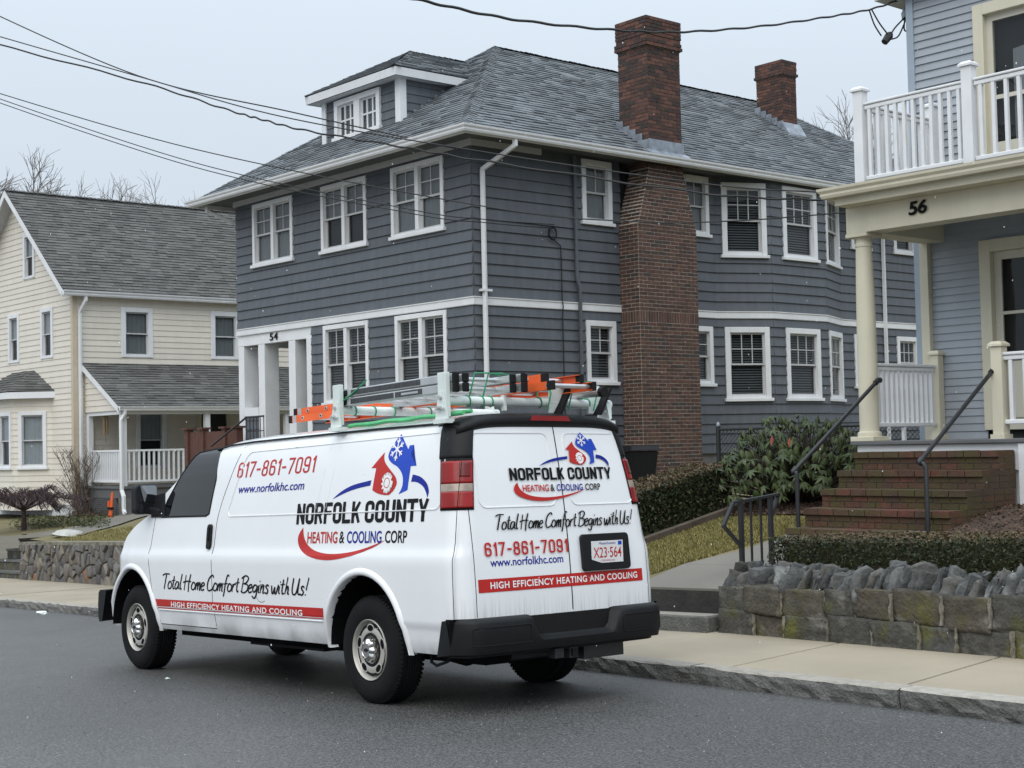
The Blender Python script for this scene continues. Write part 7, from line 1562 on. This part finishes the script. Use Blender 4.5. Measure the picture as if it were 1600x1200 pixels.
stuff(mb.build('mesh', MT['iron'], cf, recalc=False))
# wheeled bin
bc = yp((990, 720), 18.25); bx, by = bc.x, 18.25; bz = G(bx, by); tz = yp((990, 698), 18.25).z
bn = thing('wheeled_bin', (bx, by, bz), 'black lidded wheelie bin standing against the brick chimney', 'bin')
mb = MB(); mb.hexa([V(bx - .22, by - .25, bz), V(bx + .22, by - .25, bz), V(bx + .22, by + .25, bz), V(bx - .22, by + .25, bz), V(bx - .29, by - .33, tz - .08), V(bx + .29, by - .33, tz - .08), V(bx + .29, by + .33, tz - .08), V(bx - .29, by + .33, tz - .08)]); mb.build('tub', MT['trim'], bn, bevel=.02)
mb = MB(); mb.hexa([V(bx - .33, by - .37, tz - .07), V(bx + .33, by - .37, tz - .07), V(bx + .33, by + .37, tz - .07), V(bx - .33, by + .37, tz - .07), V(bx - .26, by - .30, tz + .02), V(bx + .26, by - .30, tz + .02), V(bx + .26, by + .30, tz + .02), V(bx - .26, by + .30, tz + .02)]); mb.build('lid', MT['trim'], bn, bevel=.015)
# ---------------------------------------------------------------- left yard
def twig_shrub(name, label, base, n, seed, m, fn, r0=.012, levels=3):
    R = random.Random(seed); t = thing(name, base, label, 'shrub'); mb = MB(); fn(mb, R, base); stuff(mb.build('twigs', m, t, recalc=False)); return t
MT['maple'] = mat('dark_red_twigs', (.055, .032, .034), .8, .3, 6); MT['straw'] = mat('pale_bare_twigs', (.12, .09, .066), .8, .3, 6)
b1 = on_ground((37, 829)); SCL = b1.length / 2298
def maple(mb, R, b):
    top = b + V(0, 0, .62); 
    for k in range(13):
        a = k * 2.4; L = R.uniform(.8, 1.9); mid = top + V(math.cos(a) * L * .5, math.sin(a) * L * .5, .2 + R.uniform(-.05, .22)); end = top + V(math.cos(a) * L, math.sin(a) * L, R.uniform(-.25, .12)); mb.tube([top - V(0, 0, .12), mid, end], [.035, .02, .008], 4, cap=False)
        for q in range(110):
            s = R.uniform(.2, 1); p = (top.lerp(mid, s * 2) if s < .5 else mid.lerp(end, s * 2 - 1)); a2 = a + R.uniform(-1.6, 1.6); l = R.uniform(.12, .42); e = p + V(math.cos(a2) * l, math.sin(a2) * l, R.uniform(-.02, .16)); mb.tube([p, p.lerp(e, .5) + V(0, 0, .06), e + V(0, 0, -R.uniform(0, .22))], [.008, .006, .004], 3, cap=False)
ms = twig_shrub('weeping_maple', 'low dark leafless weeping maple on the left lawn', b1, 0, 3, MT['maple'], maple); MB().tube([b1 - V(0, 0, .1), b1 + V(.02, 0, .3), b1 + V(0, 0, .62)], [.075, .06, .05], 8).build('trunk', MT['maple'], ms, smooth=True)
b2 = on_ground((128, 806))
def upright(mb, R, b):
    for k in range(60):
        a = R.uniform(0, 6.28); L = R.uniform(.7, 1.85); sp = R.uniform(.1, .75); p = b + V(R.uniform(-.3, .3), R.uniform(-.2, .2), 0); m_ = p + V(math.cos(a) * sp * .35, math.sin(a) * sp * .35, L * .55); e = p + V(math.cos(a) * sp, math.sin(a) * sp, L); mb.tube([p, m_, e], [.012, .009, .005], 3, cap=False)
        for q in range(7): s = R.uniform(.35, 1); r_ = m_.lerp(e, s); a2 = R.uniform(0, 6.28); l = R.uniform(.1, .35); mb.tube([r_, r_ + V(math.cos(a2) * l * .6, math.sin(a2) * l * .6, l * .7)], [.006, .004], 3, cap=False)
    for k in range(70): a = R.uniform(0, 6.28); q = b + V(math.cos(a) * R.random() * 1.1 + .4, math.sin(a) * R.random() * .6, .04); mb.tube([q, q + V(R.uniform(.2, .8), R.uniform(-.3, .3), R.uniform(0, .22))], [.008, .005], 3, cap=False)
twig_shrub('bare_shrub', 'pale bare shrub with upright stems at the porch corner of the cream house', b2, 0, 5, MT['straw'], upright)
b3 = on_ground((5, 800)); twig_shrub('bare_shrub', 'thin bare shrub under the bay window at the left edge', b3 + V(0, 1.2, 0), 0, 8, MT['straw'], upright)
p = [on_ground(q) for q in ((0, 800), (150, 795), (160, 778), (0, 775))]; sheet('mulch_bed', [q.xy for q in p], mat('red_brown_mulch', (.12, .06, .035), .95, .3, 6, bump=.8), .02)
p = [on_ground(q) for q in ((60, 842), (150, 830), (240, 806), (205, 803))]; sheet('front_path', [on_ground(q).xy for q in ((62, 838), (128, 838), (235, 806), (205, 803))], MT['walk_grey'], .03)
R = random.Random(4); mb = MB(); gc = []
for _ in range(3600):
    q = on_ground((R.uniform(30, 165), R.uniform(808, 826))) if _ < 500 else None
    if q is None: q = gc[R.randrange(500)] + V(R.gauss(0, .12), R.gauss(0, .12), 0); q.z = G(q.x, q.y)
    if _ < 500: gc.append(q)
    else: leaf_quads([q + V(0, 0, R.uniform(.01, .06))], .032, R, mb, 1.5)
tag(stuff(mb.build('ground_cover', leaf_mat('ground_cover_leaves', [(.05, .075, .025), (.07, .09, .03), (.04, .055, .02), (.10, .11, .05), (.09, .07, .04)]), recalc=False)), 'low green leafy ground cover beside the path on the left', 'ground cover')
# orange boards, white tub, brown fence, stoop rail
ob = yp((171, 797), QY0 - .25); oz = G(ob.x, ob.y); og = thing('orange_stake', (ob.x, ob.y, oz), 'orange plastic post with a black band leaning at the porch lattice', 'post')
MB().hexa([V(ob.x - .1, ob.y, oz), V(ob.x + .08, ob.y, oz), V(ob.x + .08, ob.y + .04, oz), V(ob.x - .1, ob.y + .04, oz), V(ob.x - .0, ob.y + .05, oz + .62), V(ob.x + .09, ob.y + .05, oz + .62), V(ob.x + .09, ob.y + .08, oz + .62), V(ob.x - .0, ob.y + .08, oz + .62)]).build('board', MT['orange'], og, bevel=.01)
MB().box(ob.x - .09, ob.x + .1, ob.y - .012, ob.y + .07, oz + .19, oz + .25).build('band', MT['rubber'], og); MB().box(ob.x - .11, ob.x - .03, ob.y - .006, ob.y + .03, oz + .25, oz + .4).build('lug', MT['orange'], og, bevel=.01)
wt0 = on_ground((102, 838)); wb = thing('white_tray', wt0, 'upturned white plastic tray lying by the path above the rubble wall', 'tray')
MB().lathe([(.36, 0), (.38, .02), (.33, .035), (.29, .085), (.18, .11), (0, .115)], wt0 + V(0, .1, .02), (0.10, .05, 1), 20).build('shell', mat('dirty_white_plastic', (.42, .42, .38), .5, .15), wb, smooth=True)
bxp = [yp((px, 690), 15.0) for px in (294, 318, 352, 371)]; bf_ = thing('board_fence', bxp[0], 'reddish brown board fence behind the van roof', 'fence'); MT['redwood'] = mat('redwood_boards', (.10, .042, .03), .8, .2, 5, stretch=(6, 6, 1))
z1 = yp((330, 672), 15.0).z
for i, q in enumerate(bxp):
    o = MB().box(q.x - .07, q.x + .07, 14.95, 15.09, G(q.x, 15), z1 + .02).build('post', MT['redwood'], bf_); MB().box(q.x - .11, q.x + .11, 14.91, 15.13, z1 + .02, z1 + .06).build('post_cap', MT['redwood'], o)
x = bxp[0].x + .08
while x < bxp[-1].x - .08: MB().box(x, x + .115, 15.0, 15.03, G(x, 15), z1 - .03).build('board', MT['redwood'], bf_); x += .12
sr = thing('stoop_railing', (-26.9, 14.6, -1), 'black iron railing at the front stoop of house 54', 'railing'); q0, q1, q2 = yp((330, 697), 14.7), yp((385, 652), 14.9), yp((412, 650), 14.9)
MB().tube([q0, q1, q2], .02, 6).build('hand_rail', MT['iron'], sr)
for k in range(6): q = q1.lerp(q2, k / 5); MB().tube([q, V(q.x, q.y, q.z - .55)], .009, 5).build('baluster', MT['iron'], sr)
MB().tube([q1 - V(0, 0, .28), q2 - V(0, 0, .28)], .009, 5).build('mid_rail', MT['iron'], sr)
ch_ = thing('wind_chime', xp((165, 655), QX - 1.2), 'small bamboo wind chime hanging under the porch roof of the cream house', 'wind chime'); cp = xp((165, 650), QX - 1.2)
for k in range(6): a = k * 1.047; MB().tube([cp + V(.06 * math.cos(a), .06 * math.sin(a), 0), cp + V(.06 * math.cos(a), .06 * math.sin(a), -.42 - .05 * (k % 3))], .012, 5).build('chime', mat('bamboo', (.3, .2, .1), .6, .2), ch_)
MB().tube([cp + V(0, 0, .15), cp + V(0, 0, -.7)], .006, 4).build('string', MT['iron'], ch_); MB().lathe([(0, 0), (.07, .01), (.07, .03), (0, .05)], cp, (0, 0, 1), 10).build('top', MT['iron'], ch_)
for px, lab, s in (((66, 958), 'crumpled white paper scrap on the road at the far left kerb', .11), ((262, 1060), 'small pale flattened scrap on the road beside the front wheel', .025)):
    d = SRI @ ray(px); t = (.012 - CAML.z) / d.z; q = STREET @ (CAML + d * t); me = rock(s * 2, s, s * .5, px[0], 2, .4); me.materials.append(MT['rackw']); o = inst('paper_scrap', me, None, Matrix.Translation(q)); tag(o, lab, 'litter')
# ---------------------------------------------------------------- wires
MT['wire'] = mat('black_cable', (.012, .012, .013), .6, .1)
def cable(pts, r, label, name='power_cable', wob=0.0):
    P = [ray((x, y)) * t for x, y, t in pts]; Q = []
    E_ = [P[0]] + P + [P[-1]]
    for i in range(1, len(E_) - 2):
        for k in range(14):
            t = k / 14; a, b, c, d = E_[i - 1:i + 3]; q = .5 * (2 * b + (c - a) * t + (2 * a - 5 * b + 4 * c - d) * t * t + (3 * b - a - 3 * c + d) * t ** 3)
            Q.append(q + (V(0, 0, wob * math.sin((i * 14 + k) * 1.1)) if wob else V(0, 0, 0)))
    Q.append(P[-1]); o = MB().tube(Q, r, 6).build(name, MT['wire'], smooth=True); return tag(o, label, 'cable', 'overhead cables')
hc = yp((712, 232), Y0 - .08).dot(RC.col[1]); s1 = 24.0
cable([(-60, -2, 27), (215, 118, 26), (460, 176, 25), (712, 232, hc)], .012, 'topmost overhead cable at the left edge, ending at the front corner of house 54')
cable([(-60, 40, 27), (215, 119, 25.5), (440, 182, 24), (760, 238, 22.5), (1100, 287, 21), (1275, 300, 20.5)], .011, 'second overhead cable from the top left, running on past the chimney')
cable([(-60, 55, 27), (215, 127, 25.5), (357, 172, 25), (410, 187, 24.5), (478, 204, 24), (620, 228, 23.2), (760, 252, 22.5), (1100, 302, 21), (1285, 312, 20.5)], .016, 'thick wavy overhead cable crossing below the dormer window', wob=.012)
cable([(-60, 128, 27), (300, 232, 25), (760, 323, 22.5), (985, 346, 21.5), (1150, 345, 21), (1330, 331, 20.5)], .010, 'overhead cable crossing the upper windows and rising again past the bay')
ce = xp((868, 352), X0 + .1).dot(RC.col[1]); cable([(-60, 134, 27), (300, 253, 25), (640, 327, 23.5), (760, 343, 23.8), (866, 351, ce)], .009, 'upper of two thin cables ending at the coil on the side wall')
cable([(-60, 140, 27), (300, 260, 25), (640, 333, 23.5), (760, 348, 23.8), (866, 357, ce)], .009, 'lower of two thin cables ending at the coil on the side wall')
te = 19.0
cable([(-900, -420, 7), (-300, -230, 8.5), (200, -105, 10.5), (560, -22, 12), (660, 1, 12.6), (800, 30, 13.6), (950, 46, 14.8), (1060, 50, 15.6), (1180, 42, 16.6), (1290, 27, 17.6), (1362, 14, 18.3), (1412, -3, te)], .013, 'service cable sagging in front of the tall chimney to house 56', wob=.006)
for i, (pts, lab) in enumerate((([(1358, 15, 18.3), (1366, 38, 18.35), (1377, 56, 18.4)], 'left thin drip loop below the service cable of house 56'), ([(1362, 15, 18.3), (1374, 36, 18.4), (1386, 52, 18.45)], 'right thin drip loop below the service cable of house 56'), ([(1390, 58, 18.5), (1398, 44, 18.6), (1414, 27, 18.8)], 'short lead from the black splice up to the weatherhead'), ([(1388, 62, 18.5), (1402, 58, 18.6), (1410, 44, 18.75), (1416, 28, 18.8)], 'lowest lead bowing from the black splice to the weatherhead'), ([(1414, 28, 18.8), (1413, 46, 18.85), (1420, 48, 18.9), (1427, 34, 18.95), (1428, 18, 19)], 'looped lead hanging at the corner board of house 56'))): cable(pts, .010, lab, 'drip_loop')
sp0, sp1 = ray((1392, 52)) * 18.5, ray((1382, 66)) * 18.45; o = MB().tube([sp0, sp0.lerp(sp1, .3), sp1], [.03, .055, .045], 8).build('cable_splice', MT['wire']); tag(o, 'black cable splice hanging below the service wire', 'splice')
wh = ray((1417, 22)) * 18.9; o = MB().lathe([(0, -.09), (.05, -.08), (.075, 0), (.05, .08), (0, .09)], wh, (.2, 0, 1), 12).build('weatherhead', MT['flash'], smooth=True); tag(o, 'grey weatherhead at the upper corner of house 56', 'weatherhead')
# ---------------------------------------------------------------- bare trees
MT['bark'] = mat('hazed_bark', (.24, .225, .215), .9, .25, 4)  # bark colour paled to imitate haze over the distance
def tree(base, H, seed, label, lean=0.0, twig=.011):
    R = random.Random(seed); t = thing('bare_tree', base, label, 'tree', 'leafless trees behind the houses'); tr = MB(); cr = MB()
    def grow(p, d, L, r, lev):
        n = 3; pts = [p]; dd = d.copy()
        for i in range(n): dd = (dd + V(R.gauss(0, .13), R.gauss(0, .13), R.gauss(0.02, .08))).normalized(); pts.append(pts[-1] + dd * L / n)
        rs = [max(twig * .55, r * (1 - .45 * i / n)) for i in range(n + 1)]; (tr if lev < 2 else cr).tube(pts, rs, 6 if lev < 2 else 3, cap=False)
        if lev >= 6: return
        k = (3, 4, 4, 4, 4, 4)[lev]
        for j_ in range(k):
            s = R.uniform(.35, 1.0) if j_ else 1.0; i = min(n - 1, int(s * n)); q = pts[i].lerp(pts[i + 1], s * n - i) if s < 1 else pts[-1]; ax = dd.orthogonal().normalized(); ax = Matrix.Rotation(R.uniform(0, 6.28), 3, dd) @ ax
            nd = (dd * math.cos(.62) + ax * math.sin(R.uniform(.35, .8)) + V(0, 0, .12)).normalized(); grow(q, nd, L * R.uniform(.58, .78), r * .58, lev + 1)
    grow(Vector(base), V(lean, 0, 1).normalized(), H * .33, H * .018, 0)
    stuff(tr.build('trunk', MT['bark'], t, recalc=False)); stuff(cr.build('crown', MT['bark'], t, recalc=False))
def tpos(px, dist, z): d = ray((px, 600)); d = d / math.hypot(d.x, d.y); return V(d.x * dist, d.y * dist, z)
for px, dist, H, sd, lab in ((10, 66, 17.2, 1, 'bare tree at the far left above the gable of the cream house'), (85, 68, 17.0, 2, 'wide bare tree crown above the ridge of the cream house'), (142, 74, 17.6, 3, 'small bare tree top right of the cream house ridge'), (1290, 66, 16.4, 4, 'bare tree just left of the white balcony post'), (1348, 66, 18.6, 5, 'bare tree seen through the balcony railing of house 56'), (1408, 66, 19.5, 6, 'tall bare tree at the corner of house 56')): tree(tpos(px, dist, -2.5), H, sd, lab)
R = random.Random(77); mb = MB()
for _ in range(1000):
    d = SRI @ ray((R.uniform(-60, 1660), 950 + 270 * R.random() ** 1.3)); t = (.002 - CAML.z) / d.z; q = CAML + d * t
    if q.y > kerbv(-q.x) - .05: continue
    s = R.uniform(.0025, .006); a = R.uniform(0, 6.28); c, e_ = math.cos(a) * s, math.sin(a) * s
    mb.add([STREET @ (q + V(c, e_, 0)), STREET @ (q + V(-e_, c, 0)), STREET @ (q + V(-c, -e_, 0)), STREET @ (q + V(e_, -c, 0)), STREET @ (q + V(0, 0, s * 1.2))], [(0, 1, 4), (1, 2, 4), (2, 3, 4), (3, 0, 4)])
tag(stuff(mb.build('road_grit', ramp_mat('grit', [(.20, .2, .19), (.12, .12, .115), (.34, .33, .31), (.03, .03, .03), (.16, .15, .13)], .9, .1, 20), recalc=False)), 'fine pale grit scattered over the asphalt', 'grit')
# ---------------------------------------------------------------- falling snow
R = random.Random(8); mb = MB()
for _ in range(300):
    dp = R.uniform(3.0, 20); p = ray((R.uniform(-20, 1620), R.uniform(-20, 1220))) * dp
    if (p - SW(0, 0)).length < .1: continue
    s = R.uniform(.45, 1.0) * dp / 2298 * .9; s = min(max(s, .0016), .006); st_ = V(R.uniform(-.3, .3), 0, R.uniform(1, 1.8)) * s
    a, b, c = V(s, 0, 0), V(0, s, 0), st_
    mb.add([p + a, p + b, p - a, p - b, p + c, p - c], [(0, 1, 4), (1, 2, 4), (2, 3, 4), (3, 0, 4), (1, 0, 5), (2, 1, 5), (3, 2, 5), (0, 3, 5)])
tag(stuff(mb.build('snowflakes', mat('snow', (.9, .91, .92), .7, .02), recalc=False)), 'tiny snowflakes drifting through the air', 'snow')
